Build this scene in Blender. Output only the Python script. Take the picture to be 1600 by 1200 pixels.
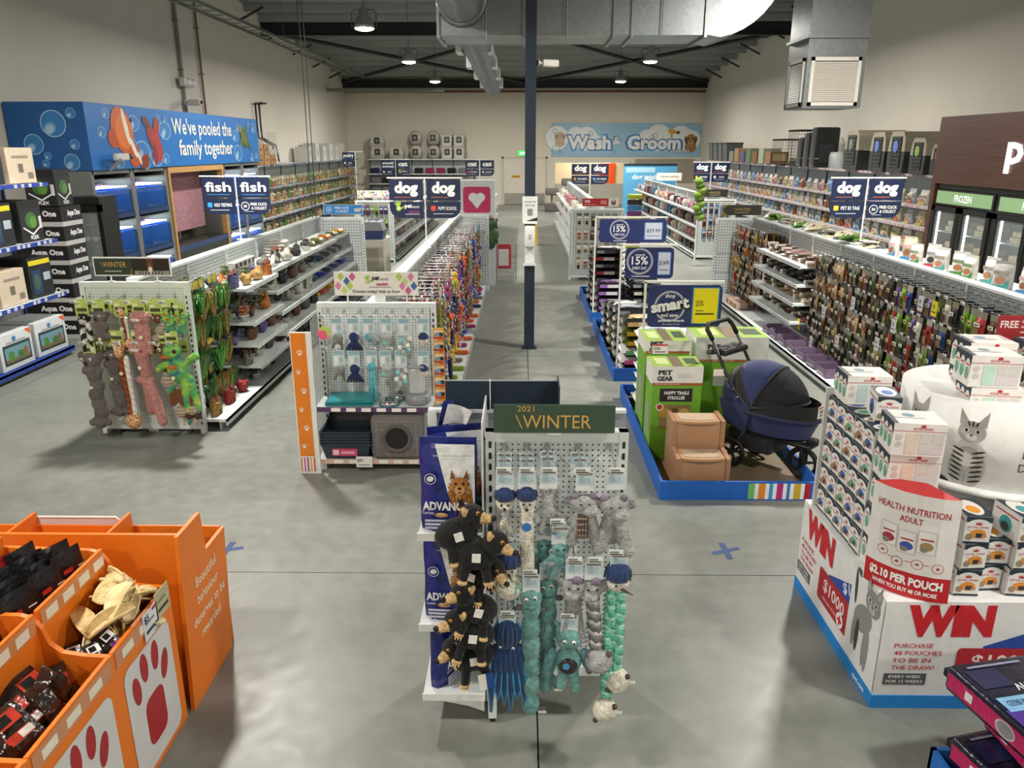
import bpy, bmesh, math, random
import numpy as np
from mathutils import Matrix, Vector, Euler
from math import pi, sin, cos, radians

for o in list(bpy.data.objects): bpy.data.objects.remove(o)
SC = bpy.context.scene
COL = SC.collection
random.seed(7)

# ---------------------------------------------------------------- camera, world, exposure
cam_d = bpy.data.cameras.new('camera'); cam_d.sensor_width = 36.0; cam_d.lens = 27.0
cam_d.clip_end = 200
cam = bpy.data.objects.new('camera', cam_d); COL.objects.link(cam)
cam.location = (0, 0, 2.7)
cam.rotation_euler = (radians(90 - 17.136), 0, radians(0.73))
SC.camera = cam
world = bpy.data.worlds.new('world'); SC.world = world; world.use_nodes = True
world.node_tree.nodes['Background'].inputs[0].default_value = (0.9, 0.95, 1.0, 1)
world.node_tree.nodes['Background'].inputs[1].default_value = 0.15
world.cycles.sampling_method = 'NONE'
SC.view_settings.view_transform = 'Standard'
SC.view_settings.look = 'None'
SC.view_settings.gamma = 1.0
SC.view_settings.use_curve_mapping = False
SC.view_settings.exposure = -0.18
SC.cycles.use_denoising = True
SC.cycles.max_bounces = 4
SC.cycles.diffuse_bounces = 3
SC.cycles.glossy_bounces = 2
SC.cycles.transparent_max_bounces = 8
SC.cycles.caustics_reflective = False
SC.cycles.caustics_refractive = False
LAMP_POWER = 420.0

# ---------------------------------------------------------------- colours and materials
def lin(c):
    if isinstance(c, str):
        c = c.lstrip('#'); c = c if len(c) == 6 else ''.join(k*2 for k in c); c = tuple(int(c[i:i+2], 16) for i in (0, 2, 4))
    r = []
    for v in c[:3]:
        v = v / 255.0
        r.append(v / 12.92 if v <= 0.04045 else ((v + 0.055) / 1.055) ** 2.4)
    return tuple(r)
OBJ = 'OBJ'          # face takes the object's own colour
_lc = {}
def rgba(c):
    if c == OBJ: return (1, 1, 1, 0)
    if c not in _lc: _lc[c] = lin(c) + (1.0,)
    return _lc[c]

M = {}
def nodes_of(name):
    m = bpy.data.materials.new(name); m.use_nodes = True
    nt = m.node_tree; b = nt.nodes['Principled BSDF']
    M[name] = m
    return m, nt, b
def N(nt, t, **k):
    n = nt.nodes.new(t)
    for a, v in k.items(): setattr(n, a, v)
    return n
def mixc(nt, fac, a, b, mode='MIX'):
    n = N(nt, 'ShaderNodeMix', data_type='RGBA', blend_type=mode)
    for sock, v in ((n.inputs[0], fac), (n.inputs[6], a), (n.inputs[7], b)):
        if hasattr(v, 'is_linked') or isinstance(v, bpy.types.NodeSocket): nt.links.new(v, sock)
        elif isinstance(v, (int, float)): sock.default_value = v
        else: sock.default_value = tuple(v) + ((1,) if len(v) == 3 else ())
    return n.outputs[2]
def math_(nt, op, a, b=None, c=None):
    n = N(nt, 'ShaderNodeMath', operation=op)
    for i, v in enumerate((a, b, c)):
        if v is None: continue
        if isinstance(v, bpy.types.NodeSocket): nt.links.new(v, n.inputs[i])
        else: n.inputs[i].default_value = v
    return n.outputs[0]
def tinted(name, rough=0.5, metal=0.0, spec=0.5, noise=None, bump=None, sheen=0.0, coat=0.0, emit=0.0):
    """colour from the mesh attribute Col; where its alpha is 0 from the object's colour"""
    m, nt, b = nodes_of(name)
    at = N(nt, 'ShaderNodeAttribute', attribute_name='Col')
    oi = N(nt, 'ShaderNodeObjectInfo')
    col = mixc(nt, at.outputs['Alpha'], oi.outputs['Color'], at.outputs['Color'])
    if noise:
        tc = N(nt, 'ShaderNodeTexCoord'); nz = N(nt, 'ShaderNodeTexNoise')
        nz.inputs['Scale'].default_value = noise[0]; nz.inputs['Detail'].default_value = 2
        nt.links.new(tc.outputs['Object'], nz.inputs['Vector'])
        mr = N(nt, 'ShaderNodeMapRange'); nt.links.new(nz.outputs[0], mr.inputs[0])
        mr.inputs[1].default_value = .3; mr.inputs[2].default_value = .7
        mr.inputs[3].default_value = 1 - noise[1]; mr.inputs[4].default_value = 1 + noise[1]
        col = mixc(nt, 1.0, col, mr.outputs[0], 'MULTIPLY')
    nt.links.new(col, b.inputs['Base Color'])
    b.inputs['Roughness'].default_value = rough; b.inputs['Metallic'].default_value = metal
    b.inputs['Specular IOR Level'].default_value = spec
    b.inputs['Sheen Weight'].default_value = sheen; b.inputs['Coat Weight'].default_value = coat
    if bump:
        tc = N(nt, 'ShaderNodeTexCoord'); nz = N(nt, 'ShaderNodeTexNoise')
        nz.inputs['Scale'].default_value = bump[0]; nz.inputs['Detail'].default_value = 1
        nt.links.new(tc.outputs['Object'], nz.inputs['Vector'])
        bp = N(nt, 'ShaderNodeBump'); bp.inputs['Strength'].default_value = bump[1]; bp.inputs['Distance'].default_value = bump[2]
        nt.links.new(nz.outputs[0], bp.inputs['Height']); nt.links.new(bp.outputs[0], b.inputs['Normal'])
    if emit:
        nt.links.new(col, b.inputs['Emission Color']); b.inputs['Emission Strength'].default_value = emit
    return m
tinted('paint', 0.45, noise=(6, .04))
tinted('plastic', 0.35, noise=(9, .05))
tinted('card', 0.6, noise=(14, .05))
tinted('film', 0.28, noise=(18, .16), bump=(38, .35, .01))
tinted('foil', 0.2, noise=(16, .25), bump=(30, .6, .012))
tinted('fabric', 0.9, noise=(60, .12), bump=(260, .4, .002), sheen=.3)
tinted('plush', 0.95, noise=(45, .28), bump=(120, 1.0, .01), sheen=.12)
tinted('rope', 0.85, noise=(70, .2), bump=(150, .8, .006))
tinted('rubber', 0.6, noise=(20, .08))
tinted('metal', 0.35, metal=.9, noise=(5, .08))
tinted('chrome', 0.12, metal=1.0)
tinted('wire', 0.4, metal=.6)
tinted('leaf', 0.5, noise=(25, .35))
tinted('rock', 0.8, noise=(30, .35), bump=(45, .8, .02))
tinted('raw', 0.45, noise=(22, .2), bump=(40, .6, .012))
tinted('glow', 0.5, emit=2.2); tinted('tube', .5, emit=7.0); tinted('signlight', .5, emit=.5)

def glassy(name, tint, alpha, rough=.05):
    m, nt, b = nodes_of(name)
    b.inputs['Base Color'].default_value = tint + (1,); b.inputs['Roughness'].default_value = rough
    b.inputs['Alpha'].default_value = alpha
    b.inputs['Specular IOR Level'].default_value = .6
    return m
glassy('glass', (.7, .8, .82), .16)
glassy('tankglass', (.02, .10, .32), .55)
glassy('clearplastic', (.75, .78, .8), .38, .15)
glassy('mesh', (.01, .01, .015), .62, .8)

def peg(name, ax, pitch=.025, r=.0042, base='#dfe5e4'):
    m, nt, b = nodes_of(name)
    tc = N(nt, 'ShaderNodeTexCoord'); sp = N(nt, 'ShaderNodeSeparateXYZ')
    nt.links.new(tc.outputs['Object'], sp.inputs[0])
    def cen(s):
        f = math_(nt, 'FRACT', math_(nt, 'DIVIDE', s, pitch))
        return math_(nt, 'MULTIPLY', math_(nt, 'SUBTRACT', f, .5), pitch)
    u = cen(sp.outputs[ax]); v = cen(sp.outputs[2])
    d = math_(nt, 'SQRT', math_(nt, 'ADD', math_(nt, 'MULTIPLY', u, u), math_(nt, 'MULTIPLY', v, v)))
    hole = math_(nt, 'LESS_THAN', d, r)
    col = mixc(nt, hole, lin(base), (.035, .04, .04))
    nt.links.new(col, b.inputs['Base Color']); b.inputs['Roughness'].default_value = .45
    bp = N(nt, 'ShaderNodeBump'); bp.inputs['Strength'].default_value = .6; bp.inputs['Distance'].default_value = .004; bp.invert = True
    nt.links.new(hole, bp.inputs['Height']); nt.links.new(bp.outputs[0], b.inputs['Normal'])
    return m
peg('peg_end', 0); peg('peg_side', 1); 
peg('peg_far', 0, .05, .009, '#c9d0d0')

def slotwall(name):
    m, nt, b = nodes_of(name)
    tc = N(nt, 'ShaderNodeTexCoord'); mp = N(nt, 'ShaderNodeMapping')
    nt.links.new(tc.outputs['Object'], mp.inputs[0]); mp.inputs['Rotation'].default_value = (0, 0, 0)
    sp = N(nt, 'ShaderNodeSeparateXYZ'); cb = N(nt, 'ShaderNodeCombineXYZ')
    nt.links.new(mp.outputs[0], sp.inputs[0]); nt.links.new(sp.outputs[1], cb.inputs[0]); nt.links.new(sp.outputs[2], cb.inputs[1])
    br = N(nt, 'ShaderNodeTexBrick'); nt.links.new(cb.outputs[0], br.inputs['Vector'])
    br.inputs['Color1'].default_value = lin('#b9bfbf') + (1,); br.inputs['Color2'].default_value = lin('#b4baba') + (1,)
    br.inputs['Mortar'].default_value = (.05, .05, .05, 1)
    br.inputs['Scale'].default_value = 1.0; br.inputs['Mortar Size'].default_value = .003
    br.inputs['Brick Width'].default_value = .1; br.inputs['Row Height'].default_value = .04
    nt.links.new(br.outputs[0], b.inputs['Base Color']); b.inputs['Roughness'].default_value = .45
slotwall('slotwall')

# concrete floor
m, nt, b = nodes_of('concrete')
tc = N(nt, 'ShaderNodeTexCoord')
n1 = N(nt, 'ShaderNodeTexNoise'); n1.inputs['Scale'].default_value = .55; n1.inputs['Detail'].default_value = 5; n1.inputs['Roughness'].default_value = .62
n2 = N(nt, 'ShaderNodeTexNoise'); n2.inputs['Scale'].default_value = 9; n2.inputs['Detail'].default_value = 5
n3 = N(nt, 'ShaderNodeTexNoise'); n3.inputs['Scale'].default_value = 3.2; n3.inputs['Detail'].default_value = 7; n3.inputs['Roughness'].default_value = .8; n3.inputs['Distortion'].default_value = 1.5
geo = N(nt, 'ShaderNodeNewGeometry')
for n in (n1, n2, n3): nt.links.new(geo.outputs['Position'], n.inputs['Vector'])
r1 = N(nt, 'ShaderNodeValToRGB'); nt.links.new(n1.outputs[0], r1.inputs[0])
r1.color_ramp.elements[0].position = .3; r1.color_ramp.elements[0].color = lin('#72756f') + (1,)
r1.color_ramp.elements[1].position = .72; r1.color_ramp.elements[1].color = lin('#94968f') + (1,)
r2 = N(nt, 'ShaderNodeMapRange'); nt.links.new(n2.outputs[0], r2.inputs[0]); r2.inputs[1].default_value = .3; r2.inputs[2].default_value = .7; r2.inputs[3].default_value = .88; r2.inputs[4].default_value = 1.08
c = mixc(nt, 1.0, r1.outputs[0], r2.outputs[0], 'MULTIPLY')
r3 = N(nt, 'ShaderNodeMapRange'); nt.links.new(n3.outputs[0], r3.inputs[0]); r3.inputs[1].default_value = .66; r3.inputs[2].default_value = .74; r3.inputs[3].default_value = 0; r3.inputs[4].default_value = .35
c = mixc(nt, r3.outputs[0], c, (.16, .16, .15))
nt.links.new(c, b.inputs['Base Color'])
rr = N(nt, 'ShaderNodeMapRange'); nt.links.new(n2.outputs[0], rr.inputs[0]); rr.inputs[3].default_value = .3; rr.inputs[4].default_value = .5
nt.links.new(rr.outputs[0], b.inputs['Roughness']); b.inputs['Specular IOR Level'].default_value = .45

def wallmat(name, c0, c1, rough=.8, scale=1.2):
    m, nt, b = nodes_of(name)
    geo = N(nt, 'ShaderNodeNewGeometry')
    n1 = N(nt, 'ShaderNodeTexNoise'); n1.inputs['Scale'].default_value = scale; n1.inputs['Detail'].default_value = 3
    nt.links.new(geo.outputs['Position'], n1.inputs['Vector'])
    c = mixc(nt, n1.outputs[0], lin(c0), lin(c1)); nt.links.new(c, b.inputs['Base Color'])
    b.inputs['Roughness'].default_value = rough
    bp = N(nt, 'ShaderNodeBump'); bp.inputs['Strength'].default_value = .1; bp.inputs['Distance'].default_value = .01
    n2 = N(nt, 'ShaderNodeTexNoise'); n2.inputs['Scale'].default_value = 40; nt.links.new(geo.outputs['Position'], n2.inputs['Vector'])
    nt.links.new(n2.outputs[0], bp.inputs['Height']); nt.links.new(bp.outputs[0], b.inputs['Normal'])
wallmat('wall', '#e2dccf', '#e9e3d7')
wallmat('wall_far', '#e4ddcc', '#ebe4d4')
wallmat('roofsheet', '#767c78', '#858a86', .6)
wallmat('darksteel', '#17191c', '#22252a', .5, 4)
wallmat('bluesteel', '#1c2735', '#222f40', .4, 4)
wallmat('joint', '#3c3d3a', '#4b4c48', .9, 8)

def galv(name):
    m, nt, b = nodes_of(name)
    geo = N(nt, 'ShaderNodeNewGeometry')
    vo = N(nt, 'ShaderNodeTexVoronoi'); vo.inputs['Scale'].default_value = 26; nt.links.new(geo.outputs['Position'], vo.inputs['Vector'])
    nz = N(nt, 'ShaderNodeTexNoise'); nz.inputs['Scale'].default_value = 2.2; nz.inputs['Detail'].default_value = 6; nt.links.new(geo.outputs['Position'], nz.inputs['Vector'])
    c = mixc(nt, vo.outputs['Color'], lin('#8d9395'), lin('#a5aaac')); c = mixc(nt, nz.outputs[0], c, lin('#82888b'))
    nt.links.new(c, b.inputs['Base Color']); b.inputs['Metallic'].default_value = .75
    mr = N(nt, 'ShaderNodeMapRange'); nt.links.new(nz.outputs[0], mr.inputs[0]); mr.inputs[3].default_value = .3; mr.inputs[4].default_value = .5
    nt.links.new(mr.outputs[0], b.inputs['Roughness'])
galv('galvanised')

def wood(name, c0, c1, axis_scale):
    m, nt, b = nodes_of(name)
    tc = N(nt, 'ShaderNodeTexCoord'); mp = N(nt, 'ShaderNodeMapping'); nt.links.new(tc.outputs['Object'], mp.inputs[0]); mp.inputs['Scale'].default_value = axis_scale
    nz = N(nt, 'ShaderNodeTexNoise'); nz.inputs['Scale'].default_value = 1; nz.inputs['Detail'].default_value = 8; nz.inputs['Roughness'].default_value = .65; nt.links.new(mp.outputs[0], nz.inputs['Vector'])
    r = N(nt, 'ShaderNodeMapRange'); nt.links.new(nz.outputs[0], r.inputs[0]); r.inputs[1].default_value = .3; r.inputs[2].default_value = .7
    c = mixc(nt, r.outputs[0], lin(c0), lin(c1)); nt.links.new(c, b.inputs['Base Color']); b.inputs['Roughness'].default_value = .45
wood('walnut', '#45271d', '#6b4334', (2, 1.2, 60))
wood('plywood', '#b98a52', '#d0a567', (6, 1.5, 18))

# ---------------------------------------------------------------- mesh builder
TMP = bpy.data.scenes.new('workbench')
def tmp_eval(ob):
    """mesh of an object evaluated in an empty side scene, then taken out again"""
    TMP.collection.objects.link(ob)
    with bpy.context.temp_override(scene=TMP, view_layer=TMP.view_layers[0]):
        dg = bpy.context.evaluated_depsgraph_get(); dg.update()
        me = bpy.data.meshes.new_from_object(ob.evaluated_get(dg))
    TMP.collection.objects.unlink(ob)
    return me
_txt = {}
def text_mesh(s, bold=0.0, spacing=1.0):
    k = (s, bold, spacing)
    if k in _txt: return _txt[k]
    cu = bpy.data.curves.new('lettering', 'FONT'); cu.body = s; cu.size = 1.0; cu.offset = bold; cu.space_character = spacing
    cu.resolution_u = 2; cu.fill_mode = 'FRONT'
    cu.align_x = 'CENTER'; cu.align_y = 'CENTER'
    ob = bpy.data.objects.new('lettering', cu); me = tmp_eval(ob)
    v = [(p.co.x, p.co.y) for p in me.vertices]; f = [tuple(p.vertices) for p in me.polygons]
    if v:
        xs = [p[0] for p in v]; ys = [p[1] for p in v]
        cx, cy = (min(xs) + max(xs)) / 2, (min(ys) + max(ys)) / 2
        v = [(x - cx, y - cy) for x, y in v]; w, h = max(xs) - min(xs), max(ys) - min(ys)
    else: w = h = 1
    # orient faces up
    ff = []
    for q in f:
        a = sum(v[q[i]][0] * v[q[(i + 1) % len(q)]][1] - v[q[(i + 1) % len(q)]][0] * v[q[i]][1] for i in range(len(q)))
        ff.append(q if a > 0 else q[::-1])
    bpy.data.objects.remove(ob); bpy.data.curves.remove(cu); bpy.data.meshes.remove(me)
    _txt[k] = (v, ff, w, h)
    return _txt[k]

class MB:
    def __init__(s):
        s.v = []; s.f = []; s.c = []; s.sm = []; s.M = None; s.fr = None; s.k = 0
    def at(s, m): s.M = m; return s
    def _add(s, vs, fs, col, smooth=False):
        b = len(s.v)
        if s.M is not None: vs = [tuple(s.M @ Vector(p)) for p in vs]
        s.v.extend(tuple(p) for p in vs)
        multi = isinstance(col, list)
        for i, q in enumerate(fs):
            s.f.append(tuple(b + k for k in q)); s.c.append(col[i] if multi else col); s.sm.append(smooth)
        return s
    def poly(s, pts, col): return s._add(pts, [tuple(range(len(pts)))], col)
    def box(s, x0, x1, y0, y1, z0, z1, col, top=None, front=None):
        vs = [(x0,y0,z0),(x1,y0,z0),(x1,y1,z0),(x0,y1,z0),(x0,y0,z1),(x1,y0,z1),(x1,y1,z1),(x0,y1,z1)]
        fs = [(0,3,2,1),(4,5,6,7),(0,1,5,4),(1,2,6,5),(2,3,7,6),(3,0,4,7)]
        return s._add(vs, fs, [col, top or col, front or col, col, col, col])
    def cbox(s, x0, x1, y0, y1, z0, z1, col, b=.01, smooth=False):
        """box with chamfered edges"""
        b = min(b, (x1-x0)*.45, (y1-y0)*.45, (z1-z0)*.45)
        bm = bmesh.new(); bmesh.ops.create_cube(bm, size=1)
        for v in bm.verts: v.co = Vector(((x0+x1)/2 + v.co.x*(x1-x0), (y0+y1)/2 + v.co.y*(y1-y0), (z0+z1)/2 + v.co.z*(z1-z0)))
        bmesh.ops.bevel(bm, geom=list(bm.edges), offset=b, segments=2 if smooth else 1, affect='EDGES', profile=.5)
        bm.verts.index_update()
        s._add([tuple(v.co) for v in bm.verts], [tuple(v.index for v in f.verts) for f in bm.faces], col, smooth); bm.free(); return s
    def prism(s, pts, h, col, axis='z', base=0.0):
        """polygon (2d) extruded h along axis from base"""
        n = len(pts)
        a = sum(pts[i][0]*pts[(i+1)%n][1] - pts[(i+1)%n][0]*pts[i][1] for i in range(n))
        if a < 0: pts = pts[::-1]
        def mk(p, t):
            if axis == 'z': return (p[0], p[1], t)
            if axis == 'y': return (p[0], -t, p[1])
            return (t, p[0], p[1])
        lo, hi = base, base + h
        if axis == 'y': lo, hi = -(base + h), -base
        vs = [mk(p, lo) for p in pts] + [mk(p, hi) for p in pts]
        fs = [tuple(range(n))[::-1], tuple(range(n, 2*n))] + [(i, (i+1)%n, n+(i+1)%n, n+i) for i in range(n)]
        return s._add(vs, fs, col)
    def cyl(s, p0, p1, r0, col, r1=None, n=10, caps=True, smooth=True):
        r1 = r0 if r1 is None else r1
        p0, p1 = Vector(p0), Vector(p1); d = (p1-p0)
        if d.length < 1e-9: return s
        d.normalize(); u = d.orthogonal().normalized(); w = d.cross(u)
        vs = []
        for p, r in ((p0, r0), (p1, r1)):
            for i in range(n):
                a = 2*pi*i/n; vs.append(p + u*cos(a)*r + w*sin(a)*r)
        fs = [(i, (i+1)%n, n+(i+1)%n, n+i) for i in range(n)]
        s._add(vs, fs, col, smooth)
        if caps: s._add(vs, [tuple(range(n))[::-1], tuple(range(n, 2*n))], col)
        return s
    def tube(s, path, r, col, n=6, closed=False):
        P = [Vector(p) for p in path]; m = len(P); vs = []
        u = None
        for i in range(m):
            d = (P[(i+1) % m if closed else min(i+1, m-1)] - P[(i-1) % m if closed else max(i-1, 0)]).normalized()
            if u is None: u = d.orthogonal().normalized()
            u = (u - d*u.dot(d)); u = u.normalized() if u.length > 1e-6 else d.orthogonal().normalized()
            w = d.cross(u); ri = r[i] if isinstance(r, (list, tuple)) else r
            for k in range(n): vs.append(P[i] + u*cos(2*pi*k/n)*ri + w*sin(2*pi*k/n)*ri)
        fs = []
        for i in range(m if closed else m-1):
            j = (i+1) % m
            for k in range(n): fs.append((i*n+k, i*n+(k+1)%n, j*n+(k+1)%n, j*n+k))
        if not closed: fs += [tuple(range(n))[::-1], tuple((m-1)*n+k for k in range(n))]
        return s._add(vs, fs, col, True)
    def lathe(s, prof, col, c=(0,0,0), n=14, smooth=True):
        vs = [(c[0]+r*cos(2*pi*k/n), c[1]+r*sin(2*pi*k/n), c[2]+z) for r, z in prof for k in range(n)]
        fs = []; cl = []
        for i in range(len(prof)-1):
            for k in range(n):
                fs.append((i*n+k, i*n+(k+1)%n, (i+1)*n+(k+1)%n, (i+1)*n+k)); cl.append(col[i] if isinstance(col, list) else col)
        if prof[0][0] > 1e-5: fs.append(tuple(range(n))[::-1]); cl.append(cl[0])
        if prof[-1][0] > 1e-5: fs.append(tuple((len(prof)-1)*n+k for k in range(n))); cl.append(cl[-1])
        return s._add(vs, fs, cl, smooth)
    def ell(s, c, r, col, rot=None, nu=12, nv=8):
        if not isinstance(r, (tuple, list)): r = (r, r, r)
        R = Euler(rot).to_matrix() if rot else None
        vs = []
        for j in range(nv+1):
            t = pi*j/nv
            for i in range(nu):
                p = Vector((r[0]*sin(t)*cos(2*pi*i/nu), r[1]*sin(t)*sin(2*pi*i/nu), -r[2]*cos(t)))
                if R: p = R @ p
                vs.append((c[0]+p.x, c[1]+p.y, c[2]+p.z))
        fs = [(j*nu+i, j*nu+(i+1)%nu, (j+1)*nu+(i+1)%nu, (j+1)*nu+i) for j in range(nv) for i in range(nu)]
        return s._add(vs, fs, col, True)
    def grid(s, fn, nu, nv, col, smooth=True):
        vs = [fn(i/nu, j/nv) for j in range(nv+1) for i in range(nu+1)]
        w = nu+1
        return s._add(vs, [(j*w+i, j*w+i+1, (j+1)*w+i+1, (j+1)*w+i) for j in range(nv) for i in range(nu)], col, smooth)
    # ---- flat print in a frame: origin o, right u, up v (metres), proud along the normal
    def frame(s, o, u, v):
        s.fr = (Vector(o), Vector(u).normalized(), Vector(v).normalized()); return s
    def _p(s, x, y, d):
        o, u, v = s.fr; return o + u*x + v*y + u.cross(v)*(d + s.k*6e-5)
    def rect(s, x0, x1, y0, y1, col, d=.001):
        s.k += 1
        return s._add([s._p(x0,y0,d), s._p(x1,y0,d), s._p(x1,y1,d), s._p(x0,y1,d)], [(0,1,2,3)], col)
    def shape(s, pts, col, d=.001):
        s.k += 1; n = len(pts); a = sum(pts[i][0]*pts[(i+1)%n][1] - pts[(i+1)%n][0]*pts[i][1] for i in range(n))
        if a < 0: pts = pts[::-1]
        return s._add([s._p(x,y,d) for x, y in pts], [tuple(range(n))], col)
    def oval(s, cx, cy, rx, ry, col, d=.001, rot=0, n=16):
        return s.shape([(cx + rx*cos(t)*cos(rot) - ry*sin(t)*sin(rot), cy + rx*cos(t)*sin(rot) + ry*sin(t)*cos(rot)) for t in [2*pi*i/n for i in range(n)]], col, d)
    def ring(s, cx, cy, r, w, col, d=.001, n=24, a0=0, a1=2*pi, ry=None):
        k = (ry or r)/r; vs = []; s.k += 1
        for i in range(n+1):
            t = a0 + (a1-a0)*i/n
            vs += [s._p(cx+(r-w)*cos(t), cy+(r-w)*k*sin(t), d), s._p(cx+r*cos(t), cy+r*k*sin(t), d)]
        return s._add(vs, [(2*i, 2*i+1, 2*i+3, 2*i+2) for i in range(n)], col)
    def rrect(s, x0, x1, y0, y1, r, col, d=.001, n=4):
        pts = []
        for cx, cy, a in ((x1-r,y1-r,0),(x0+r,y1-r,pi/2),(x0+r,y0+r,pi),(x1-r,y0+r,1.5*pi)):
            for i in range(n+1): pts.append((cx+r*cos(a+pi/2*i/n), cy+r*sin(a+pi/2*i/n)))
        return s.shape(pts, col, d)
    def text(s, t, cx, cy, h, col, d=.002, bold=0.0, wmax=None, rot=0, skew=0, spacing=1.0):
        """h: cap height of the lettering"""
        s.k += 1; v, f, w, hh = text_mesh(t, bold, spacing); k = h/.72; kx = k
        if wmax is not None: kx = wmax/w
        def tr(p):
            x, y = p[0]*kx + p[1]*k*skew, p[1]*k
            return s._p(cx + x*cos(rot) - y*sin(rot), cy + x*sin(rot) + y*cos(rot), d)
        return s._add([tr(p) for p in v], f, col)
    def merge(s, o):
        b = len(s.v); s.v += o.v; s.f += [tuple(b+k for k in q) for q in o.f]; s.c += o.c; s.sm += o.sm; return s
    def mesh(s, name, mat):
        me = bpy.data.meshes.new(name); me.from_pydata(s.v, [], s.f)
        at = me.color_attributes.new('Col', 'FLOAT_COLOR', 'CORNER')
        buf = np.empty((len(me.loops), 4), 'f'); i = 0
        for q, c in zip(s.f, s.c):
            n = len(q); buf[i:i+n] = rgba(c); i += n
        at.data.foreach_set('color', buf.ravel())
        me.polygons.foreach_set('use_smooth', s.sm)
        me.materials.append(M[mat] if isinstance(mat, str) else mat); me.update()
        return me
    def build(s, name, mat='paint', parent=None, loc=None, rotz=0, color=None):
        return obj(name, s.mesh(name, mat), parent, loc, rotz, color)

def obj(name, me, parent=None, loc=None, rotz=0, color=None):
    o = bpy.data.objects.new(name, me); COL.objects.link(o)
    if parent is not None: o.parent = parent
    if loc is not None: o.location = loc
    if rotz: o.rotation_euler = (0, 0, rotz)
    if color is not None: o.color = lin(color) + (1,)
    return o
def tag(o, label, cat, group=None, kind=None):
    o['label'] = label; o['category'] = cat
    if group: o['group'] = group
    if kind: o['kind'] = kind
    return o
def thing(name, label, cat, loc=(0,0,0), rotz=0, group=None):
    o = bpy.data.objects.new(name, None); COL.objects.link(o); o.location = loc; o.rotation_euler = (0, 0, rotz)
    o.empty_display_size = .1
    return tag(o, label, cat, group)
def struct(o, label=None, cat=None):
    o['kind'] = 'structure'
    if label: o['label'] = label
    if cat: o['category'] = cat
    return o
def copy_tree(o, parent=None):
    c = o.copy(); COL.objects.link(c)
    if parent is not None: c.parent = parent
    for ch in list(o.children):
        if ch is not c: copy_tree(ch, c)
    return c
ORD = ['first','second','third','fourth','fifth','sixth','seventh','eighth','ninth','tenth','eleventh','twelfth','thirteenth','fourteenth','fifteenth','sixteenth','seventeenth','eighteenth','nineteenth','twentieth'] + ['twenty-%s' % w for w in ('first','second','third','fourth','fifth','sixth','seventh','eighth','ninth')] + ['thirtieth'] + ['thirty-%s' % w for w in ('first','second','third','fourth','fifth','sixth','seventh','eighth','ninth')] + ['fortieth'] + ['forty-%s' % w for w in ('first','second','third','fourth','fifth','sixth','seventh','eighth','ninth')]
def jit(a): return random.uniform(-a, a)

# ---------------------------------------------------------------- blended soft bodies
def organic(name, blobs, voxel, mat, smooth=4):
    """blobs: ('e', centre, radii, colour, rot) or ('c', p0, p1, r0, r1, colour); joined into one continuous skin"""
    mb = MB(); info = []
    for q in blobs:
        if q[0] == 'e':
            rot = q[4] if len(q) > 4 else None
            r = q[2] if isinstance(q[2], (tuple, list)) else (q[2],)*3
            mb.ell(q[1], r, q[3], rot, 16, 10)
            Rm = np.array(Euler(rot).to_matrix() if rot else Matrix.Identity(3))
            info.append(('e', np.array(q[1]), np.array(r), Rm, q[3]))
        else:
            _, p0, p1, r0, r1, c = q
            mb.cyl(p0, p1, r0, c, r1, n=12); mb.ell(p0, r0, c, None, 12, 8); mb.ell(p1, r1, c, None, 12, 8)
            info.append(('c', np.array(p0), np.array(p1), r0, r1, c))
    me = mb.mesh(name, mat); o = bpy.data.objects.new(name, me)
    md = o.modifiers.new('remesh', 'REMESH'); md.mode = 'VOXEL'; md.voxel_size = voxel; md.use_smooth_shade = True
    sm = o.modifiers.new('smooth', 'SMOOTH'); sm.iterations = smooth; sm.factor = .5
    m2 = tmp_eval(o); bpy.data.objects.remove(o); bpy.data.meshes.remove(me)
    for at in list(m2.color_attributes): m2.color_attributes.remove(at)
    nv = len(m2.vertices); co = np.empty(nv*3, 'f'); m2.vertices.foreach_get('co', co); co = co.reshape(-1, 3)
    best = np.full(nv, 1e9); idx = np.zeros(nv, int); cols = []
    for i, q in enumerate(info):
        if q[0] == 'e':
            l = (co - q[1]) @ q[3]; d = (np.linalg.norm(l / q[2], axis=1) - 1) * q[2].min()
            cols.append(q[4])
        else:
            ab = q[2]-q[1]; t = np.clip(((co-q[1]) @ ab) / max(ab @ ab, 1e-9), 0, 1)
            d = np.linalg.norm(co - (q[1] + t[:, None]*ab), axis=1) - (q[3] + (q[4]-q[3])*t)
            cols.append(q[5])
        k = d < best - 1e-5; best[k] = d[k]; idx[k] = i
    pal = np.array([rgba(c) for c in cols], 'f')
    li = np.empty(len(m2.loops), 'i'); m2.loops.foreach_get('vertex_index', li)
    at = m2.color_attributes.new('Col', 'FLOAT_COLOR', 'CORNER'); at.data.foreach_set('color', pal[idx[li]].ravel())
    m2.materials.clear(); m2.materials.append(M[mat]); m2.name = name
    m2.polygons.foreach_set('use_smooth', [True]*len(m2.polygons)); m2.update()
    return m2
# ================================================================ the setting
XL, XR, YB, YF = -8.4, 8.6, 38.7, -6.0
def roof_z(y): return 5.9 + (YB - y) * 0.068
# floor: cast concrete slabs over a sunken joint
fl = MB().box(XL, XR, YF, YB + 4, -.3, -.012, '#444441').build('floor', 'joint'); struct(fl, 'scuffed grey polished concrete floor of the shop', 'floor')
xs = [XL, -5.9, .085, 6.1, XR]; ys = [YF, -1.6, 4.49, 10.5, 16.6, 22.6, 28.6, YB + 4]
for i in range(len(xs)-1):
    for j in range(len(ys)-1):
        g = .004
        MB().box(xs[i]+g, xs[i+1]-g, ys[j]+g, ys[j+1]-g, -.1, 0, '#999').build('slab', 'concrete', fl)
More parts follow.
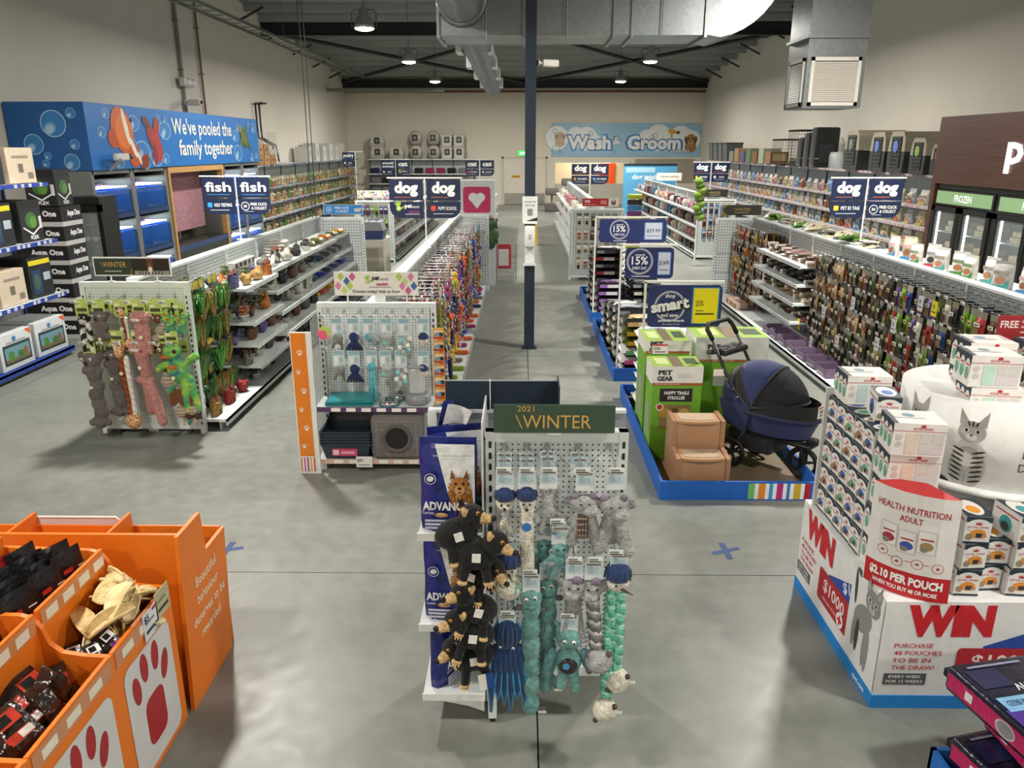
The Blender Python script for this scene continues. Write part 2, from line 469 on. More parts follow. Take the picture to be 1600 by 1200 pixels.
# walls
def wall(name, b, mat='wall', label=None): return struct(b.build(name, mat), label, 'wall')
TOP = 9.2
wall('wall_left', MB().box(XL-.2, XL, YF, YB, 0, TOP, '#ddd'), label='tall cream painted wall behind the fish department')
wall('wall_right', MB().box(XR, XR+.2, YF, YB, 0, TOP, '#ddd'), label='tall cream painted wall above the pet carriers')
wall('wall_front', MB().box(XL-.2, XR+.2, YF-.2, YF, 0, TOP, '#ddd'), label='plain cream wall of the shop front')
wb = MB()
ox0, ox1, oz = 1.6, 5.2, 1.98
wb.box(XL, ox0, YB, YB+.2, 0, TOP, '#ddd').box(ox1, XR, YB, YB+.2, 0, TOP, '#ddd').box(ox0, ox1, YB, YB+.2, oz, TOP, '#ddd')
wall('wall_back', wb, 'wall_far', 'cream end wall with the grooming station opening')
# lit grooming room behind the opening
gr = MB().box(ox0-.6, ox1+.8, YB+3.4, YB+3.5, 0, 2.8, '#eee').box(ox0-.7, ox0-.6, YB+.2, YB+3.5, 0, 2.8, '#eee').box(ox1+.8, ox1+.9, YB+.2, YB+3.5, 0, 2.8, '#eee').box(ox0-.7, ox1+.9, YB+.2, YB+3.5, 2.8, 2.9, '#eee')
wall('wall_grooming_room', gr, 'wall_far', 'warm lit walls of the grooming room beyond the counter')
tr = MB().box(ox0-.09, ox0, YB-.03, YB+.2, 0, oz+.09, '#e8e2d2').box(ox1, ox1+.09, YB-.03, YB+.2, 0, oz+.09, '#e8e2d2').box(ox0, ox1, YB-.03, YB+.2, oz, oz+.09, '#e8e2d2').box(ox0, ox1, YB+.02, YB+.12, 0, 1.0, '#cfcabd')
struct(tr.build('trim_1', 'paint'), 'cream frame around the grooming room opening', 'trim')
ld = bpy.data.lights.new('grooming_light', 'AREA'); ld.energy = 130; ld.color = (1, .86, .62); ld.size = 2.4
lo = bpy.data.objects.new('grooming_light', ld); COL.objects.link(lo); lo.location = (3.4, YB+1.9, 2.75)
tag(MB().cbox(4.1, 4.9, YB+3.28, YB+3.34, .3, 1.9, '#e2581f', .02).build('orange_panel', 'paint'), 'orange wall panel inside the lit grooming room', 'panel')
# double door
dr = thing('door_1', 'white double door beside the dark blue column, end wall', 'door', (.12, YB, 0)); dr['kind'] = 'structure'
MB().box(-1.1, -1.02, -.06, 0, 0, 2.26, '#d9d3c4').box(1.02, 1.1, -.06, 0, 0, 2.26, '#d9d3c4').box(-1.1, 1.1, -.06, 0, 2.18, 2.26, '#d9d3c4').build('door_frame', 'paint', dr)
for a, b_ in ((-1.01, .14), (.16, 1.01)):
    d = MB().box(a, b_, -.045, -.003, .02, 2.17, '#e6e0d2').build('door_leaf', 'paint', dr)
    MB().box(a+.02, b_-.02, -.05, -.045, .02, .55, '#a9a49a').build('kick_plate', 'metal', d)
MB().box(-.62, -.2, -.049, -.045, 1.28, 1.40, '#e9b21c').frame((-.41, -.05, 1.34), (1,0,0), (0,0,1)).rect(-.17, .17, -.012, .012, '#332a08').build('door_notice', 'card', dr)
# roller shutter beside the opening
sh = MB()
for k in range(16): sh.box(5.45, 8.3, YB-.05, YB-.01, 1.05 + k*.07, 1.05 + k*.07 + .062, '#b3a997')
struct(sh.build('shutter', 'paint'), 'beige slatted shutter under the grooming sign', 'shutter')
# ceiling: sheet, purlins, beams, bracing
ce = MB()
n = 2
def cz(y, d=0): return roof_z(y) + d
ce._add([(XL,YF,cz(YF)),(XR,YF,cz(YF)),(XR,YB,cz(YB)),(XL,YB,cz(YB)),(XL,YF,cz(YF,.1)),(XR,YF,cz(YF,.1)),(XR,YB,cz(YB,.1)),(XL,YB,cz(YB,.1))], [(0,1,2,3),(7,6,5,4),(0,4,5,1),(1,5,6,2),(2,6,7,3),(3,7,4,0)], '#666')
ce = struct(ce.build('ceiling', 'roofsheet'), 'dark grey metal roof deck with steel purlins', 'ceiling')
y = 1.0
pm = MB().box(XL, XR, -.03, .03, -.2, 0, '#a3a8a4').mesh('purlin', 'paint')
while y < YB:
    obj('purlin', pm, ce, (0, y, cz(y, -.002))); y += 1.35
for yb in (-3.4, 10.62, 26.8, 38.3):
    z = cz(yb, -.2); bz = .36
    MB().box(XL, XR, yb-.1, yb+.1, z-.03, z, '#111').box(XL, XR, yb-.02, yb+.02, z-bz, z, '#111').box(XL, XR, yb-.1, yb+.1, z-bz-.03, z-bz, '#111').build('roof_beam', 'darksteel', ce)
for x0, x1 in ((XL, .1), (.1, XR)):
    for a, b_ in ((x0, x1), (x1, x0)):
        MB().cyl((a, 26.9, cz(26.9, -.42)), (b_, 38.2, cz(38.2, -.35)), .07, '#111', n=6).build('roof_brace', 'darksteel', ce)
for k in range(9):
    yy = 14 + k*2.7
    MB().cyl((XR-.02, yy, cz(yy, -.55)), (XR-.75, yy, cz(yy, -.2)), .035, '#111', n=5).build('fly_brace', 'darksteel', ce)
    MB().cyl((XL+.02, yy, cz(yy, -.55)), (XL+.75, yy, cz(yy, -.2)), .035, '#111', n=5).build('fly_brace', 'darksteel', ce)
# column
cl = MB().box(.035, .175, 10.43, 10.445, 0, cz(10.5), '#222').box(.035, .175, 10.555, 10.57, 0, cz(10.5), '#222').box(.095, .115, 10.44, 10.56, 0, cz(10.5), '#222').build('column', 'bluesteel')
struct(cl, 'dark navy steel column standing in the middle aisle', 'column')
MB().box(.0, .21, 10.4, 10.6, 0, .012, '#222').build('base_plate', 'bluesteel', cl)
# round the far pipework
tag(MB().tube([(XL, 38.6, 5.2), (XR, 38.6, 5.2)], .045, '#8c5a4a', 8).build('sprinkler_pipe', 'paint'), 'thin reddish pipe running along the top of the end wall', 'pipe')
tag(MB().box(XL+.02, -3.35, 35.0, 35.25, 4.98, 5.02, '#8f938c').box(XL+.02, -3.35, 35.0, 35.02, 5.02, 5.12, '#8f938c').box(XL+.02, -3.35, 35.23, 35.25, 5.02, 5.12, '#8f938c').build('cable_tray', 'metal'), 'grey metal cable tray crossing in front of the end wall', 'cable tray')
ct = thing('ladder_tray', 'long ladder-shaped cable tray high along the fish department wall', 'cable tray', (-7.2, 11, 0))
for dx in (0, .45): MB().box(dx-.015, dx+.015, 0, 24, 5.55, 5.63, '#b5b8b4').build('rail', 'metal', ct)
rm = MB().box(0, .45, -.02, .02, 5.56, 5.58, '#9a9d99').mesh('rung', 'metal')
for k in range(40): obj('rung', rm, ct, (0, .3 + k*.6, 0))
for k in range(8): MB().cyl((.22, 1 + k*3.1, 5.6), (.22, 1 + k*3.1, cz(12 + k*3.1)), .006, '#888', n=5).build('hanger', 'metal', ct)
for k, (yy, zl) in enumerate(((20.1, 3.5), (21.35, 3.3))):
    p = MB().cyl((XL+.06, yy, zl), (XL+.06, yy, cz(yy)-.02), .045 if k == 0 else .028, '#8c8a84' if k == 0 else '#7a5d4e', n=8)
    for zz in (4.5, 5.6): p.box(XL, XL+.11, yy-.06, yy+.06, zz, zz+.03, '#77756f')
    tag(p.build('conduit', 'paint'), ('thick grey conduit carrying the dome detector up the cream wall', 'thin brown pipe beside the thick grey conduit on the wall')[k], 'pipe')
t = thing('smoke_detector', 'white twin dome detector fixed on the grey wall conduit', 'detector', (XL+.15, 20.05, 4.2))
MB().cbox(-.05, .12, -.28, .28, -.09, .12, '#d8d6cc', .03).build('housing', 'plastic', t); MB().ell((.1, -.14, 0), .1, '#efeee8').ell((.1, .14, 0), .1, '#efeee8').build('lens', 'plastic', t)
for k in range(2):
    tag(MB().tube([(-3.62+.06*k, 13.5, 1.53), (-3.6+.07*k, 13.5, 4.2), (-3.66+.05*k, 13.5, roof_z(13.5)-.02)], .008, '#4a4a48', 5).build('power_cable', 'rubber'), '%s power cable dropping from the roof to the ornament gondola' % ('thin grey', 'second thin grey')[k], 'cable')
    tag(MB().tube([(XL+.3, 26.2+.35*k, 2.25), (XL+.3, 26.0+.35*k, 2.75), (XL+.12, 25.2+.35*k, 3.0), (XL+.12, 25.2+.35*k, 4.0), (XL+.12, 25.9+.35*k, 4.05)], .03, '#1a1a1a', 6).build('black_pipe', 'paint'), '%s black bent pipe on the wall above the brown cartons' % ('nearer', 'further')[k], 'pipe')
def cctv(label, loc, rotz, s=1.0):
    t = thing('security_camera', label, 'camera', loc, rotz)
    MB().cyl((0,0,0), (0,-.12*s,-.0), .02*s, '#d5d3cb').cyl((0,0,0), (0,-.02*s,0), .05*s, '#d5d3cb').build('bracket', 'plastic', t)
    MB().cbox(-.05*s, .05*s, -.34*s, -.08*s, -.05*s, .05*s, '#e6e4dc', .012).build('body', 'plastic', t)
    MB().cyl((0, -.345*s, 0), (0, -.335*s, 0), .035*s, '#111', n=12).build('lens', 'plastic', t)
    return t
cctv('dark tipped security camera under the dome detector on the wall', (XL+.1, 20.05, 3.75), radians(70), 1.4)
cctv('white security camera bracketed to the dark navy column', (.19, 10.48, 3.72), radians(115), .85)
# exit sign
t = thing('exit_sign', 'small green lit exit sign above the white door', 'exit sign', (-.02, YB-.05, 2.42))
MB().box(-.22, .22, -.03, .04, -.14, .14, '#d8d8d0').build('case', 'plastic', t)
MB().frame((0, -.032, 0), (1,0,0), (0,0,1)).rect(-.2, .2, -.12, .12, '#2fae4a', 0).text('EXIT', .04, 0, .1, '#eaffea', .002, .03, .26).build('face', 'glow', t)

# ---------------------------------------------------------------- ducts
du = thing('rectangular_duct', 'large galvanised rectangular duct crossing overhead behind the column', 'duct', (0, 0, 0))
d = MB()
y0, y1, z0, z1 = 11.5, 12.5, 4.17, 5.15
d.box(-1.15, 2.55, y0, y1, z0, z1, '#aaa')
prof = [(2.55, z0)] + [(2.55 + 1.02*sin(a), z1 + .02 - 1.04*cos(a)) for a in [pi/2*i/10 for i in range(1, 11)]] + [(3.57, 7.2), (2.6, 7.2), (2.6, z1), (2.55, z1)]
d.prism(prof, y1-y0, '#aaa', 'y', y0)
d.build('duct_run', 'galvanised', du)
fm = MB()
for x in (-1.16, .02, 1.25, 1.5, 2.5):
    f = MB().box(x-.02, x+.02, y0-.035, y1+.035, z0-.035, z0, '#999').box(x-.02, x+.02, y0-.035, y0, z0, z1, '#999').box(x-.02, x+.02, y0-.035, y1+.035, z1, z1+.03, '#999').box(x-.02, x+.02, y1, y1+.035, z0, z1, '#999')
    f.build('flange', 'galvanised', du)
for x in (-.5, .6, 1.9): MB().cyl((x, 11.45, z0-.05), (x, 11.45, roof_z(11.4)), .008, '#888', n=5).build('hanger_rod', 'metal', du)
# round spiral duct along the shop
rd = thing('round_duct', 'round spiral duct running down the shop from the rectangular duct', 'duct', (0, 0, 0))
def spiral(p0, p1, r, pitch=.11):
    m_ = MB(); p0, p1 = Vector(p0), Vector(p1); L = (p1-p0).length; k = int(L/pitch); pth = []; rr_ = []
    for i in range(k+1):
        q = p0 + (p1-p0)*(i/k); e = (p1-p0).normalized()*.012
        pth += [q-e, q, q+e]; rr_ += [r, r+.009, r]
    return m_.tube(pth, rr_, '#aaa', 20)
spiral((-.72, 3.5, 4.75), (-.83, 11.49, 4.62), .31).build('near_run', 'galvanised', rd)
spiral((-.85, 12.51, 4.62), (-.98, 27.0, 4.62), .29, .16).build('far_run', 'galvanised', rd)
MB().tube([(-.83, 11.38, 4.62), (-.83, 11.5, 4.62)], [.33, .36], '#999', 20).build('collar', 'galvanised', rd)
for k in range(4):
    yy = 16 + k*2.9
    for sx in (-1, 1):
        MB().box(-.93 + sx*.28 - .06, -.93 + sx*.28 + .06, yy-.3, yy+.3, 4.42, 4.68, '#d8d8d2').build('diffuser', 'paint', rd)
for k in range(5): MB().cyl((-.9, 5 + k*5, 4.9), (-.9, 5 + k*5, roof_z(5+k*5)), .006, '#888', n=5).build('hanger', 'metal', rd)
# vertical drop duct with two grilles
vd = thing('drop_duct', 'galvanised drop duct hanging near the carriers with two white grilles', 'duct', (4.54, 12.0, 0))
MB().box(-.44, .4, 0, .85, 3.25, roof_z(12.85)-.21, '#aaa').build('duct_box', 'galvanised', vd)
MB().box(-.48, .44, -.04, .89, 4.19, 4.23, '#999').build('flange', 'galvanised', vd)
def grille(w, h, nsl, parent, loc, rotz):
    g = MB().box(-w/2, w/2, -.02, 0, -h/2, -h/2+.05, '#dcdad2').box(-w/2, w/2, -.02, 0, h/2-.05, h/2, '#dcdad2').box(-w/2, -w/2+.05, -.02, 0, -h/2, h/2, '#dcdad2').box(w/2-.05, w/2, -.02, 0, -h/2, h/2, '#dcdad2').box(-w/2+.04, w/2-.04, -.004, -.002, -h/2+.04, h/2-.04, '#2b2a28')
    g = g.build('grille', 'paint', parent, loc, rotz)
    sm_ = MB()._add([(-w/2+.05, -.018, 0), (w/2-.05, -.018, 0), (w/2-.05, -.005, .022), (-w/2+.05, -.005, .022), (-w/2+.05, -.015, -.002), (w/2-.05, -.015, -.002)], [(0,1,2,3),(4,5,1,0)], '#cfc9c0').mesh('slat', 'paint')
    for i in range(nsl): obj('slat', sm_, g, (0, 0, -h/2+.06 + i*(h-.12)/nsl))
grille(.72, .66, 22, vd, (-.02, 0, 3.61), 0)
grille(.66, .66, 22, vd, (-.44, .42, 3.61), radians(-90))

# ---------------------------------------------------------------- high bay lamps
def lamp(x, y, z, label, k=1.0):
    t = thing('high_bay_lamp', label, 'lamp', (x, y, z), 0, 'high bay lamps under the roof')
    MB().cyl((0, 0, .42), (0, 0, roof_z(y)-z), .008, '#333', n=5).build('cord', 'rubber', t)
    MB().lathe([(.05, .42), (.09, .40), (.10, .24), (.17, .2), (.21, .06), (.22, .0), (.2, .0)], '#c5c7c4', n=20).build('housing', 'metal', t)
    MB().tube([(-.26, 0, .02), (-.26, 0, .3), (-.2, 0, .36), (.2, 0, .36), (.26, 0, .3), (.26, 0, .02)], .012, '#666', 6).build('bracket', 'metal', t)
    l = MB().lathe([(.2, .01), (.19, -.02), (.1, -.045), (.001, -.05)], '#fffbe8', n=20).build('lens', 'lens', t)
    ld = bpy.data.lights.new('high_bay_light', 'AREA'); ld.shape = 'DISK'; ld.size = .42; ld.energy = LAMP_POWER*k; ld.color = (1, .955, .87)
    ld.spread = radians(180)
    lo = bpy.data.objects.new('high_bay_light', ld); COL.objects.link(lo); lo.parent = t; lo.location = (0, 0, -.07)
m_, nt_, b_ = nodes_of('lens'); b_.inputs['Emission Color'].default_value = (1, .96, .86, 1); b_.inputs['Emission Strength'].default_value = 25
where = {-3.5: 'over the counter side', 2.0: 'behind the viewpoint', 8.5: 'overhead at the near gondolas', 17.7: 'nearest the ductwork', 24.4: 'second in its row towards the end wall', 31.5: 'closest to the end wall'}
for x in (-3.35, 3.75):
    for y in (-3.5, 2.0, 8.5, 17.7, 24.4, 31.5):
        lamp(x, y, 5.1, 'round high bay lamp, %s row, %s' % ('fish side' if x < 0 else 'carrier side', where[y]), .5 if y < 5 else 1.0)
# ================================================================ shop fixtures
WHITE = '#dfe5e4'; GREY = '#b9bfbf'; BLUE = '#1c3f9e'; NAVY = '#1b2747'
_cache = {}
def shelf_part(parent, side, y0, y1, z, x_in, depth, strip='#cfd4d4', body=WHITE, tick=True):
    """one shelf of a gondola bay; side +1 faces +x; a price strip with small tickets on its lip"""
    x0, x1 = (x_in, x_in + depth) if side > 0 else (x_in - depth, x_in)
    b = MB().box(x0, x1, y0+.008, y1-.008, z-.03, z, body)
    xe = x1 if side > 0 else x0
    o = b.build('shelf', 'paint', parent)
    s_ = MB().box(min(xe, xe+side*.012), max(xe, xe+side*.012), y0+.01, y1-.01, z-.045, z+.004, strip)
    if tick:
        s_.frame((xe + side*.012, (y0+y1)/2, z-.02), (0, side, 0), (0, 0, 1)); L = y1-y0
        k = -L/2 + .05
        while k < L/2 - .08:
            if random.random() < .8: s_.rect(k, k+.055, -.018, .018, '#f4f4f0', .001).rect(k+.006, k+.045, -.006, .004, '#55585c', .002)
            k += random.uniform(.085, .16)
    s_.build('price_strip', 'plastic', o)
    return o
def gondola(label, spine, y0, y1, h, nb, right=None, left=None, panel='slotwall', cap=True, col=WHITE, name='gondola', group=None, strip='#cfd4d4'):
    """spine: x of the back panels. right/left = list per bay of [(z, depth), ...] plus base depth"""
    t = thing(name, label, 'shelving', (spine, y0, 0), 0, group)
    L = y1 - y0; bl = L / nb
    for i in range(nb+1):
        y = i*bl
        u = MB().box(-.045, .045, y-.018, y+.018, 0, h, col)
        for sx in (-1, 1):
            for k in range(int(h/.1)): u.box(sx*.0455-.0005, sx*.0455+.0005, y-.006, y+.006, .06+k*.1, .1+k*.1, '#3a3d3e')
        u.build('upright', 'paint', t)
    for i in range(nb):
        MB().box(-.02, .02, i*bl+.018, (i+1)*bl-.018, .1, h-.01, GREY).build('back_panel', panel, t)
        if cap: MB().box(-.06, .06, i*bl+.002, (i+1)*bl-.002, h, h+.025, '#d3d8d8').build('top_cap', 'paint', t)
    for side, spec in ((1, right), (-1, left)):
        if not spec: continue
        bd, bays = spec
        for i in range(nb):
            a, b_ = i*bl, (i+1)*bl
            x0, x1 = (.045, bd) if side > 0 else (-bd, -.045)
            base = MB().box(x0, x1, a+.004, b_-.004, .09, .12, col).build('base_shelf', 'paint', t)
            xe = side*bd
            MB().box(min(xe, xe-side*.012), max(xe, xe-side*.012), a+.004, b_-.004, .05, .125, strip).build('price_strip', 'plastic', base)
            MB().box(min(side*(bd-.06), side*(bd-.08)), max(side*(bd-.06), side*(bd-.08)), a+.004, b_-.004, .0, .09, '#8d9292').build('kick_plate', 'paint', base)
            for z, dp in bays[i % len(bays)]:
                so = shelf_part(t, side, a, b_, z, side*.03, dp, strip)
    return t
def pegboard_end(label, x0, x1, y, h, z0=.08, mat='peg_end', name='end_panel'):
    t = thing(name, label, 'display panel', ((x0+x1)/2, y, 0)); w = x1-x0
    MB().box(-w/2+.03, w/2-.03, 0, .02, z0, h-.03, WHITE).build('peg_panel', mat, t)
    for sx in (-1, 1):
        u = MB().box(sx*w/2-.022, sx*w/2+.022, -.012, .05, 0, h, WHITE)
        u.frame((sx*w/2, -.0125, 0), (1,0,0), (0,0,1))
        for k in range(int((h-.15)/.052)): u.rect(-.007, .007, .1+k*.052, .128+k*.052, '#26292a', .0005)
        u.build('upright', 'paint', t)
    MB().box(-w/2+.022, w/2-.022, -.01, .05, h-.045, h, WHITE).build('top_rail', 'paint', t)
    MB().box(-w/2+.022, w/2-.022, -.01, .05, z0-.03, z0+.02, WHITE).build('bottom_rail', 'paint', t)
    return t
_hook = MB().tube([(0, 0, 0), (0, -.27, .0), (0, -.29, .012)], .0035, '#b9bcbc', 5).box(-.012, .012, -.004, 0, -.02, .03, '#c8cbcb').mesh('hook', 'wire')
_ticket = MB().box(-.03, .03, -.297, -.294, -.012, .014, '#f6f6f2').frame((0, -.2975, 0), (1,0,0), (0,0,1)).rect(-.026, .012, -.001, .008, '#8b8f92').rect(-.026, .026, -.009, -.004, '#2a2c30').mesh('price_ticket', 'card')
def hook(parent, x, z, L=1.0, y=-.001, ticket=True, rotz=0):
    h_ = obj('hook', _hook, parent, (x, y, z), rotz); h_.scale = (1, L, 1)
    if ticket: obj('price_ticket', _ticket, h_, (0, 0, 0))
    return h_

# ---- long gondolas of the near half of the shop
G_L = gondola('long white gondola of aquarium ornaments and plants', -3.66, 7.14, 13.95, 1.5, 6,
    right=(.74, [[], [(1.22,.62), (.84,.66), (.59,.68), (.35,.7)], [(1.25,.55), (.98,.58), (.72,.62), (.45,.66)], [(1.25,.55), (.98,.58), (.72,.62), (.45,.66)], [(1.25,.55), (.98,.58), (.72,.62), (.45,.66)], [(1.25,.5), (.98,.55), (.72,.62), (.45,.66)]]),
    left=(.5, [[(1.2,.4)]]))
G_C = gondola('long white gondola of dog toys beside the middle aisle', -1.24, 6.64, 14.95, 1.46, 8,
    right=(.56, [[]]), left=(.5, [[(1.1,.4),(.7,.4)]]))
G_R = gondola('long white gondola of dog treats facing the blue trays', 4.2, 5.2, 14.1, 1.48, 9,
    right=(.6, [[(1.45,.5)]]),
    left=(.7, [[], [], [], [], [], [(1.2,.5), (.95,.52), (.7,.54), (.45,.56)], [(1.2,.5), (.95,.52), (.7,.54), (.45,.56)], [], []]))
E_L = pegboard_end('white pegboard gondola end hung with jungle plush toys', -4.1, -3.13, 7.06, 1.5)
for sx in (-.35, .35): MB().box(sx-.02, sx+.02, -.02, .04, 0, .05, '#3a3a3a').build('foot', 'rubber', E_L)
far_l = pegboard_end('bare white pegboard panel at the far end of the ornament gondola', -3.62, -2.86, 13.99, 1.5, mat='peg_far')
far_c = pegboard_end('bare white pegboard panel closing the far end of the toy gondola', -1.22, -.66, 14.99, 1.46, mat='peg_far')
far_r = pegboard_end('bare white pegboard panel closing the far end of the treats gondola', 3.52, 4.16, 14.15, 1.48, mat='peg_far')
for t_, w in ((far_l, .76), (far_c, .56), (far_r, .64)):
    for z in (.5, .85, 1.18): MB().box(-w/2+.02, w/2-.02, -.006, .0, z-.008, z+.008, '#9fa5a5').build('seam', 'paint', t_)

# ---- signs above the gondolas
def board_face(mb, w, h, word, wcol, lower, kind):
    pass
def dept_sign(label, x, y, z0, words, lowers, span=.9, bar=.93, zt=2.34, name='department_sign'):
    t = thing(name, label, 'sign', (x, y, z0))
    H = zt - z0
    MB().cyl((0, 0, 0), (0, 0, H), .009, '#eceee9', n=6).box(-.05, .05, -.03, .03, 0, .01, '#e6e8e4').build('post', 'paint', t)
    MB().box(-bar/2, bar/2, -.008, .008, H-.008, H+.008, '#eceee9').build('crossbar', 'paint', t)
    bw = .42
    for k, (wd, lw) in enumerate(zip(words, lowers)):
        cx = (-1 if k == 0 else 1) * (bw/2 + .02)
        if len(words) == 1: cx = -.23
        b = MB().box(cx-bw/2, cx+bw/2, -.012, -.006, H-.27, H-.02, NAVY)
        b.frame((cx, -.012, H-.145), (1,0,0), (0,0,1))
        big = wd in ('dog', 'cat')
        if ' ' in wd:
            for i, ln in enumerate(wd.split()): b.text(ln, 0, .045 - .1*i, .075, '#f4f4f0', .002, .035, .34)
        else: b.text(wd, 0, .01, .13 if big else .12, '#f6f6f2', .002, .05 if big else .022, .34 if len(wd) > 3 else .29)
        b.rect(-.15, .06 if big else .15, -.09, -.084, '#e0744a' if wd == 'dog' else '#49a0dc', .002)
        b.build('upper_board', 'plastic', t)
        s = -1 if k == 0 else 1
        pts = [(cx-bw/2, H-.285), (cx+bw/2, H-.285)]
        r = .13; lo = H-.285-.2
        if s < 0: pts = [(cx-bw/2, H-.285), (cx+bw/2, H-.285), (cx+bw/2, lo)] + [(cx-bw/2+r-r*sin(a), lo+r-r*cos(a)) for a in [pi/2*i/6 for i in range(7)]]
        else: pts = [(cx-bw/2, H-.285), (cx+bw/2, H-.285)] + [(cx+bw/2-r+r*cos(a), lo+r-r*sin(a)) for a in [pi/2*i/6 for i in range(7)]] + [(cx-bw/2, lo)]
        b = MB().prism(pts, .006, NAVY, 'y', -.012); b.frame((cx, -.012, H-.375), (1,0,0), (0,0,1))
        lw(b)
        b.build('lower_board', 'plastic', t)
    return t
def lw_text(ic, txt, sub=True):
    def f(b):
        b.rrect(-.16, -.1, -.02, .04, .012, ic, .002).text(txt, .045, .01, .042, '#f2f2f0', .002, .02, min(.23, .028*len(txt)))
        if sub: b.rect(-.13, .12, -.06, -.052, '#c9ccd6', .002)
    return f
def lw_click(b):
    b.ring(-.125, -.005, .055, .008, '#f2f2f0', .002).text('30', -.125, -.005, .035, '#f2f2f0', .002, .02).text('FREE CLICK', .055, .022, .035, '#f2f2f0', .002, .02, .22).text('& COLLECT', .055, -.03, .035, '#f2f2f0', .002, .02, .2).rect(-.14, -.02, -.075, -.07, '#c9ccd6', .002)
def hand_icon(b, cx, cy, s, col, d=.002):
    b.oval(cx, cy-.25*s, .38*s, .38*s, col, d)
    for a, L in ((-.75, .75), (-.35, .95), (0, 1.0), (.35, .92)): b.oval(cx+sin(a)*L*.6*s, cy-.1*s+cos(a)*L*.6*s, .1*s, .42*s, col, d, rot=-a)
    b.oval(cx+.55*s, cy-.15*s, .1*s, .32*s, col, d, rot=-1.0)
    b.oval(cx, cy-.3*s, .15*s, .13*s, '#f6f6ee', d+.0005)
    for a in (-.6, 0, .6): b.oval(cx+.2*s*sin(a), cy-.12*s+.06*s*cos(a), .055*s, .07*s, '#f6f6ee', d+.0005)
def lw_assist(b):
    hand_icon(b, -.1, .03, .085, '#a9c94a'); b.text('pet', .02, .03, .05, '#f6f6f2', .002, .03, .09).text('stock', .115, .03, .035, '#f6f6f2', .002, 0, .09).text('assist', .09, -.03, .035, '#a03a86', .002, .02, .13).rect(-.02, .16, -.065, -.058, '#d8dae2', .002)
dept_sign('hanging fish department sign offering water testing', -3.74, 10.3, 1.525, ['fish', 'fish'], [lw_text('#3fa0e0', 'H2O TESTING'), lw_click])
dept_sign('hanging dog sign with the puppy school board over the toys', -1.2, 9.75, 1.485, ['dog', 'dog'], [lw_assist, lw_text('#e24a3a', 'PUPPY SCHOOL')])
dept_sign('hanging dog sign with the pet tag board over the treats', 4.27, 9.85, 1.505, ['dog', 'dog'], [lw_text('#e9c43a', 'PET ID TAG'), lw_click])
dept_sign('distant dog sign in front of the grooming opening', 1.62, 19.0, 1.5, ['dog', 'dog'], [lw_text('#c98a4a', 'GROOMING'), lw_text('#6fb0e6', 'DIY WASH')])
dept_sign('distant dog sign above the far dog coats gondola', 4.8, 20.3, 1.525, ['dog', 'dog'], [lw_text('#e9c43a', 'REWARDS'), lw_text('#dddddd', 'CLICK')])
dept_sign('distant paired sign reading small animal and cat', -3.88, 24.4, 1.5, ['small animal', 'cat'], [lw_text('#dddddd', 'PETS'), lw_assist])
dept_sign('distant pair of cat signs near the heart board', -1.3, 24.4, 1.5, ['cat', 'cat'], [lw_text('#cf4a6a', 'PET ADOPTION'), lw_text('#dddddd', 'REWARDS')])
t = dept_sign('distant single navy poultry sign beside the fish side shelves', -5.75, 27.5, 0, ['poultry'], [lw_text('#dddddd', 'CLICK')], bar=.5, zt=2.55)

def header_sign(label, x0, x1, y, z0, z1, art, feet=(.2, .8), foot_h=.05, name='header_sign', back='#e9ebe6', border=True):
    t = thing(name, label, 'sign', ((x0+x1)/2, y, z0)); w, h = x1-x0, z1-z0
    b = MB().box(-w/2, w/2, -.008, .004, 0, h, back); b.frame((0, -.0085, h/2), (1,0,0), (0,0,1)); art(b, w, h)
    b.build('board', 'plastic', t)
    for k in feet: MB().box(-w/2+w*k-.006, -w/2+w*k+.006, -.004, .004, -foot_h, .0, '#e6e8e4').box(-w/2+w*k-.03, -w/2+w*k+.03, -.015, .015, -foot_h, -foot_h+.004, '#e6e8e4').build('clip', 'plastic', t)
    return t
GREEN = '#3d5141'; GOLD = '#d6ab5c'
def winter_letters(b, cx, cy, h, w, col=GOLD, d=.002, year=True):
    b.text('WINTER', cx+w*.05, cy, h, col, d, 0, w*.9)
    b.shape([(cx-w*.5, cy+h*.5), (cx-w*.485, cy+h*.5), (cx-w*.40, cy-h*.5), (cx-w*.415, cy-h*.5)], col, d)
    if year: b.text('2021', cx-w*.36, cy+h*.95, h*.42, col, d, 0, w*.22)
def art_winter_photo(b, w, h):
    b.rect(-w/2+.012, .0, -h/2+.012, h/2-.012, '#2f4135', .001)
    winter_letters(b, -w*.24, .02, .05, .24, year=False); b.rect(-w*.36, -w*.14, -.045, -.038, '#d8d8cc', .002)
    b.shape([(-.03, -h/2+.012), (.0, -h/2+.012), (.0, .0)], '#8a6a2a', .002)
    b.rect(.0, w/2-.012, -h/2+.012, h/2-.012, '#2a211c', .001).rect(.14, .2, -.02, h/2-.012, '#6d3b28', .002).rect(.02, w/2-.02, -h/2+.014, -h/2+.05, '#9a9a96', .002)
    b.oval(.17, -.03, .02, .035, '#e8e4da', .003).oval(.17, .012, .014, .014, '#8a5a36', .003)
    for k in range(8): b.rect(.06+k*.03, .07+k*.03, -h/2+.016, -h/2+.046, '#3a3a3a', .003)
header_sign('winter collection sign with a dog photo above the plush toys', -3.97, -3.25, 7.08, 1.555, 1.73, art_winter_photo)
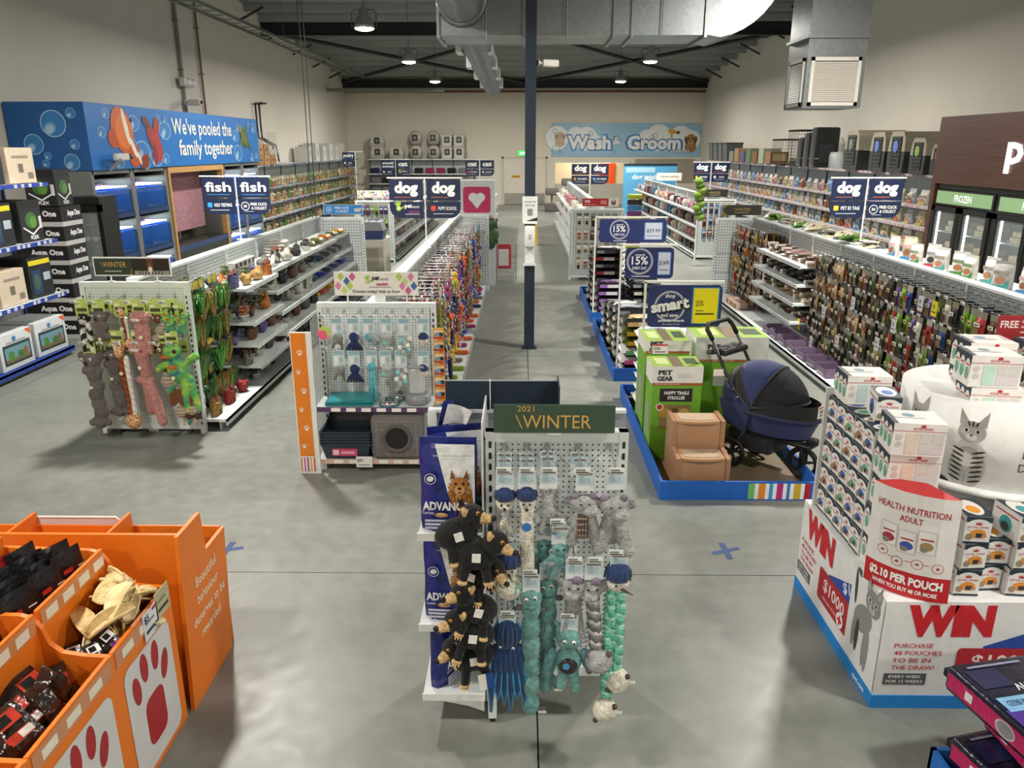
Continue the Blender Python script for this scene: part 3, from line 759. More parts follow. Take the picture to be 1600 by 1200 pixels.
def art_assist(b, w, h):
    b.rect(-w/2+.006, w/2-.006, -h/2+.006, h/2-.006, '#f2f0e6', .001)
    cols = ['#b9d36a', '#d98bb4', '#4a6fb0', '#c9dc8a', '#d06a9a']
    k = 0
    for s in (-1, 1):
        for i in range(3):
            for j in range(2):
                cx, cy = s*(w/2-.05-i*.05*(1 if j else 1)+(.025 if j else 0)-.01), h/2-.04-j*.08-(i % 2)*.04
                if abs(cx) < .2: continue
                b.shape([(cx-.03, cy), (cx, cy-.04), (cx+.03, cy), (cx, cy+.04)], cols[k % 5], .002); k += 1
    hand_icon(b, -.07, .035, .05, '#a5c94a', .003)
    b.text('pet', .0, .045, .04, '#3a3238', .003, .04, .065).text('stock', .075, .045, .03, '#6a6268', .003, 0, .07).text('assist', .055, .0, .03, '#b8337f', .003, .03, .1)
    b.rect(-.06, .13, -.03, -.025, '#77707a', .003).text('Donate today! Ask us how', 0, -.068, .026, '#2a262a', .003, .012, w*.56)
header_sign('charity sign reading donate today above the kitten endcap', -1.62, -.895, 6.58, 1.47, 1.675, art_assist, feet=(.15, .86), foot_h=.06)
def art_arrow(b, w, h):
    b.rect(-w/2, w/2, -h/2, h/2, '#34362f', .001).shape([(-w/2, 0), (-w/2, h/2), (-w/2+.1, h/2)], '#8a7136', .002).shape([(-w/2, 0), (-w/2, -h/2), (-w/2+.1, -h/2)], '#8a7136', .002)
    winter_letters(b, 0, .01, .055, .3, '#b8a060', year=False); b.rect(-.12, .12, -.05, -.043, '#cfc8b0', .002)
header_sign('dark arrow winter sign above the far end of the treats', 3.6, 4.3, 14.17, 1.53, 1.71, art_arrow)
header_sign('smaller dark winter sign beyond the treats gondola', 4.4, 5.05, 19.48, 1.53, 1.71, art_arrow)
def art_click(b, w, h):
    b.rect(-w/2+.005, w/2-.005, -h/2+.005, h/2-.005, '#2f86cf', .001).ring(-w*.36, 0, .05, .008, '#eef', .002).text('30', -w*.36, 0, .035, '#eef', .002, .02).text('FREE CLICK', -.02, .03, .04, '#eef', .002, .02, .26).text('& COLLECT', -.02, -.03, .04, '#eef', .002, .02, .24).oval(w*.36, -.01, .06, .035, '#cfcac2', .002).oval(w*.44, .01, .025, .025, '#cfcac2', .002)
header_sign('light blue click and collect sign behind the ornament gondola', -3.55, -2.85, 14.02, 1.55, 1.72, art_click)
def art_red(b, w, h):
    b.rect(-w/2, w*.22, -h/2, h/2, '#c0262c', .001).rect(w*.22, w/2, -h/2, h/2, '#f0ece8', .001).text('20%', -w*.36, .02, .05, '#fff', .002, .03).rect(-w*.45, -w*.1, -.05, -.042, '#f0c8c8', .002).rect(.0, w*.17, .01, .03, '#f0c8c8', .002).rect(.0, w*.17, -.03, -.01, '#f0c8c8', .002).oval(w*.36, -.0, .05, .06, '#7a4a34', .002).oval(w*.36, .03, .03, .03, '#d8c0a8', .003)
header_sign('red twenty percent sign on the far centre gondola', 1.25, 2.0, 16.33, 1.53, 1.69, art_red)
def art_far_assist(b, w, h): art_assist(b, w, h)
header_sign('distant charity sign over the far bag gondola endcap', -3.95, -3.2, 18.88, 1.53, 1.71, art_far_assist)
def art_repeat(b, w, h):
    b.rrect(-w/2+.02, w/2-.02, -h/2+.02, h/2-.02, .03, '#ded9cf', .001).text('repeat station', 0, 0, .06, '#4a4038', .002, .01, w*.75)
header_sign('pale distant sign board under the shutter', 4.4, 5.2, 26.0, 1.66, 1.9, art_repeat, foot_h=.135)

# big wall signs
sg = thing('bubble_sign', 'blue boxed fish sign reading we have pooled the family together', 'sign', (-7.05, 13.0, 0))
MB().box(-1.3, 0, 0, 8.4, 2.33, 3.4, '#1266b0').build('sign_box', 'plastic', sg)
pr = MB(); pr.frame((.001, 4.2, 2.865), (0, 1, 0), (0, 0, 1))
def bubble(b, x, y, r, k=1.0, d=.002):
    b.oval(x, y, r*k, r, '#2f7fc4', d, n=20).ring(x, y, r*k, r*.07*k, '#b9d8ee', d+.001, ry=r).oval(x-r*.3*k, y-r*.35, r*.5*k, r*.4, '#7fb2dd', d+.001, rot=.7).oval(x-r*.35*k, y-r*.42, r*.36*k, r*.26, '#a8cbe8', d+.0015, rot=.7)
pr.rect(-4.2, 4.2, -.53, .53, '#1273c4', .0)
k = 2.4   # the letters and fish are stretched along the wall sign
for x, y, r in ((-3.55, .38, .08), (-3.75, .08, .09), (-2.6, .25, .14), (-2.75, -.08, .09), (-2.4, -.25, .2), (-2.3, -.46, .1), (-1.35, .15, .17), (-1.6, .35, .07), (-1.85, -.35, .17), (-1.45, -.38, .1), (-3.3, -.4, .12), (2.75, .3, .1), (2.5, .1, .13), (2.6, -.3, .19), (3.9, .32, .12), (3.5, .38, .07), (3.95, -.38, .08), (3.6, -.42, .1), (-1.3, .35, .06)): bubble(pr, x, y, r, 1.5)
for i, ln in enumerate(("We've pooled the", 'family together')): 
    pr.text(ln, .62 + (.12 if i else 0), .2 - .42*i, .31, '#f3f1ea', .003, .018, 3.3 - (.25 if i else 0))
# clown fish
def poly_o(pts, col, d): pr.shape(pts, col, d)
pr.oval(-3.05, .12, .42, .36, '#d8601a', .003, rot=-.9).oval(-3.0, .1, .3, .3, '#e8792a', .004, rot=-.9).oval(-2.72, -.3, .22, .22, '#c9541a', .003).oval(-2.35, -.42, .2, .12, '#8f3410', .003, rot=.4).oval(-3.38, -.02, .2, .16, '#c44e14', .003)
for x, y, rx, ry, a in ((-2.92, .18, .07, .32, .25), (-2.72, -.18, .06, .2, .5), (-2.55, -.36, .04, .13, .4)): pr.oval(x, y, rx, ry, '#f2ece0', .005, rot=a)
pr.oval(-2.72, .3, .05, .04, '#1a1210', .006)
# fighting fish
pr.oval(-1.95, .02, .28, .16, '#9c3436', .003, rot=-1.0).oval(-2.12, .28, .16, .09, '#6b3a3a', .004, rot=-.5).oval(-1.78, -.15, .3, .2, '#b23a3c', .0035, rot=-1.2).oval(-1.72, .2, .2, .12, '#a63638', .003, rot=1.2).oval(-1.9, -.28, .1, .22, '#8e2c30', .004)
# turtle
pr.oval(3.15, .05, .3, .2, '#4d5a2c', .003, rot=-.6).oval(3.15, .05, .22, .14, '#6b7438', .004, rot=-.6).oval(2.9, .28, .12, .09, '#7d8a44', .004).oval(3.5, -.16, .14, .05, '#5c6a34', .003, rot=-.9).oval(2.88, -.06, .16, .05, '#6f7c3c', .003, rot=.7).oval(3.4, .28, .15, .05, '#6f7c3c', .003, rot=.6)
pr.build('printed_front', 'plastic', sg)
pr = MB(); pr.frame((-.65, -.001, 2.865), (1, 0, 0), (0, 0, 1)); pr.rect(-.65, .65, -.535, .535, '#12589c', 0)
for x, y, r in ((.12, .2, .21), (-.25, -.12, .16), (.43, .36, .08), (.42, -.12, .08), (.33, -.4, .13), (-.05, -.3, .06), (-.1, -.42, .06)): bubble(pr, x, y, r)
pr.build('printed_end', 'plastic', sg)
MB().cyl((.0, .55, 2.33), (.22, .55, 2.5), .035, '#9a9c9a').cbox(.12, .2, .45, .9, 2.48, 2.6, '#dcdcd6', .02).cyl((.16, .9, 2.54), (.16, 1.0, 2.54), .05, '#15171a').build('spot_camera', 'plastic', sg)

ws = thing('grooming_sign', 'pale blue wash and groom station sign high on the end wall', 'sign', (4.96, YB-.06, 3.03))
b = MB().box(-3.56, 3.56, 0, .06, -.76, .76, '#a9cfe6'); b.frame((0, -.001, 0), (1,0,0), (0,0,1)); b.rect(-3.56, 3.56, -.76, .76, '#9cc6e0', 0)
for x, y, r in ((-3.3, .1, .55), (-2.4, .2, .4), (-1.9, .05, .55), (-1.5, -.1, .35), (1.0, .1, .38), (1.55, .1, .62), (2.0, -.1, .45), (2.6, .05, .6), (3.1, .0, .45)):
    b.oval(x, min(y, .74-r), r, r, '#f1f4f3', .001, n=24)
b.rect(-3.56, 3.56, -.76, -.5, '#9cc6e0', .0015)
for x, y, r in ((-3.35, -.45, .2), (-3.1, -.6, .11), (-1.7, .28, .12), (-.55, -.55, .1), (1.25, .15, .1), (1.4, .2, .12), (-3.4, .4, .1)): b.ring(x, y, r, .02, '#6d8296', .003)
for wd, cx, w in (('Wash', -1.75, 2.15), ('Groom', 1.35, 2.65)):
    b.text(wd, cx, -.12, .62, '#2a79bd', .002, .10, w*1.05).text(wd, cx, -.12, .6, '#f7f7f4', .003, .045, w*.97)
b.text('&', -.43, -.02, .4, '#222', .003, .06).text('&', -.43, -.02, .36, '#f7f7f4', .004, .02).text('station', 2.6, -.5, .16, '#1f2d3a', .004, .06, .95).text('station', 2.6, -.5, .15, '#f4f4f0', .005, .02, .9)
def dog_face(b, cx, cy, s, fur, dark, ear, d=.003):
    b.oval(cx, cy-.9*s, .8*s, .7*s, fur, d).oval(cx, cy, .72*s, .75*s, fur, d+.0005).oval(cx-.62*s, cy-.05*s, .22*s, .5*s, ear, d+.001, rot=.2).oval(cx+.62*s, cy-.05*s, .22*s, .5*s, ear, d+.001, rot=-.2).oval(cx, cy-.3*s, .36*s, .32*s, dark, d+.0012)
    for q in (-1, 1): b.oval(cx+q*.28*s, cy+.12*s, .09*s, .09*s, '#171210', d+.002)
    b.oval(cx, cy-.18*s, .14*s, .1*s, '#15100e', d+.002).oval(cx, cy-.48*s, .12*s, .06*s, '#8c4a44', d+.002)
dog_face(b, -3.15, .15, .3, '#c9b394', '#dccdb4', '#a98c66'); dog_face(b, 3.1, .0, .36, '#a5764a', '#c79a68', '#6b4a34')
b.oval(2.2, .38, .22, .1, '#d9a72a', .004, rot=-.15).rect(2.12, 2.22, .1, .35, '#d9a72a', .004).rect(2.4, 2.55, .28, .4, '#2a2a2a', .004)
b.build('board', 'plastic', ws)
# smaller blue sign by the shutter
tag(MB().box(4.2, 6.4, 33.0, 33.05, 0, 2.05, '#5aa9d6').box(4.2, 6.4, 32.98, 33.0, 1.98, 2.05, '#1a2733').frame((5.3, 32.999, 1.6), (1,0,0), (0,0,1)).rect(-1.0, .2, .1, .3, '#a8d4ea').text('dog wash', -.2, -.1, .2, '#e8f4fa', .002, .03, 1.1).build('wash_booth_panel', 'plastic'), 'light blue dog wash booth panel below the shutter', 'panel')
# ================================================================ foreground winter stand
st = thing('winter_stand', 'white winter toy stand with pegboard and side shelves in the foreground', 'display stand', (0, 3.12, 0))
MB().box(-.11, .43, 0, .018, .3, 1.485, WHITE).build('peg_panel', 'peg_end', st)
for x in (-.135, .445):
    u = MB().box(x-.02, x+.02, -.014, .04, .03 if x < 0 else .3, 1.525, WHITE); u.frame((x, -.0145, 0), (1,0,0), (0,0,1))
    for k in range(22): u.rect(-.006, .006, .36+k*.052, .39+k*.052, '#1d2021', .0005)
    u.build('upright', 'paint', st)
    if x < 0: MB().cyl((x, .012, 0), (x, .012, .035), .016, '#1a1a1a', n=10).build('foot', 'rubber', st)
MB().box(-.155, .465, -.012, .045, 1.478, 1.525, WHITE).build('top_rail', 'paint', st)
MB().box(-.115, .425, -.012, .035, .28, .33, WHITE).build('bottom_rail', 'paint', st)
MB().box(-.44, .5, .35, .37, .0, 1.49, '#9aa0a6').build('back_panel', 'paint', st)
MB().box(-.445, -.405, .33, .37, 0, 1.5, WHITE).build('rear_upright', 'paint', st)
MB().box(-.445, .5, .335, .375, 1.49, 1.505, '#d9dcdc').build('rear_cap', 'paint', st)
MB().box(-.172, -.164, -.03, .40, 1.0, 1.575, '#e3e4e2').build('divider_sheet', 'plastic', st)
MB().box(-.163, -.158, .0, .36, .12, 1.48, '#c5cacb').build('side_panel', 'paint', st)
for z, x0 in ((1.03, -.465), (.555, -.475), (.165, -.47)):
    s_ = MB().box(x0, -.17, -.005, .345, z-.028, z, '#dfe3e2').build('shelf', 'paint', st)
    MB().box(x0-.004, -.17, -.014, -.004, z-.034, z+.004, '#eef0ee').build('shelf_lip', 'plastic', s_)
MB().prism([(-.46, .137), (-.175, .137), (-.175, .06), (-.25, .09)], .012, WHITE, 'y', .0).build('bracket', 'paint', st)
# navy header board behind
nv = thing('navy_header', 'dark navy open-topped header boards behind the winter sign', 'header board', (-.36, 3.47, 1.505))
MB().box(0, .21, -.004, .004, 0, .14, '#10263a').build('board', 'card', nv); MB().box(.215, .53, -.004, .004, 0, .14, '#0d2032').build('board', 'card', nv)
MB().box(.21, .215, -.02, .02, 0, .145, '#d0d3d3').build('divider', 'card', nv); MB().box(.53, .535, -.16, .03, 0, .16, '#0d2032').build('side_board', 'card', nv); MB().box(-.004, .54, -.005, .005, .14, .144, '#9aa4ac').build('edge', 'card', nv)
def art_winter(b, w, h):
    b.rect(-w/2, w/2, -h/2, h/2, GREEN, .001)
    winter_letters(b, -.005, -.012, .062, .325)
header_sign('green twenty twenty-one winter header on the foreground stand', -.118, .40, 3.095, 1.53, 1.655, art_winter, feet=(.5,), foot_h=.008, back=GREEN)

# ---- dog food bags on the stand
def food_bag(w, h, d, art, base):
    b = MB()
    nz = 8
    def prof(t): return d/2*(1 - max(0, (t-.55)/.45)**2)*(.92 + .08*sin(pi*min(1, t*3))) if t < 1 else .002
    rows = []
    for j in range(nz+1):
        t = j/nz; dd = max(.003, prof(t)); ww = w/2*(1 + .02*sin(t*9))
        rows.append([(-ww, -dd*.35, t*h), (-ww*.55, -dd, t*h), (0, -dd*1.08, t*h), (ww*.55, -dd, t*h), (ww, -dd*.35, t*h), (ww, dd*.35, t*h), (0, dd, t*h), (-ww, dd*.35, t*h)])
    n = 8; vs = [p for r in rows for p in r]
    fs = [(j*n+i, j*n+(i+1)%n, (j+1)*n+(i+1)%n, (j+1)*n+i) for j in range(nz) for i in range(n)] + [tuple(range(n))[::-1]]
    b._add(vs, fs, base, True)
    b.box(-w/2, w/2, -.003, .003, h-.005, h+.03, base)
    return b
def advance_bag(label, loc, rotz, flav):
    t = thing('dog_food_bag', label, 'bag', loc, rotz, 'navy and white dog food bags')
    w, h, d = .255, .41, .11
    food_bag(w, h, d, None, '#1f2a78').build('pouch', 'film', t)
    p = MB(); p.frame((0, -d/2*1.06, 0), (1,0,0), (0,0,1))
    def bend(x, y): return 0
    p.shape([(-.05, h+.02), (w/2-.004, h+.02), (w/2-.006, .05), (.07, .11), (.0, .2)], '#eef0f0', .004)
    p.shape([(.045, .02), (w/2-.006, .02), (w/2-.006, .12), (.075, .12)], '#2f6b34', .0045)
    # dog head
    p.shape([(.0, .2), (.025, .12), (.09, .1), (w/2-.01, .14), (.105, .22)], '#a66c33', .005)
    for k in range(30): a = k*2.4; p.oval(.055+.034*sin(a), .228+.036*cos(a)-.008, .006, .02, ('#8d5526', '#c28a4a', '#a66c33', '#d0a062')[k % 4], .0053, rot=-a)
    for k in range(16): p.oval(.02+.006*k, .16-.012*((k*5) % 4), .005, .03, ('#8d5526', '#c28a4a', '#7a4a22')[k % 3], .0053, rot=.2*((k % 3)-1))
    p.oval(.055, .235, .036, .04, '#b97b3e', .0055).oval(.055, .212, .024, .02, '#d7a468', .006).oval(.055, .222, .009, .007, '#1a1512', .0065)
    for s in (-1, 1):
        p.shape([(.055+s*.018, .272), (.055+s*.042, .262), (.055+s*.034, .312)], '#8d5526', .0052).oval(.055+s*.017, .245, .006, .006, '#15110f', .0065)
    p.oval(.055, .203, .008, .003, '#3a2018', .007)
    p.text('ADVANCE', -.012, .135, .04, '#f4f4f2', .008, .035, .2).text('ADULT', .085, .085, .02, '#f4f4f2', .0055, .02, .055)
    p.oval(-.075, .265, .026, .026, '#1f2a78', .0045).ring(-.075, .265, .026, .003, '#e8e8ec', .005).oval(-.075, .265, .016, .013, '#f0f0f0', .005, rot=.3)
    p.text(flav, -.09, .098, .014, '#e4e6f0', .005, .01).oval(-.03, .09, .03, .012, '#c9965a', .006).oval(-.03, .094, .02, .007, '#e2c493', .0065)
    for k in range(3): p.rect(-.105, .04, .02+k*.018, .031+k*.018, '#cfd2e2', .005)
    p.rect(-.06, w/2-.01, h-.035, h-.031, '#c3c7ca', .0055)
    p.build('print', 'film', t)
    return t
advance_bag('standing dog food bag with a terrier, top shelf of the winter stand', (-.325, 3.185, 1.031), radians(-2), 'Turkey')
advance_bag('second dog food bag with a terrier, middle shelf of the winter stand', (-.325, 3.20, .556), radians(-4), 'Lamb')
advance_bag('dog food bag turned sideways on the bottom shelf of the winter stand', (-.36, 3.27, .166), radians(62), 'Lamb')
advance_bag('folded-over dog food bag behind the top shelf terrier bag', (-.31, 3.34, 1.031), radians(14), 'Turkey')
t = thing('bag_flap', 'white folded top of the bag behind the terrier bag', 'bag top', (-.315, 3.34, 1.47))
MB().grid(lambda u, v: (-.05+.11*u+.03*v, .03*sin(u*3)-.02*v, .0+.11*v*(1-.35*u)), 6, 5, '#e9e9ea').build('flap', 'film', t); MB().grid(lambda u, v: (-.075+.05*u+.03*v, .02+.02*sin(u*3), -.02+.13*v), 3, 4, '#26307c').build('stripe', 'film', t)

# ---- hanging cards and toys of the stand
def card(mb, w=.062, h=.07, y=-.012, c='#cfe0e6'):
    mb.box(-w/2, w/2, y-.0015, y+.0015, -h, 0, c); mb.frame((0, y-.002, -h/2), (1,0,0), (0,0,1))
    mb.rect(-w/2, w/2, -h/2, -h*.22, '#e9eef0').rect(-w*.3, -w*.05, -h*.1, h*.3, '#9fb9c6').rect(.0, w*.3, -h*.05, h*.18, '#b4c9d2').rect(-w*.4, w*.4, h*.34, h*.45, '#8a7a6a')
    return mb
WCARD = card(MB()).mesh('header_card', 'card')
def eye(t, x, y, z, r=.008, white=True):
    e = MB()
    if white: e.ell((0, 0, 0), r, '#f4f2ec', None, 10, 6).ell((0, -r*.6, 0), r*.6, '#111111', None, 8, 5)
    else: e.ell((0, 0, 0), r, '#161313', None, 8, 5)
    e.build('eye', 'plastic', t, (x, y, z))
def beanie(t, loc, s=1.0):
    b = MB().lathe([(.036*s, -.012*s), (.04*s, -.004*s), (.039*s, .012*s), (.034*s, .03*s), (.02*s, .043*s), (.004*s, .048*s)], '#223a6c', n=18)
    h_ = b.build('beanie', 'fabric', t, loc)
    for k in range(12):
        a = 2*pi*k/12
        MB().tube([(.041*s*cos(a), .041*s*sin(a), -.008*s), (.038*s*cos(a), .038*s*sin(a), .016*s), (.022*s*cos(a), .022*s*sin(a), .043*s)], .0035*s, '#1a2f5a', 5).build('rib', 'fabric', h_)
    MB().ell((0, 0, .055*s), .013*s, '#eeece4').build('pompom', 'plush', h_)
GRP_W = 'winter plush toys on the foreground stand'
def wtoy(name, label, x, y, z, hz=None, ticket=True):
    """toy hanging from a hook of the stand; z is the height of its card top"""
    t = thing(name, label, 'plush toy', (x, y, z), 0, GRP_W); t.scale = (1.2, 1.14, 1.17)
    obj('header_card', WCARD, t)
    return t
for x in (-.07, .024, .113, .246, .384):
    hook(st, x, 1.462, .95, -.001)
for x, z in ((-.06, 1.15), (.15, 1.235), (.04, 1.0), (.225, 1.06), (.31, 1.06), (.395, 1.095), (-.055, .80), (.2, .79)):
    hook(st, x, z, .95, -.001)
CREAM = '#e4dfd0'; LG = '#a9a9aa'; TEAL = '#76a9a6'; MINT = '#8fd0bb'
# extra cards behind each hook
for k, (x, z) in enumerate(((-.07, 1.45), (.024, 1.45), (.113, 1.46), (.246, 1.455))):
    for j in range(2): obj('spare_card', WCARD, st, (x+jit(.006), -.06-.06*j, z+.0))
t = wtoy('plush_bear', 'small cream bear toy in a navy beanie, first on the top hooks', -.066, 2.885, 1.445)
obj('body', organic('body', [('e', (0,0,-.125), (.032,.03,.034), CREAM), ('e', (0,-.026,-.135), (.016,.014,.013), CREAM), ('c', (0,0,-.15), (.004,0,-.2), .016, .014, '#c9c8c4'), ('c', (0,0,-.2), (.02,-.005,-.235), .015, .013, CREAM), ('c', (0,0,-.2), (-.018,-.005,-.23), .014, .013, CREAM)], .005, 'plush'), t)
beanie(t, (0, 0, -.1), .9); eye(t, -.012, -.032, -.122, .004, False); eye(t, .012, -.032, -.122, .004, False); MB().ell((0, -.041, -.133), .006, '#15120f', None, 8, 5).build('nose', 'plastic', t)
t = wtoy('plush_bear', 'long tube-shaped cream bear toy in a navy beanie', .024, 2.88, 1.45)
obj('body', organic('body', [('e', (0,0,-.125), (.032,.03,.036), CREAM), ('c', (0,0,-.15), (.004,0,-.4), .027, .026, CREAM), ('e', (-.026,0,-.105), .012, CREAM), ('e', (.026,0,-.105), .012, CREAM)], .005, 'plush'), t)
beanie(t, (0, 0, -.1), .9); eye(t, -.011, -.03, -.122, .004, False); eye(t, .011, -.03, -.122, .004, False); MB().ell((0, -.034, -.14), .006, '#15120f', None, 8, 5).build('nose', 'plastic', t)
MB().cyl((0, -.026, -.21), (0, -.031, -.21), .016, '#3d78c0', n=14).build('badge', 'plastic', t)
t = wtoy('plush_rabbit', 'small light grey rabbit toy with silver crinkle paws', .112, 2.885, 1.45)
obj('body', organic('body', [('e', (0,0,-.12), (.024,.022,.026), '#bcbcbc'), ('e', (0,0,-.165), (.028,.024,.034), '#b2b2b2'), ('c', (-.012,0,-.1), (-.03,.002,-.055), .008, .01, '#bcbcbc'), ('c', (.012,0,-.1), (.028,.002,-.055), .008, .01, '#c8c8c8'), ('c', (-.02,0,-.15), (-.05,-.01,-.18), .009, .01, LG), ('c', (.02,0,-.15), (.05,-.01,-.18), .009, .01, LG), ('c', (-.012,0,-.19), (-.022,-.01,-.23), .012, .012, LG), ('c', (.012,0,-.19), (.022,-.01,-.23), .012, .012, LG)], .005, 'plush'), t)
for x, z in ((-.055, -.185), (.055, -.185), (-.024, -.238), (.024, -.238)): MB().ell((x, -.012, z), (.014, .01, .012), '#8f8b95', None, 8, 6).build('paw', 'foil', t)
def floppy(label, x, z, s=1.0, plaid=False):
    t = wtoy('plush_hippo', label, x, 2.87, z)
    obj('body', organic('body', [('e', (0,0,-.125*s), (.042*s,.034*s,.036*s), LG), ('e', (.022*s,-.02*s,-.145*s), (.03*s,.024*s,.022*s), '#b5b5b6'), ('e', (-.05*s,.005,-.115*s), (.022*s,.01*s,.018*s), '#9a9a9c'), ('e', (.055*s,.005,-.12*s), (.02*s,.01*s,.018*s), '#9a9a9c'), ('c', (-.01*s,0,-.16*s), (-.04*s,0,-.27*s), .02*s, .024*s, LG), ('c', (.02*s,0,-.16*s), (.05*s,0,-.28*s), .02*s, .024*s, '#b0b0b1'), ('c', (.0,.01,-.16*s), (.0,.01,-.24*s), .02*s, .022*s, '#8f8f91')], .006, 'plush'), t)
    eye(t, -.012*s, -.035*s, -.115*s, .0035, False); eye(t, .016*s, -.035*s, -.113*s, .0035, False)
    for sx in (-1, 1): MB().ell((sx*.03*s, -.01, -.092*s), (.013*s, .006*s, .014*s), '#8d7f95', None, 8, 6).build('crinkle_ear', 'foil', t)
    if plaid:
        p = MB().box(-.022, .014, -.026, -.02, -.25*s, -.155*s, '#7d6a5c'); p.frame((-.004, -.0265, -.2*s), (1,0,0), (0,0,1))
        for k in range(4): p.rect(-.018, .018, -.04+k*.022, -.034+k*.022, '#b9a892').rect(-.016+k*.01, -.012+k*.01, -.045, .045, '#4a3a34')
        p.build('knit_patch', 'fabric', t)
    return t
floppy('light grey hippo toy with a brown knitted belly patch', .258, 1.45, 1.0, True)
floppy('spotted light grey elephant toy hanging last on the top hooks', .38, 1.455, 1.12)
def teal_small(label, x, z, y=2.88):
    t = wtoy('plush_dragon', label, x, y, z)
    obj('body', organic('body', [('e', (0,0,-.09), (.032,.03,.03), TEAL), ('e', (-.005,0,-.135), (.026,.022,.032), '#6a9c9a'), ('c', (-.02,0,-.12), (-.055,-.01,-.15), .011, .012, TEAL), ('c', (-.015,0,-.16), (-.03,0,-.21), .013, .014, TEAL), ('c', (.012,0,-.16), (.025,0,-.2), .013, .012, TEAL)], .005, 'plush'), t)
    eye(t, -.01, -.03, -.085, .004, False); eye(t, .014, -.029, -.085, .004, False)
    MB().ell((-.03, -.015, -.15), (.016, .008, .012), '#9a98a6', None, 8, 6).build('crinkle_wing', 'foil', t)
teal_small('little teal dragon toy with silver wings under the rabbit', .165, 1.2)
teal_small('second little teal dragon toy half hidden behind the tube bear', .1, 1.18, 2.95)
t = wtoy('plush_snowman', 'round cream snowman toy in a navy beanie, lower card', -.05, 2.88, 1.14)
obj('body', organic('body', [('e', (0,0,-.125), (.036,.034,.034), CREAM), ('e', (0,0,-.2), (.05,.044,.054), CREAM), ('c', (.04,0,-.17), (.06,0,-.25), .014, .016, '#bcd6cf')], .006, 'plush'), t)
beanie(t, (0, 0, -.098), 1.05); eye(t, -.012, -.035, -.12, .004, False); eye(t, .012, -.035, -.12, .004, False); MB().cyl((0, -.03, -.134), (.012, -.062, -.14), .006, '#6b4636', .001, 8).build('nose', 'fabric', t)
def rope_path(p0, p1, r, turns, ph, n=28):
    p0, p1 = Vector(p0), Vector(p1); return [p0 + (p1-p0)*(i/n) + Vector((r*cos(ph+turns*2*pi*i/n), r*sin(ph+turns*2*pi*i/n), 0)) for i in range(n+1)]
def braid(t, p0, p1, r, cols, turns=6, name='rope'):
    for k, c in enumerate(cols): MB().tube(rope_path(p0, p1, r*.7, turns, 2*pi*k/len(cols)), r*.72, c, 6).build(name, 'rope', t)
def grey_leggy(label, x, z, rope=False):
    t = wtoy('plush_hippo', label, x, 2.86, z)
    bl = [('e', (0,0,-.11), (.04,.034,.04), '#a5a5a6'), ('e', (-.008,-.02,-.135), (.03,.024,.022), '#b3b3b4'), ('e', (.048,.005,-.1), (.02,.012,.028), '#98989a'), ('e', (-.045,.005,-.095), (.016,.01,.02), '#98989a')]
    if not rope: bl += [('e', (0,0,-.18), (.032,.026,.045), '#989899')] + [('c', (sx*.018, 0, -.2), (sx*(.024+.012*(k%2)), -.012*k, -.30-.03*k), .012, .013, '#9f9fa0') for sx in (-1, 1) for k in (0, 1)]
    obj('body', organic('body', bl, .006, 'plush'), t)
    eye(t, -.018, -.034, -.1, .0045, False); eye(t, .014, -.034, -.1, .0045, False)
    MB().ell((.01, -.02, -.075), (.02, .01, .018), '#8d7f95', None, 8, 6).build('crinkle_ear', 'foil', t)
    if rope:
        braid(t, (0, 0, -.14), (.02, 0, -.36), .02, ['#8e8e90', '#d7d7d2', '#6f6f72'], 5)
        MB().ell((.03, -.01, -.41), (.052, .048, .052), '#adadae', None, 16, 12).build('ball', 'plush', t)
        for sx in (-1, 1): MB().ell((.03+sx*.035, -.03, -.445 if sx < 0 else -.37), .012, '#5a4c4a', None, 8, 6).build('foot', 'foil', t)
grey_leggy('grey leggy hippo toy with crinkle ear, lower hooks', .225, 1.05)
grey_leggy('grey goat toy with a twisted rope body and round ball foot', .305, 1.045, True)
t = wtoy('plush_snowman', 'snowman toy in a navy beanie with mint rope body and ball feet', .41, 2.86, 1.085)
obj('head', organic('head', [('e', (0,0,-.12), (.042,.038,.038), CREAM)], .006, 'plush'), t); beanie(t, (0, 0, -.09), 1.15)
MB().cyl((.01, -.03, -.13), (.05, -.06, -.14), .007, '#5a3a30', .001, 8).build('nose', 'fabric', t); eye(t, -.01, -.038, -.115, .004, False)
braid(t, (-.02, 0, -.15), (-.025, 0, -.62), .019, ['#7fd0b8', '#a9e2cf', '#5fb8a0'], 10); braid(t, (.012, .01, -.15), (.01, .01, -.5), .018, ['#7fd0b8', '#a9e2cf', '#5fb8a0'], 8)
for x, y, z in ((.015, .0, -.54), (-.03, -.02, -.66)):
    b_ = MB().ell((x, y, z), (.046, .044, .05), '#dcd8c8', None, 16, 12).build('ball', 'plush', t)
    for sx in (-1, 1): MB().ell((x+sx*.034, y-.02, z+sx*.03), .011, '#4a3d3a', None, 8, 6).build('foot', 'foil', b_)
    MB().box(x+.04, x+.065, y-.01, y-.008, z-.01, z+.002, '#f2f2ee').build('care_tag', 'fabric', b_)
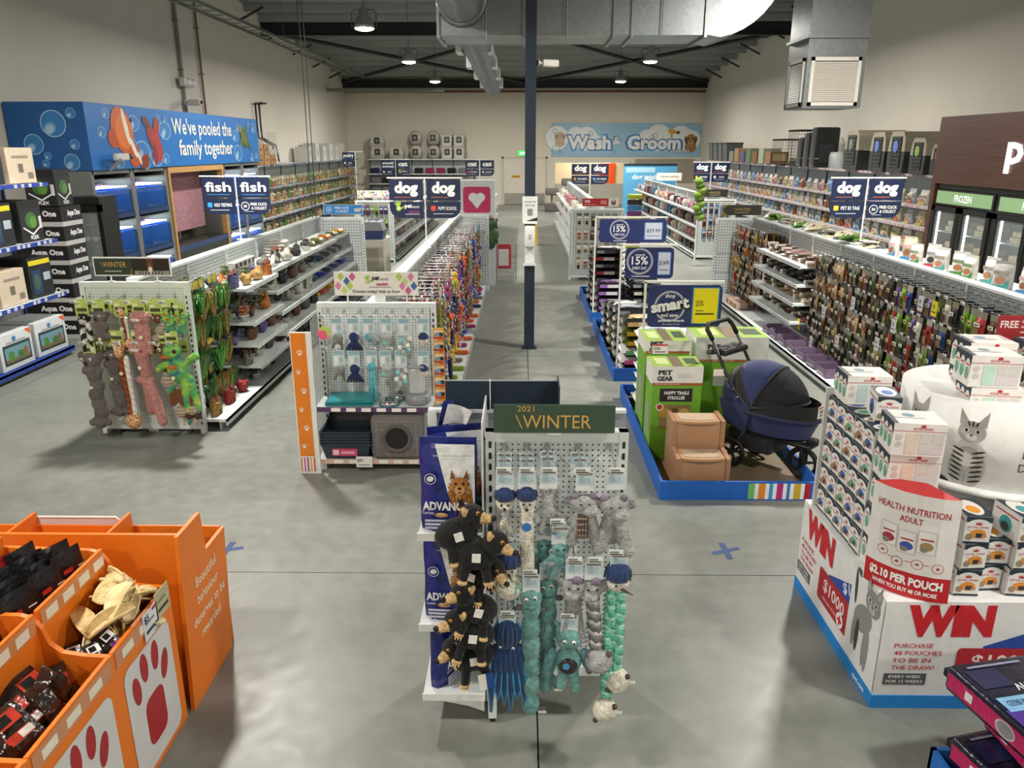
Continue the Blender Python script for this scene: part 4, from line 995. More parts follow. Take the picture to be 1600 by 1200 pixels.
def tube_monster(label, x, z, L, y=2.86, lean=0.0):
    t = wtoy('plush_monster', label, x, y, z)
    bl = []
    for k in range(6): bl.append(('e', (lean*k, 0, -.1 - L*k/6 - L/12), (.036, .034, L/12*1.35), ('#79aba8', '#6c9f9d')[k % 2]))
    bl += [('e', (0, 0, -.1), (.04, .034, .045), TEAL)]
    obj('body', organic('body', bl, .006, 'plush', 3), t)
    eye(t, .012, -.033, -.085, .009); eye(t, -.018, -.033, -.092, .008)
    MB().tube([(-.02, -.036, -.125), (0, -.04, -.132), (.016, -.036, -.124)], .002, '#2d5a5c', 5).build('mouth', 'fabric', t)
    for k, (sx, zz) in enumerate(((-1, -.14), (1, -.15), (1, -.1-L+.02))): MB().ell((sx*.042, -.005, zz), (.016, .009, .012), '#6a6068', None, 8, 6).build('paw', 'foil', t)
    for k in range(9): MB().tube([(-.035, -.01, -.05), (-.05-.012*(k%3), -.02+.006*k, -.04-.012*k), (-.055-.008*(k%4), -.02+.005*k, -.075-.012*k)], .004, ('#8fd6c0', '#d9f0e4', '#5a8fb0')[k % 3], 5).build('tassel', 'rope', t)
    MB().box(.03, .06, -.01, -.008, -.1-L, -.09-L, '#f2f2ee').build('care_tag', 'fabric', t)
tube_monster('long teal tube monster toy hanging almost to the floor, front one', .045, .985, .5)
tube_monster('long teal tube monster toy hanging behind the front tube monster', .118, 1.0, .46, 2.93)
t = wtoy('plush_monster', 'teal winged monster toy with a shiny dark belly', .21, 2.86, .79)
obj('body', organic('body', [('e', (0,0,-.105), (.05,.04,.05), TEAL), ('e', (.0,.005,-.205), (.05,.04,.062), '#6c9f9d'), ('c', (-.03,0,-.06), (-.05,0,-.035), .014, .008, TEAL), ('c', (.03,0,-.06), (.046,0,-.035), .014, .008, TEAL), ('c', (-.02,-.005,-.25), (-.026,-.015,-.3), .018, .02, TEAL), ('c', (.022,-.005,-.25), (.03,-.015,-.315), .018, .02, TEAL)], .006, 'plush'), t)
for sx in (-1, 1): MB().ell((sx*.068, .0, -.2), (.022, .014, .055), '#6a9fa8', (0, sx*-.25, 0), 10, 8).build('wing', 'plush', t)
MB().ell((-.002, -.034, -.205), (.034, .012, .034), '#332c30', None, 12, 8).build('belly', 'foil', t); MB().cyl((-.01, -.046, -.195), (-.01, -.05, -.195), .013, '#4a9ac8', n=12).build('badge', 'plastic', t)
eye(t, -.018, -.04, -.095, .008); eye(t, .016, -.04, -.098, .008); MB().tube([(-.014, -.042, -.125), (0, -.044, -.121), (.014, -.042, -.127)], .0018, '#2d5a5c', 5).build('mouth', 'fabric', t)
t = wtoy('plush_octopus', 'navy corduroy octopus toy with bright blue piping', -.056, 2.86, .79)
h_ = MB()
for k in range(16):
    a0 = 2*pi*k/16
    h_.tube([(.046*sin(q)*cos(a0), .036*sin(q)*sin(a0), -.085+.062*cos(q)) for q in [pi*i/8 for i in range(9)]], .007, ('#1d3a63', '#23446f')[k % 2], 5)
h_.ell((0, 0, -.085), (.045, .035, .062), '#1a3358').build('head', 'fabric', t)
MB().tube([(-.05, -.005, -.11), (-.053, -.005, -.07), (-.03, -.005, -.026), (0, -.005, -.018), (.03, -.005, -.026), (.053, -.005, -.07), (.05, -.005, -.11)], .0045, '#2f9cd0', 6).build('piping', 'fabric', t)
eye(t, -.026, -.033, -.125, .006); eye(t, .02, -.035, -.128, .006)
for k in range(6):
    x0 = -.04 + k*.016; x1 = -.06 + k*.024; L = -.42 + .03*((k*2) % 3)
    MB().tube([(x0, -.01, -.13), (x0*1.2, -.02, -.22), (x1, -.012, -.32), (x1*1.02, -.02, L)], [.013, .014, .013, .006], '#1b3a66', 8).build('tentacle', 'fabric', t)
    MB().tube([(x0-.012, -.018, -.14), (x0*1.2-.013, -.028, -.22), (x1-.012, -.02, -.32), (x1, -.026, L), (x1+.013, -.02, -.32), (x0*1.2+.013, -.028, -.22)], .0032, '#2f9cd0', 5).build('piping', 'fabric', t)
# black bears hanging in a bunch at the side of the panel
def bear(label, x, y, z, rz, tilt=0.0, s=1.0, flip=False):
    t = thing('plush_bear', label, 'plush toy', (x, y, z), rz, 'black bear toys bunched on the winter stand'); t.rotation_euler = (0, tilt, rz)
    s *= 1.1; t.scale = (-s if flip else s, s, s)
    TAN = '#d9b57e'; BK = '#0e0d0f'
    if not hasattr(bear, 'm'):
        bear.m = organic('body', [('e', (0, 0, 0), (.085, .062, .06), BK), ('e', (.072, -.01, .055), (.05, .046, .046), BK), ('c', (.09, -.02, .05), (.125, -.035, .035), .026, .02, TAN), ('e', (.05, .03, .095), (.013, .008, .02), BK), ('e', (.05, -.04, .098), (.013, .008, .02), TAN), ('c', (.04, -.04, -.03), (.05, -.06, -.075), .02, .018, BK), ('c', (-.03, -.04, -.03), (-.04, -.06, -.075), .02, .018, BK), ('c', (.05, .03, -.03), (.06, .04, -.07), .02, .018, BK), ('e', (.055, -.068, -.085), (.022, .016, .012), TAN), ('e', (-.042, -.068, -.085), (.022, .016, .012), TAN), ('e', (.07, .045, -.078), (.02, .016, .012), TAN)], .006, 'plush')
    obj('body', bear.m, t)
    MB().ell((.147, -.042, .034), (.012, .012, .011), '#0c0b0b', None, 10, 6).build('nose', 'rubber', t)
    MB().ell((.098, -.045, .074), (.008, .006, .009), '#c98a3c', None, 8, 6).ell((.1, -.05, .074), (.005, .004, .005), '#0b0808', None, 8, 5).build('eye', 'plastic', t)
    MB().box(-.01, .022, -.068, -.065, .0, .035, '#f0efe9').build('chest_tag', 'fabric', t)
    for k in range(3): MB().cyl((.045+.01*k, -.078, -.088), (.047+.011*k, -.09, -.094), .004, TAN, .001, 6).build('claw', 'plush', t)
    MB().tube([(.12, -.056, .03), (.135, -.058, .022), (.146, -.052, .024)], .0018, '#2a1d14', 5).build('mouth', 'fabric', t)
    return t
bear('topmost black bear toy with tan muzzle beside the bags', -.265, 2.83, 1.185, radians(12), -.25)
bear('black bear toy second from the top of the bunch', -.185, 2.80, 1.11, radians(0), .05)
bear('black bear toy in the middle of the bunch below the ticket', -.19, 2.86, .985, radians(-20), .2, .95)
bear('black bear toy facing the bags, fourth in the bunch', -.185, 2.82, .84, radians(10), .3, 1.0, True)
bear('black bear toy with snout over the shelf lip', -.2, 2.80, .73, radians(5), .15, 1.0, True)
t = bear('lowest black bear toy wearing a blue swing tag', -.2, 2.83, .6, radians(10), -.1, 1.0, True)
MB().box(-.06, -.0, -.10, -.098, -.09, -.02, '#1f4a92').box(-.03, -.0, -.1015, -.1, -.09, -.02, '#e9e6dc').build('swing_tag', 'card', t)

# ================================================================ jungle plush endcap
GRP_J = 'jungle plush toys on the gondola end'
LCARD = MB().box(-.06, .06, -.014, -.011, -.13, 0, '#b6c86a').frame((0, -.0145, -.065), (1,0,0), (0,0,1)).rect(-.045, .045, -.02, .01, '#3f4a2a').rect(-.05, .0, .02, .045, '#dfe6b8').oval(-.03, -.045, .012, .01, '#2f3a22').rect(-.01, .05, -.055, -.04, '#7a8a40').mesh('header_card', 'card')
for x in (-.42, -.26, -.1, .06, .22, .38):
    hook(E_L, x, 1.37, 1.0, -.001); hook(E_L, x+.02, .99, 1.0, -.001)
def jtoy(name, label, x, z, y=6.82):
    t = thing(name, label, 'plush toy', (x, y, z), 0, GRP_J); obj('header_card', LCARD, t); return t
def spare(x, z): 
    for k in range(2): obj('spare_card', LCARD, E_L, (x+jit(.02), -.08-.07*k, z+.01*k))
for x in (-.42, -.26, -.1, .06, .22, .38): spare(x, 1.36); spare(x+.02, .975)
KG = '#6e6864'; PINK = '#c58a84'
def koala(label, x, z, L, s=1.0, y=6.82):
    t = jtoy('plush_koala', label, x, z, y)
    bl = [('e', (0,0,-.17*s), (.085*s,.07*s,.075*s), KG), ('e', (.085*s,.0,-.13*s), (.04*s,.025*s,.045*s), '#625c58'), ('e', (-.085*s,0,-.13*s), (.04*s,.025*s,.045*s), '#625c58')]
    for k in range(7): bl.append(('e', ((.012*((k*7)%3)-.01)*s, 0, -.24*s-L*k/7), (.07*s, .055*s, L/7*.85), ('#6e6864', '#67615e')[k % 2]))
    for sx in (-1, 1): bl += [('e', (sx*.075*s, -.02, -.27*s), (.025*s, .025*s, .035*s), KG), ('e', (sx*.08*s, -.02, -.2*s-L*.93), (.03*s, .028*s, .035*s), KG)]
    obj('body', organic('body', bl, .011, 'plush', 3), t)
    for sx in (-1, 1): eye(t, sx*.04*s-.02*s, -.064*s, -.15*s, .016*s)
    MB().ell((-.02*s, -.075*s, -.185*s), (.014*s, .014*s, .02*s), '#1f1b1a', None, 10, 6).build('nose', 'rubber', t)
    MB().cyl((-.01, -.06*s, -.42*s), (-.01, -.063*s-.002, -.42*s), .016, '#e6e0b8', n=12).build('badge', 'card', t)
koala('long grey shaggy koala toy on the lower outer hook', -3.985, .985, .62)
koala('second long grey koala toy hanging behind the first', -3.83, .98, .56, .85, 6.9)
koala('short grey koala toy with white eyes on the upper hooks', -3.84, 1.36, .17, .8)
t = jtoy('plush_cow', 'black and white cow toy on the upper outer hook', -3.99, 1.36)
bl = [('e', (0,0,-.15), (.06,.05,.05), '#1d1c1c'), ('e', (0,-.03,-.175), (.035,.03,.028), '#d9d4ca')]
for sx in (-1, 1):
    for k in range(5): bl.append(('c', (sx*.03, 0, -.2-.05*k), (sx*.035, 0, -.25-.05*k), .026, .026, ('#1d1c1c', '#e4e0d8')[(k + (sx > 0)) % 2]))
obj('body', organic('body', bl, .009, 'plush'), t); eye(t, -.025, -.045, -.135, .01); eye(t, .025, -.045, -.135, .01)
GB, GO = '#b9672a', '#ecdcb8'
def giraffe(label, x, z, L, s=1.0):
    t = jtoy('plush_giraffe', label, x, z)
    obj('head', organic('head', [('e', (0,0,-.15*s), (.06*s,.05*s,.065*s), GB), ('e', (0,-.02*s,-.21*s), (.045*s,.042*s,.055*s), '#c9813a'), ('c', (-.03*s,0,-.1*s), (-.05*s,0,-.055*s), .014*s, .016*s, '#8f4f24'), ('c', (.03*s,0,-.1*s), (.045*s,0,-.05*s), .014*s, .016*s, '#8f4f24'), ('e', (-.075*s,0,-.13*s), (.03*s,.012*s,.018*s), GB), ('e', (.075*s,0,-.13*s), (.03*s,.012*s,.018*s), GB)], .008, 'giraffe'), t)
    for sx in (-1, 1): eye(t, sx*.033*s, -.048*s, -.135*s, .016*s)
    braid(t, (0, 0, -.25*s), (.02, 0, -L), .024*s, ['#7d3f20', '#a65a2c', '#8a4826'], 9); braid(t, (.05*s, .0, -.25*s), (.06*s, 0, -L), .022*s, ['#efe9e0', '#ddd4c6', '#f4efe6'], 9)
    MB().ell((.04, -.01, -L-.06*s), (.075*s, .065*s, .075*s), GB, None, 18, 12).build('ball', 'giraffe', t)
    MB().cyl((.01, -.05, -.4*s), (.01, -.055, -.4*s), .018, '#e6e0b8', n=12).build('badge', 'card', t)
# giraffe skin: cells
m_, nt_, b_ = nodes_of('giraffe')
tc_ = N(nt_, 'ShaderNodeTexCoord'); vo_ = N(nt_, 'ShaderNodeTexVoronoi', feature='DISTANCE_TO_EDGE'); vo_.inputs['Scale'].default_value = 42; nt_.links.new(tc_.outputs['Object'], vo_.inputs['Vector'])
st_ = math_(nt_, 'GREATER_THAN', vo_.outputs['Distance'], .09)
nt_.links.new(mixc(nt_, st_, lin('#ecd9b0'), lin('#bd6a2c')), b_.inputs['Base Color']); b_.inputs['Roughness'].default_value = .95
giraffe('giraffe toy with long braided rope legs on the lower hooks', -3.71, 1.1, .82)
giraffe('small giraffe toy with rope legs on the upper hooks', -3.64, 1.37, .36, .62)
def sloth(label, x, z, s=1.0, long=True):
    t = jtoy('plush_sloth', label, x, z)
    bl = [('e', (0,0,-.16*s), (.105*s,.07*s,.07*s), PINK)]
    if long: bl += [('c', (.01*s,0,-.2*s), (.03*s,0,-.43*s), .07*s, .05*s, '#bd827c'), ('e', (.0,0,-.47*s), (.08*s,.05*s,.045*s), '#c58a84'), ('c', (.02*s,0,-.5*s), (.03*s,0,-.78*s), .045*s, .042*s, '#b97c76'), ('c', (.06*s,-.01,-.5*s), (.13*s,-.02,-.88*s), .05*s, .046*s, PINK)]
    else: bl += [('c', (sx*.045*s+.0, -.02*(k % 2), -.2*s), (sx*.05*s, -.02*(k % 2), -.5*s), .032*s, .034*s, PINK) for k, sx in enumerate((-1, 0, 1))]
    obj('body', organic('body', bl, .010, 'plush', 3), t)
    MB().ell((-.02*s, -.06*s, -.175*s), (.06*s, .02*s, .018*s), '#ecdcd0', None, 12, 6).build('face', 'plush', t)
    for sx in (-1, 1): MB().ell((sx*.055*s-.02*s, -.066*s, -.18*s), (.018*s, .014*s, .012*s), '#b0566a', None, 10, 6).build('cheek', 'plush', t)
    MB().cyl((.01, -.06*s-.008, -.34*s), (.01, -.06*s-.014, -.34*s), .018, '#e6e0b8', n=12).build('badge', 'card', t)
sloth('long pink sloth toy dangling down the pegboard centre', -3.52, 1.1)
sloth('pink squid-like sloth toy on the upper hooks', -3.47, 1.37, .95, False)
t = jtoy('plush_bull', 'brown bull toy with horns and striped ball body', -3.28, 1.08)
obj('head', organic('head', [('e', (0,0,-.17), (.075,.055,.065), '#70401f'), ('e', (0,-.02,-.22), (.055,.045,.04), '#82502a'), ('c', (-.05,0,-.13), (-.14,0,-.085), .022, .012, '#d9cbb4'), ('c', (.05,0,-.13), (.12,0,-.09), .022, .012, '#d9cbb4')], .009, 'plush'), t)
for sx in (-1, 1): eye(t, sx*.04, -.05, -.155, .018)
MB().ell((-.01, 0, -.32), (.06, .02, .07), '#6b3c1c', (0, .4, 0), 10, 8).build('flank', 'fabric', t)
def striped_ball(t, x, y, z, r):
    b = MB()
    prof = [(r*sin(pi*i/12)*(1+.03*(i % 2)) + 1e-4, -r*cos(pi*i/12)) for i in range(13)]
    b.lathe(prof, [('#b8a994', '#8d7f6e')[i % 2] for i in range(12)], (x, y, z), 16).build('striped_ball', 'fabric', t)
striped_ball(t, .0, -.02, -.46, .07); striped_ball(t, .06, .03, -.40, .055)
for x, a in ((.03, .3), (.1, -.2), (.14, -.5)): MB().ell((x, -.03, -.62), (.05, .014, .09), '#6e3f1c', (0, a, 0), 10, 8).build('ear_flap', 'fabric', t)
striped_ball(t, .08, -.02, -.76, .06); striped_ball(t, .18, -.0, -.75, .058)
for x in (.08, .18): MB().tube([(x, 0, -.81), (x+.01, 0, -.87), (x, -.01, -.9)], .012, '#cbbd9e', 6).build('rope_foot', 'rope', t)
t = jtoy('plush_bull', 'small brown and striped bull toy on the upper hooks', -3.32, 1.36)
obj('head', organic('head', [('e', (0,0,-.15), (.05,.04,.045), '#70401f'), ('c', (-.03,0,-.12), (-.08,0,-.09), .014, .008, '#d9cbb4'), ('c', (.03,0,-.12), (.08,0,-.09), .014, .008, '#d9cbb4')], .008, 'plush'), t); striped_ball(t, .02, 0, -.26, .05); striped_ball(t, -.03, 0, -.34, .04)
for sx in (-1, 1): eye(t, sx*.022, -.036, -.14, .01)
m_, nt_, b_ = nodes_of('tiedye')
tc_ = N(nt_, 'ShaderNodeTexCoord'); nz_ = N(nt_, 'ShaderNodeTexNoise'); nz_.inputs['Scale'].default_value = 9; nz_.inputs['Detail'].default_value = 2; nz_.inputs['Distortion'].default_value = .6; nt_.links.new(tc_.outputs['Object'], nz_.inputs['Vector'])
rp = N(nt_, 'ShaderNodeValToRGB'); nt_.links.new(nz_.outputs[0], rp.inputs[0]); cr = rp.color_ramp
for i, (p_, c_) in enumerate(((.3, '#3a6f8a'), (.39, '#4f9a6a'), (.48, '#5fa858'), (.57, '#94bf50'), (.68, '#c9d06a'))):
    e_ = cr.elements[i] if i < 2 else cr.elements.new(p_)
    e_.position = p_; e_.color = lin(c_) + (1,)
nt_.links.new(rp.outputs[0], b_.inputs['Base Color']); b_.inputs['Roughness'].default_value = .95
def frog(label, x, z, s=1.0, long=True):
    t = jtoy('plush_frog', label, x, z, 6.8)
    bl = [('e', (-.02*s,0,-.2*s), (.085*s,.07*s,.085*s), 0), ('e', (.02*s,0,-.38*s), (.10*s,.075*s,.115*s), 0), ('c', (-.07*s,0,-.3*s), (-.15*s,-.01,-.36*s), .03*s, .035*s, 0), ('c', (.1*s,0,-.3*s), (.2*s,-.01,-.24*s), .03*s, .04*s, 0), ('c', (-.03*s,0,-.47*s), (-.07*s,-.02,-.56*s), .036*s, .034*s, 0)]
    if long: bl += [('c', (.06*s,0,-.47*s), (.07*s,0,-.78*s), .045*s, .032*s, 0), ('c', (.11*s,.02,-.46*s), (.16*s,.02,-.76*s), .036*s, .028*s, 0), ('c', (.07*s,0,-.84*s), (.06*s,0,-.9*s), .025*s, .02*s, 0)]
    else: bl += [('c', (.05*s,0,-.45*s), (.05*s,0,-.6*s), .04*s, .03*s, 0), ('c', (-.02*s,0,-.45*s), (-.03*s,0,-.62*s), .04*s, .03*s, 0)]
    bl = [tuple('#66aa66' if q == 0 and i in (3, 5) and ((bb[0] == 'e' and i == 3) or (bb[0] == 'c' and i == 5)) else q for i, q in enumerate(bb)) for bb in bl]
    obj('body', organic('body', bl, .010, 'tiedye', 3), t)
    eye(t, .035*s, -.066*s, -.18*s, .02*s, False)
    MB().ell((-.06*s, -.06*s, -.235*s), (.05*s, .016*s, .014*s), '#c8752a', None, 10, 6).build('lips', 'plush', t); MB().ell((.0, -.07*s, -.33*s), (.05*s, .014*s, .022*s), '#c8752a', None, 10, 6).build('chest_patch', 'plush', t)
    MB().cyl((.0, -.076*s, -.43*s), (.0, -.083*s, -.43*s), .018*s, '#e6e0b8', n=12).build('badge', 'card', t)
    if long:
        for x in (.07, .15): MB().ell((x*s, -.01, -.82*s), (.038*s, .034*s, .034*s), '#4b2c18', None, 12, 8).build('ball', 'plush', t)
frog('large tie-dye green chameleon toy hanging at the aisle edge', -3.2, 1.1)
frog('small tie-dye chameleon toy on the upper hooks', -3.2, 1.37, .48, False)
frog('second small tie-dye chameleon toy half behind the other', -3.1, 1.36, .46, False)
# ================================================================ kitten charity endcap
ec = pegboard_end('white pegboard gondola end with kitten toys, trays and shelves', -1.76, -.77, 6.56, 1.41, .45)
for z, y0, lab in ((.57, -.36, 1), (.10, -.38, 0)):
    s_ = MB().box(-.5, .5, y0, .0, z-.022, z, '#d9dfde').build('shelf', 'peg_end', ec)
    MB().box(-.505, .505, y0-.014, y0, z-.035, z+.006, '#5c3c66' if lab else '#d8b9a8').build('price_strip', 'plastic', s_)
    for k in range(6): MB().box(-.36+k*.13, -.28+k*.13, y0-.017, y0-.0145, z-.03, z+.002, '#f2f2ee').build('price_ticket', 'card', s_)
MB().box(-.48, -.44, -.36, .0, 0, .08, WHITE).box(.44, .48, -.36, .0, 0, .08, WHITE).build('foot', 'paint', ec)
for sx in (-1,): 
    for k in range(7): MB().cyl((sx*.5, -.3+k*.045, .12), (sx*.5, -.3+k*.045, 1.32), .004, '#c9cccc', n=5).build('side_wire', 'wire', ec)
for x in (-.42, -.28, -.14, .0, .14, .28, .4): hook(ec, x, 1.34, .8, -.001)
for x in (-.42, -.28, -.14, .0, .14, .28): hook(ec, x, 1.06, .8, -.001)
pc = thing('paw_pillar', 'orange strip of white paw prints at the side of the kitten endcap', 'sign', (-1.8, 6.12, 0))
MB().box(-.105, .07, -.012, .012, .0, 1.25, '#eceeea').build('backing', 'plastic', pc)
b = MB(); b.frame((-.035, -.0125, 0), (1,0,0), (0,0,1)); b.rect(-.062, .062, .16, 1.245, '#e8862c', .001)
def paw(b, cx, cy, s, col, d=.002):
    b.oval(cx, cy-.35*s, .42*s, .34*s, col, d)
    for x, y, r in ((-.52, .12, -.3), (-.2, .42, -.1), (.2, .42, .1), (.52, .12, .3)): b.oval(cx+x*s, cy+y*s, .15*s, .22*s, col, d, rot=-r)
for k, x in enumerate((.005, -.02, .015, -.018, .012, -.02)): paw(b, x, 1.08 - k*.165, .036 if k % 2 == 0 else .03, '#f3efe6')
for k, c in enumerate(('#d88a4a', '#f4f2ee', '#c65a9a', '#f4f2ee', '#8a3a8a', '#f4f2ee', '#e0b040', '#f4f2ee', '#c86a5a')): b.rect(-.062+k*.0138, -.062+(k+1)*.0138, .02, .15, c, .001)
b.build('print', 'plastic', pc)
# kitten toys on the endcap hooks: header card with a small toy
KCARD = MB().box(-.042, .042, -.012, -.009, -.12, 0, '#c9d9dc').frame((0, -.0125, -.06), (1,0,0), (0,0,1)).rect(-.036, .036, .025, .055, '#8fb4be').rect(-.03, .0, -.04, .015, '#e6ecec').rect(.005, .03, -.03, .01, '#a9bfc4').mesh('header_card', 'card')
def ktoy(kind, label, x, z, y=6.32):
    t = thing('kitten_toy', label, 'cat toy', (x, y, z), 0, 'kitten toys on the charity endcap'); t.scale = (1.2,)*3; obj('header_card', KCARD, t)
    if kind == 'grey': obj('body', organic('body', [('e', (0,0,-.15), (.04,.03,.04), '#8c8d88'), ('c', (-.02,0,-.17), (-.04,0,-.22), .013, .01, '#6e6f6a'), ('c', (.02,0,-.17), (.03,0,-.23), .013, .01, '#6e6f6a'), ('e', (.02,-.01,-.12), .02, '#9fb9b4')], .008, 'plush'), t)
    elif kind == 'navy':
        MB().ell((0, 0, -.14), (.036, .034, .04), '#22386a').build('head', 'plush', t)
        for k in range(6): MB().tube([(0, 0, -.16), (-.04+.016*k, -.01, -.2), (-.055+.022*k, -.005, -.235)], .01, '#1b2f5a', 6).build('tentacle', 'plush', t)
    elif kind == 'teal':
        MB().ell((0, 0, -.14), (.034, .032, .034), '#6fb3bd').build('ball', 'plush', t); MB().ell((.05, -.01, -.135), (.07, .02, .035), '#a9b4ba', (0, .2, 0), 12, 8).build('feather', 'plush', t)
    elif kind == 'balls':
        MB().ell((0, 0, -.13), .034, '#c9ccc8').build('ball', 'plush', t); MB().ell((-.02, 0, -.18), .026, '#8fc0b8').build('ball', 'plush', t)
    elif kind == 'cluster':
        for k in range(7): MB().ell((.035*cos(k*2.4), -.01*k/3, -.15-.016*k), (.02, .016, .022), ('#e4e8e6', '#8fcfd6', '#b9c4c2', '#f0f0ea')[k % 4], None, 8, 6).build('bead', 'foil', t)
    elif kind == 'beanie':
        MB().ell((0, 0, -.17), (.034, .03, .034), '#dcd6c8').build('head', 'plush', t); beanie(t, (0, 0, -.14), .85)
    elif kind == 'feather':
        for k in range(5): MB().tube([(0, 0, -.12), (-.01+.006*k, -.01, -.2), (-.02+.012*k, -.02, -.33-.01*k)], .014, ('#58b6c2', '#7cc9d2', '#3f9fb0')[k % 3], 6).build('feather', 'plush', t)
        MB().ell((0, 0, -.12), .034, '#62bcd0').build('head', 'plush', t)
    return t
names = {'grey': 'grey furry mouse', 'navy': 'navy octopus', 'teal': 'teal ball with grey feather', 'balls': 'pair of grey and mint balls', 'cluster': 'white and aqua beaded cluster', 'beanie': 'cream toy in a navy beanie', 'feather': 'long aqua feather teaser'}
for k, (kd, x) in enumerate((('grey', -1.56), ('navy', -1.42), ('teal', -1.29), ('balls', -1.14), ('cluster', -.99), ('beanie', -.83))): ktoy(kd, '%s kitten toy, upper row of the charity endcap' % names[kd], x, 1.33)
for k, (kd, x) in enumerate((('grey', -1.56), ('navy', -1.43), ('feather', -1.28), ('balls', -1.16), ('cluster', -1.03), ('beanie', -.84))): ktoy(kd, '%s kitten toy, lower row of the charity endcap' % names[kd], x, 1.05)
t = tag(MB().cyl((0, 0, 0), (0, -.004, 0), .055, '#e2577c', n=24).cyl((.01, -.001, .012), (.01, -.006, .012), .05, '#b9cf5a', n=20).cyl((-.01, -.001, -.012), (-.01, -.008, -.012), .038, '#e2577c', n=16).build('round_tag', 'card', None, (-1.67, 6.3, 1.2)), 'round pink and green tag hanging on the charity endcap', 'tag')
# turquoise trays, bowls, fountain, litter trays, cat cave
for k in range(2):
    b = MB().cbox(-.21, .21, -.15, .15, 0, .022, '#1c7d86', .01); b.frame((0, 0, .0221), (1,0,0), (0,1,0)); b.rect(-.19, .19, -.13, .13, '#2a9aa2', .0005)
    tag(b.build('scratch_mat', 'plastic', None, (-1.48, 6.37, .572 + k*.023), radians(2*k)), ('lower turquoise tray in the stack on the kitten endcap', 'upper turquoise tray in the stack on the kitten endcap')[k], 'tray', 'turquoise trays on the kitten endcap')
for k, (x, y) in enumerate(((-1.14, 6.28), (-1.08, 6.46))):
    t = thing('steel_bowl', ('front stainless pet bowl on the kitten endcap shelf', 'rear stainless pet bowl beside the water fountain')[k], 'bowl', (x, y, .572), 0, 'steel bowls on the kitten endcap')
    MB().lathe([(.07, 0), (.085, .01), (.078, .045), (.072, .045), (.066, .015), (.001, .012)], '#d5d8da', n=22).build('bowl', 'chrome', t); MB().lathe([(.088, 0), (.09, .008), (.086, .01)], '#2c7d86', n=22).build('base_ring', 'rubber', t)
t = thing('water_fountain', 'grey gravity pet water dispenser with clear tank', 'pet feeder', (-.9, 6.34, .572))
MB().lathe([(.1, 0), (.115, .02), (.11, .075), (.085, .09), (.07, .08), (.06, .08)], '#8d9094', n=20).build('base', 'plastic', t)
MB().cbox(-.07, .07, -.06, .06, .09, .33, '#c5cbce', .03, True).build('tank', 'clearplastic', t); MB().tube([(-.07, 0, .3), (-.11, 0, .27), (-.11, 0, .17), (-.07, 0, .14)], .012, '#aab0b4', 8).build('handle', 'clearplastic', t); MB().cbox(-.072, .072, -.062, .062, .32, .345, '#9aa0a4', .01).build('cap', 'plastic', t)
def litter_tray(z, label, tagit):
    t = thing('litter_tray', label, 'litter tray', (-1.52, 6.33, z), 0, 'nested charcoal litter trays')
    o_ = [(-.21, -.155), (.21, -.155), (.21, .155), (-.21, .155)]; c = '#33404c'
    b = MB()
    def ringv(s, zz): return [(x*s, y*s, zz) for x, y in o_]
    L = [ringv(.86, 0), ringv(1.0, .13), ringv(1.06, .135), ringv(1.06, .145), ringv(.97, .14), ringv(.84, .012)]
    vs = [p for r in L for p in r]; fs = [(j*4+i, j*4+(i+1)%4, (j+1)*4+(i+1)%4, (j+1)*4+i) for j in range(5) for i in range(4)] + [(3, 2, 1, 0), (20, 21, 22, 23)]
    b._add(vs, fs, c).build('tray', 'plastic', t)
    if tagit: 
        p = MB().box(-.12, .1, -.157, -.15, .035, .1, '#c9486e'); p.frame((-.01, -.158, .068), (1,0,0), (0,0,1)); p.rect(-.1, -.05, -.022, .022, '#f0d8e0').rect(-.03, .09, -.015, .012, '#e8a0b8'); p.build('label', 'card', t)
for k in range(5): litter_tray(.102 + k*.028, 'charcoal litter tray, %s from the bottom of the nested stack' % ORD[k], k == 0)
t = thing('litter_pan', 'deep dark litter pan standing inside the nested trays', 'litter tray', (-1.52, 6.36, .24))
MB()._add([(-.2,-.1,0),(.2,-.1,0),(.2,.1,0),(-.2,.1,0),(-.19,-.14,.12),(.2,-.14,.12),(.2,.16,.27),(-.17,.16,.27)], [(3,2,1,0),(0,1,5,4),(1,2,6,5),(2,3,7,6),(3,0,4,7)], '#2b3742').build('pan', 'plastic', t)
t = thing('cat_cave', 'grey checked fabric cat cave with a round opening', 'cat bed', (-1.07, 6.34, .102))
MB().cbox(-.23, .23, -.17, .17, 0, .40, '#6f6b69', .05, True).build('body', 'fabric', t)
g = MB(); g.frame((0, -.1705, .2), (1,0,0), (0,0,1))
for k in range(5): g.rect(-.175+k*.085, -.172+k*.085, -.16, .16, '#a39d99').rect(-.19, .19, -.15+k*.075, -.147+k*.075, '#a39d99')
g.oval(0, .0, .105, .105, '#191817', .003, n=28).build('check_print', 'fabric', t)
MB().tube([(.115*cos(a), -.172, .2+.115*sin(a)) for a in [2*pi*i/28 for i in range(28)]], .02, '#5c5856', 8, True).build('opening_rim', 'fabric', t)
t = tag(MB().box(-.07, .07, -.004, .0, -.03, .07, '#f1f2ee').frame((0, -.0045, .02), (1,0,0), (0,0,1)).text('$41', -.035, .015, .025, '#2a2c30', .001, .02).rect(-.05, .05, -.03, -.024, '#222').rect(-.07, .07, -.05, -.046, '#9fc06a').build('price_card', 'card', None, (-1.36, 6.155, .07)), 'white price card clipped below the cat cave shelf', 'price card')
t = thing('treat_strip', 'hanging clip strip of orange and yellow treat packs', 'clip strip', (-.7, 6.3, 1.25))
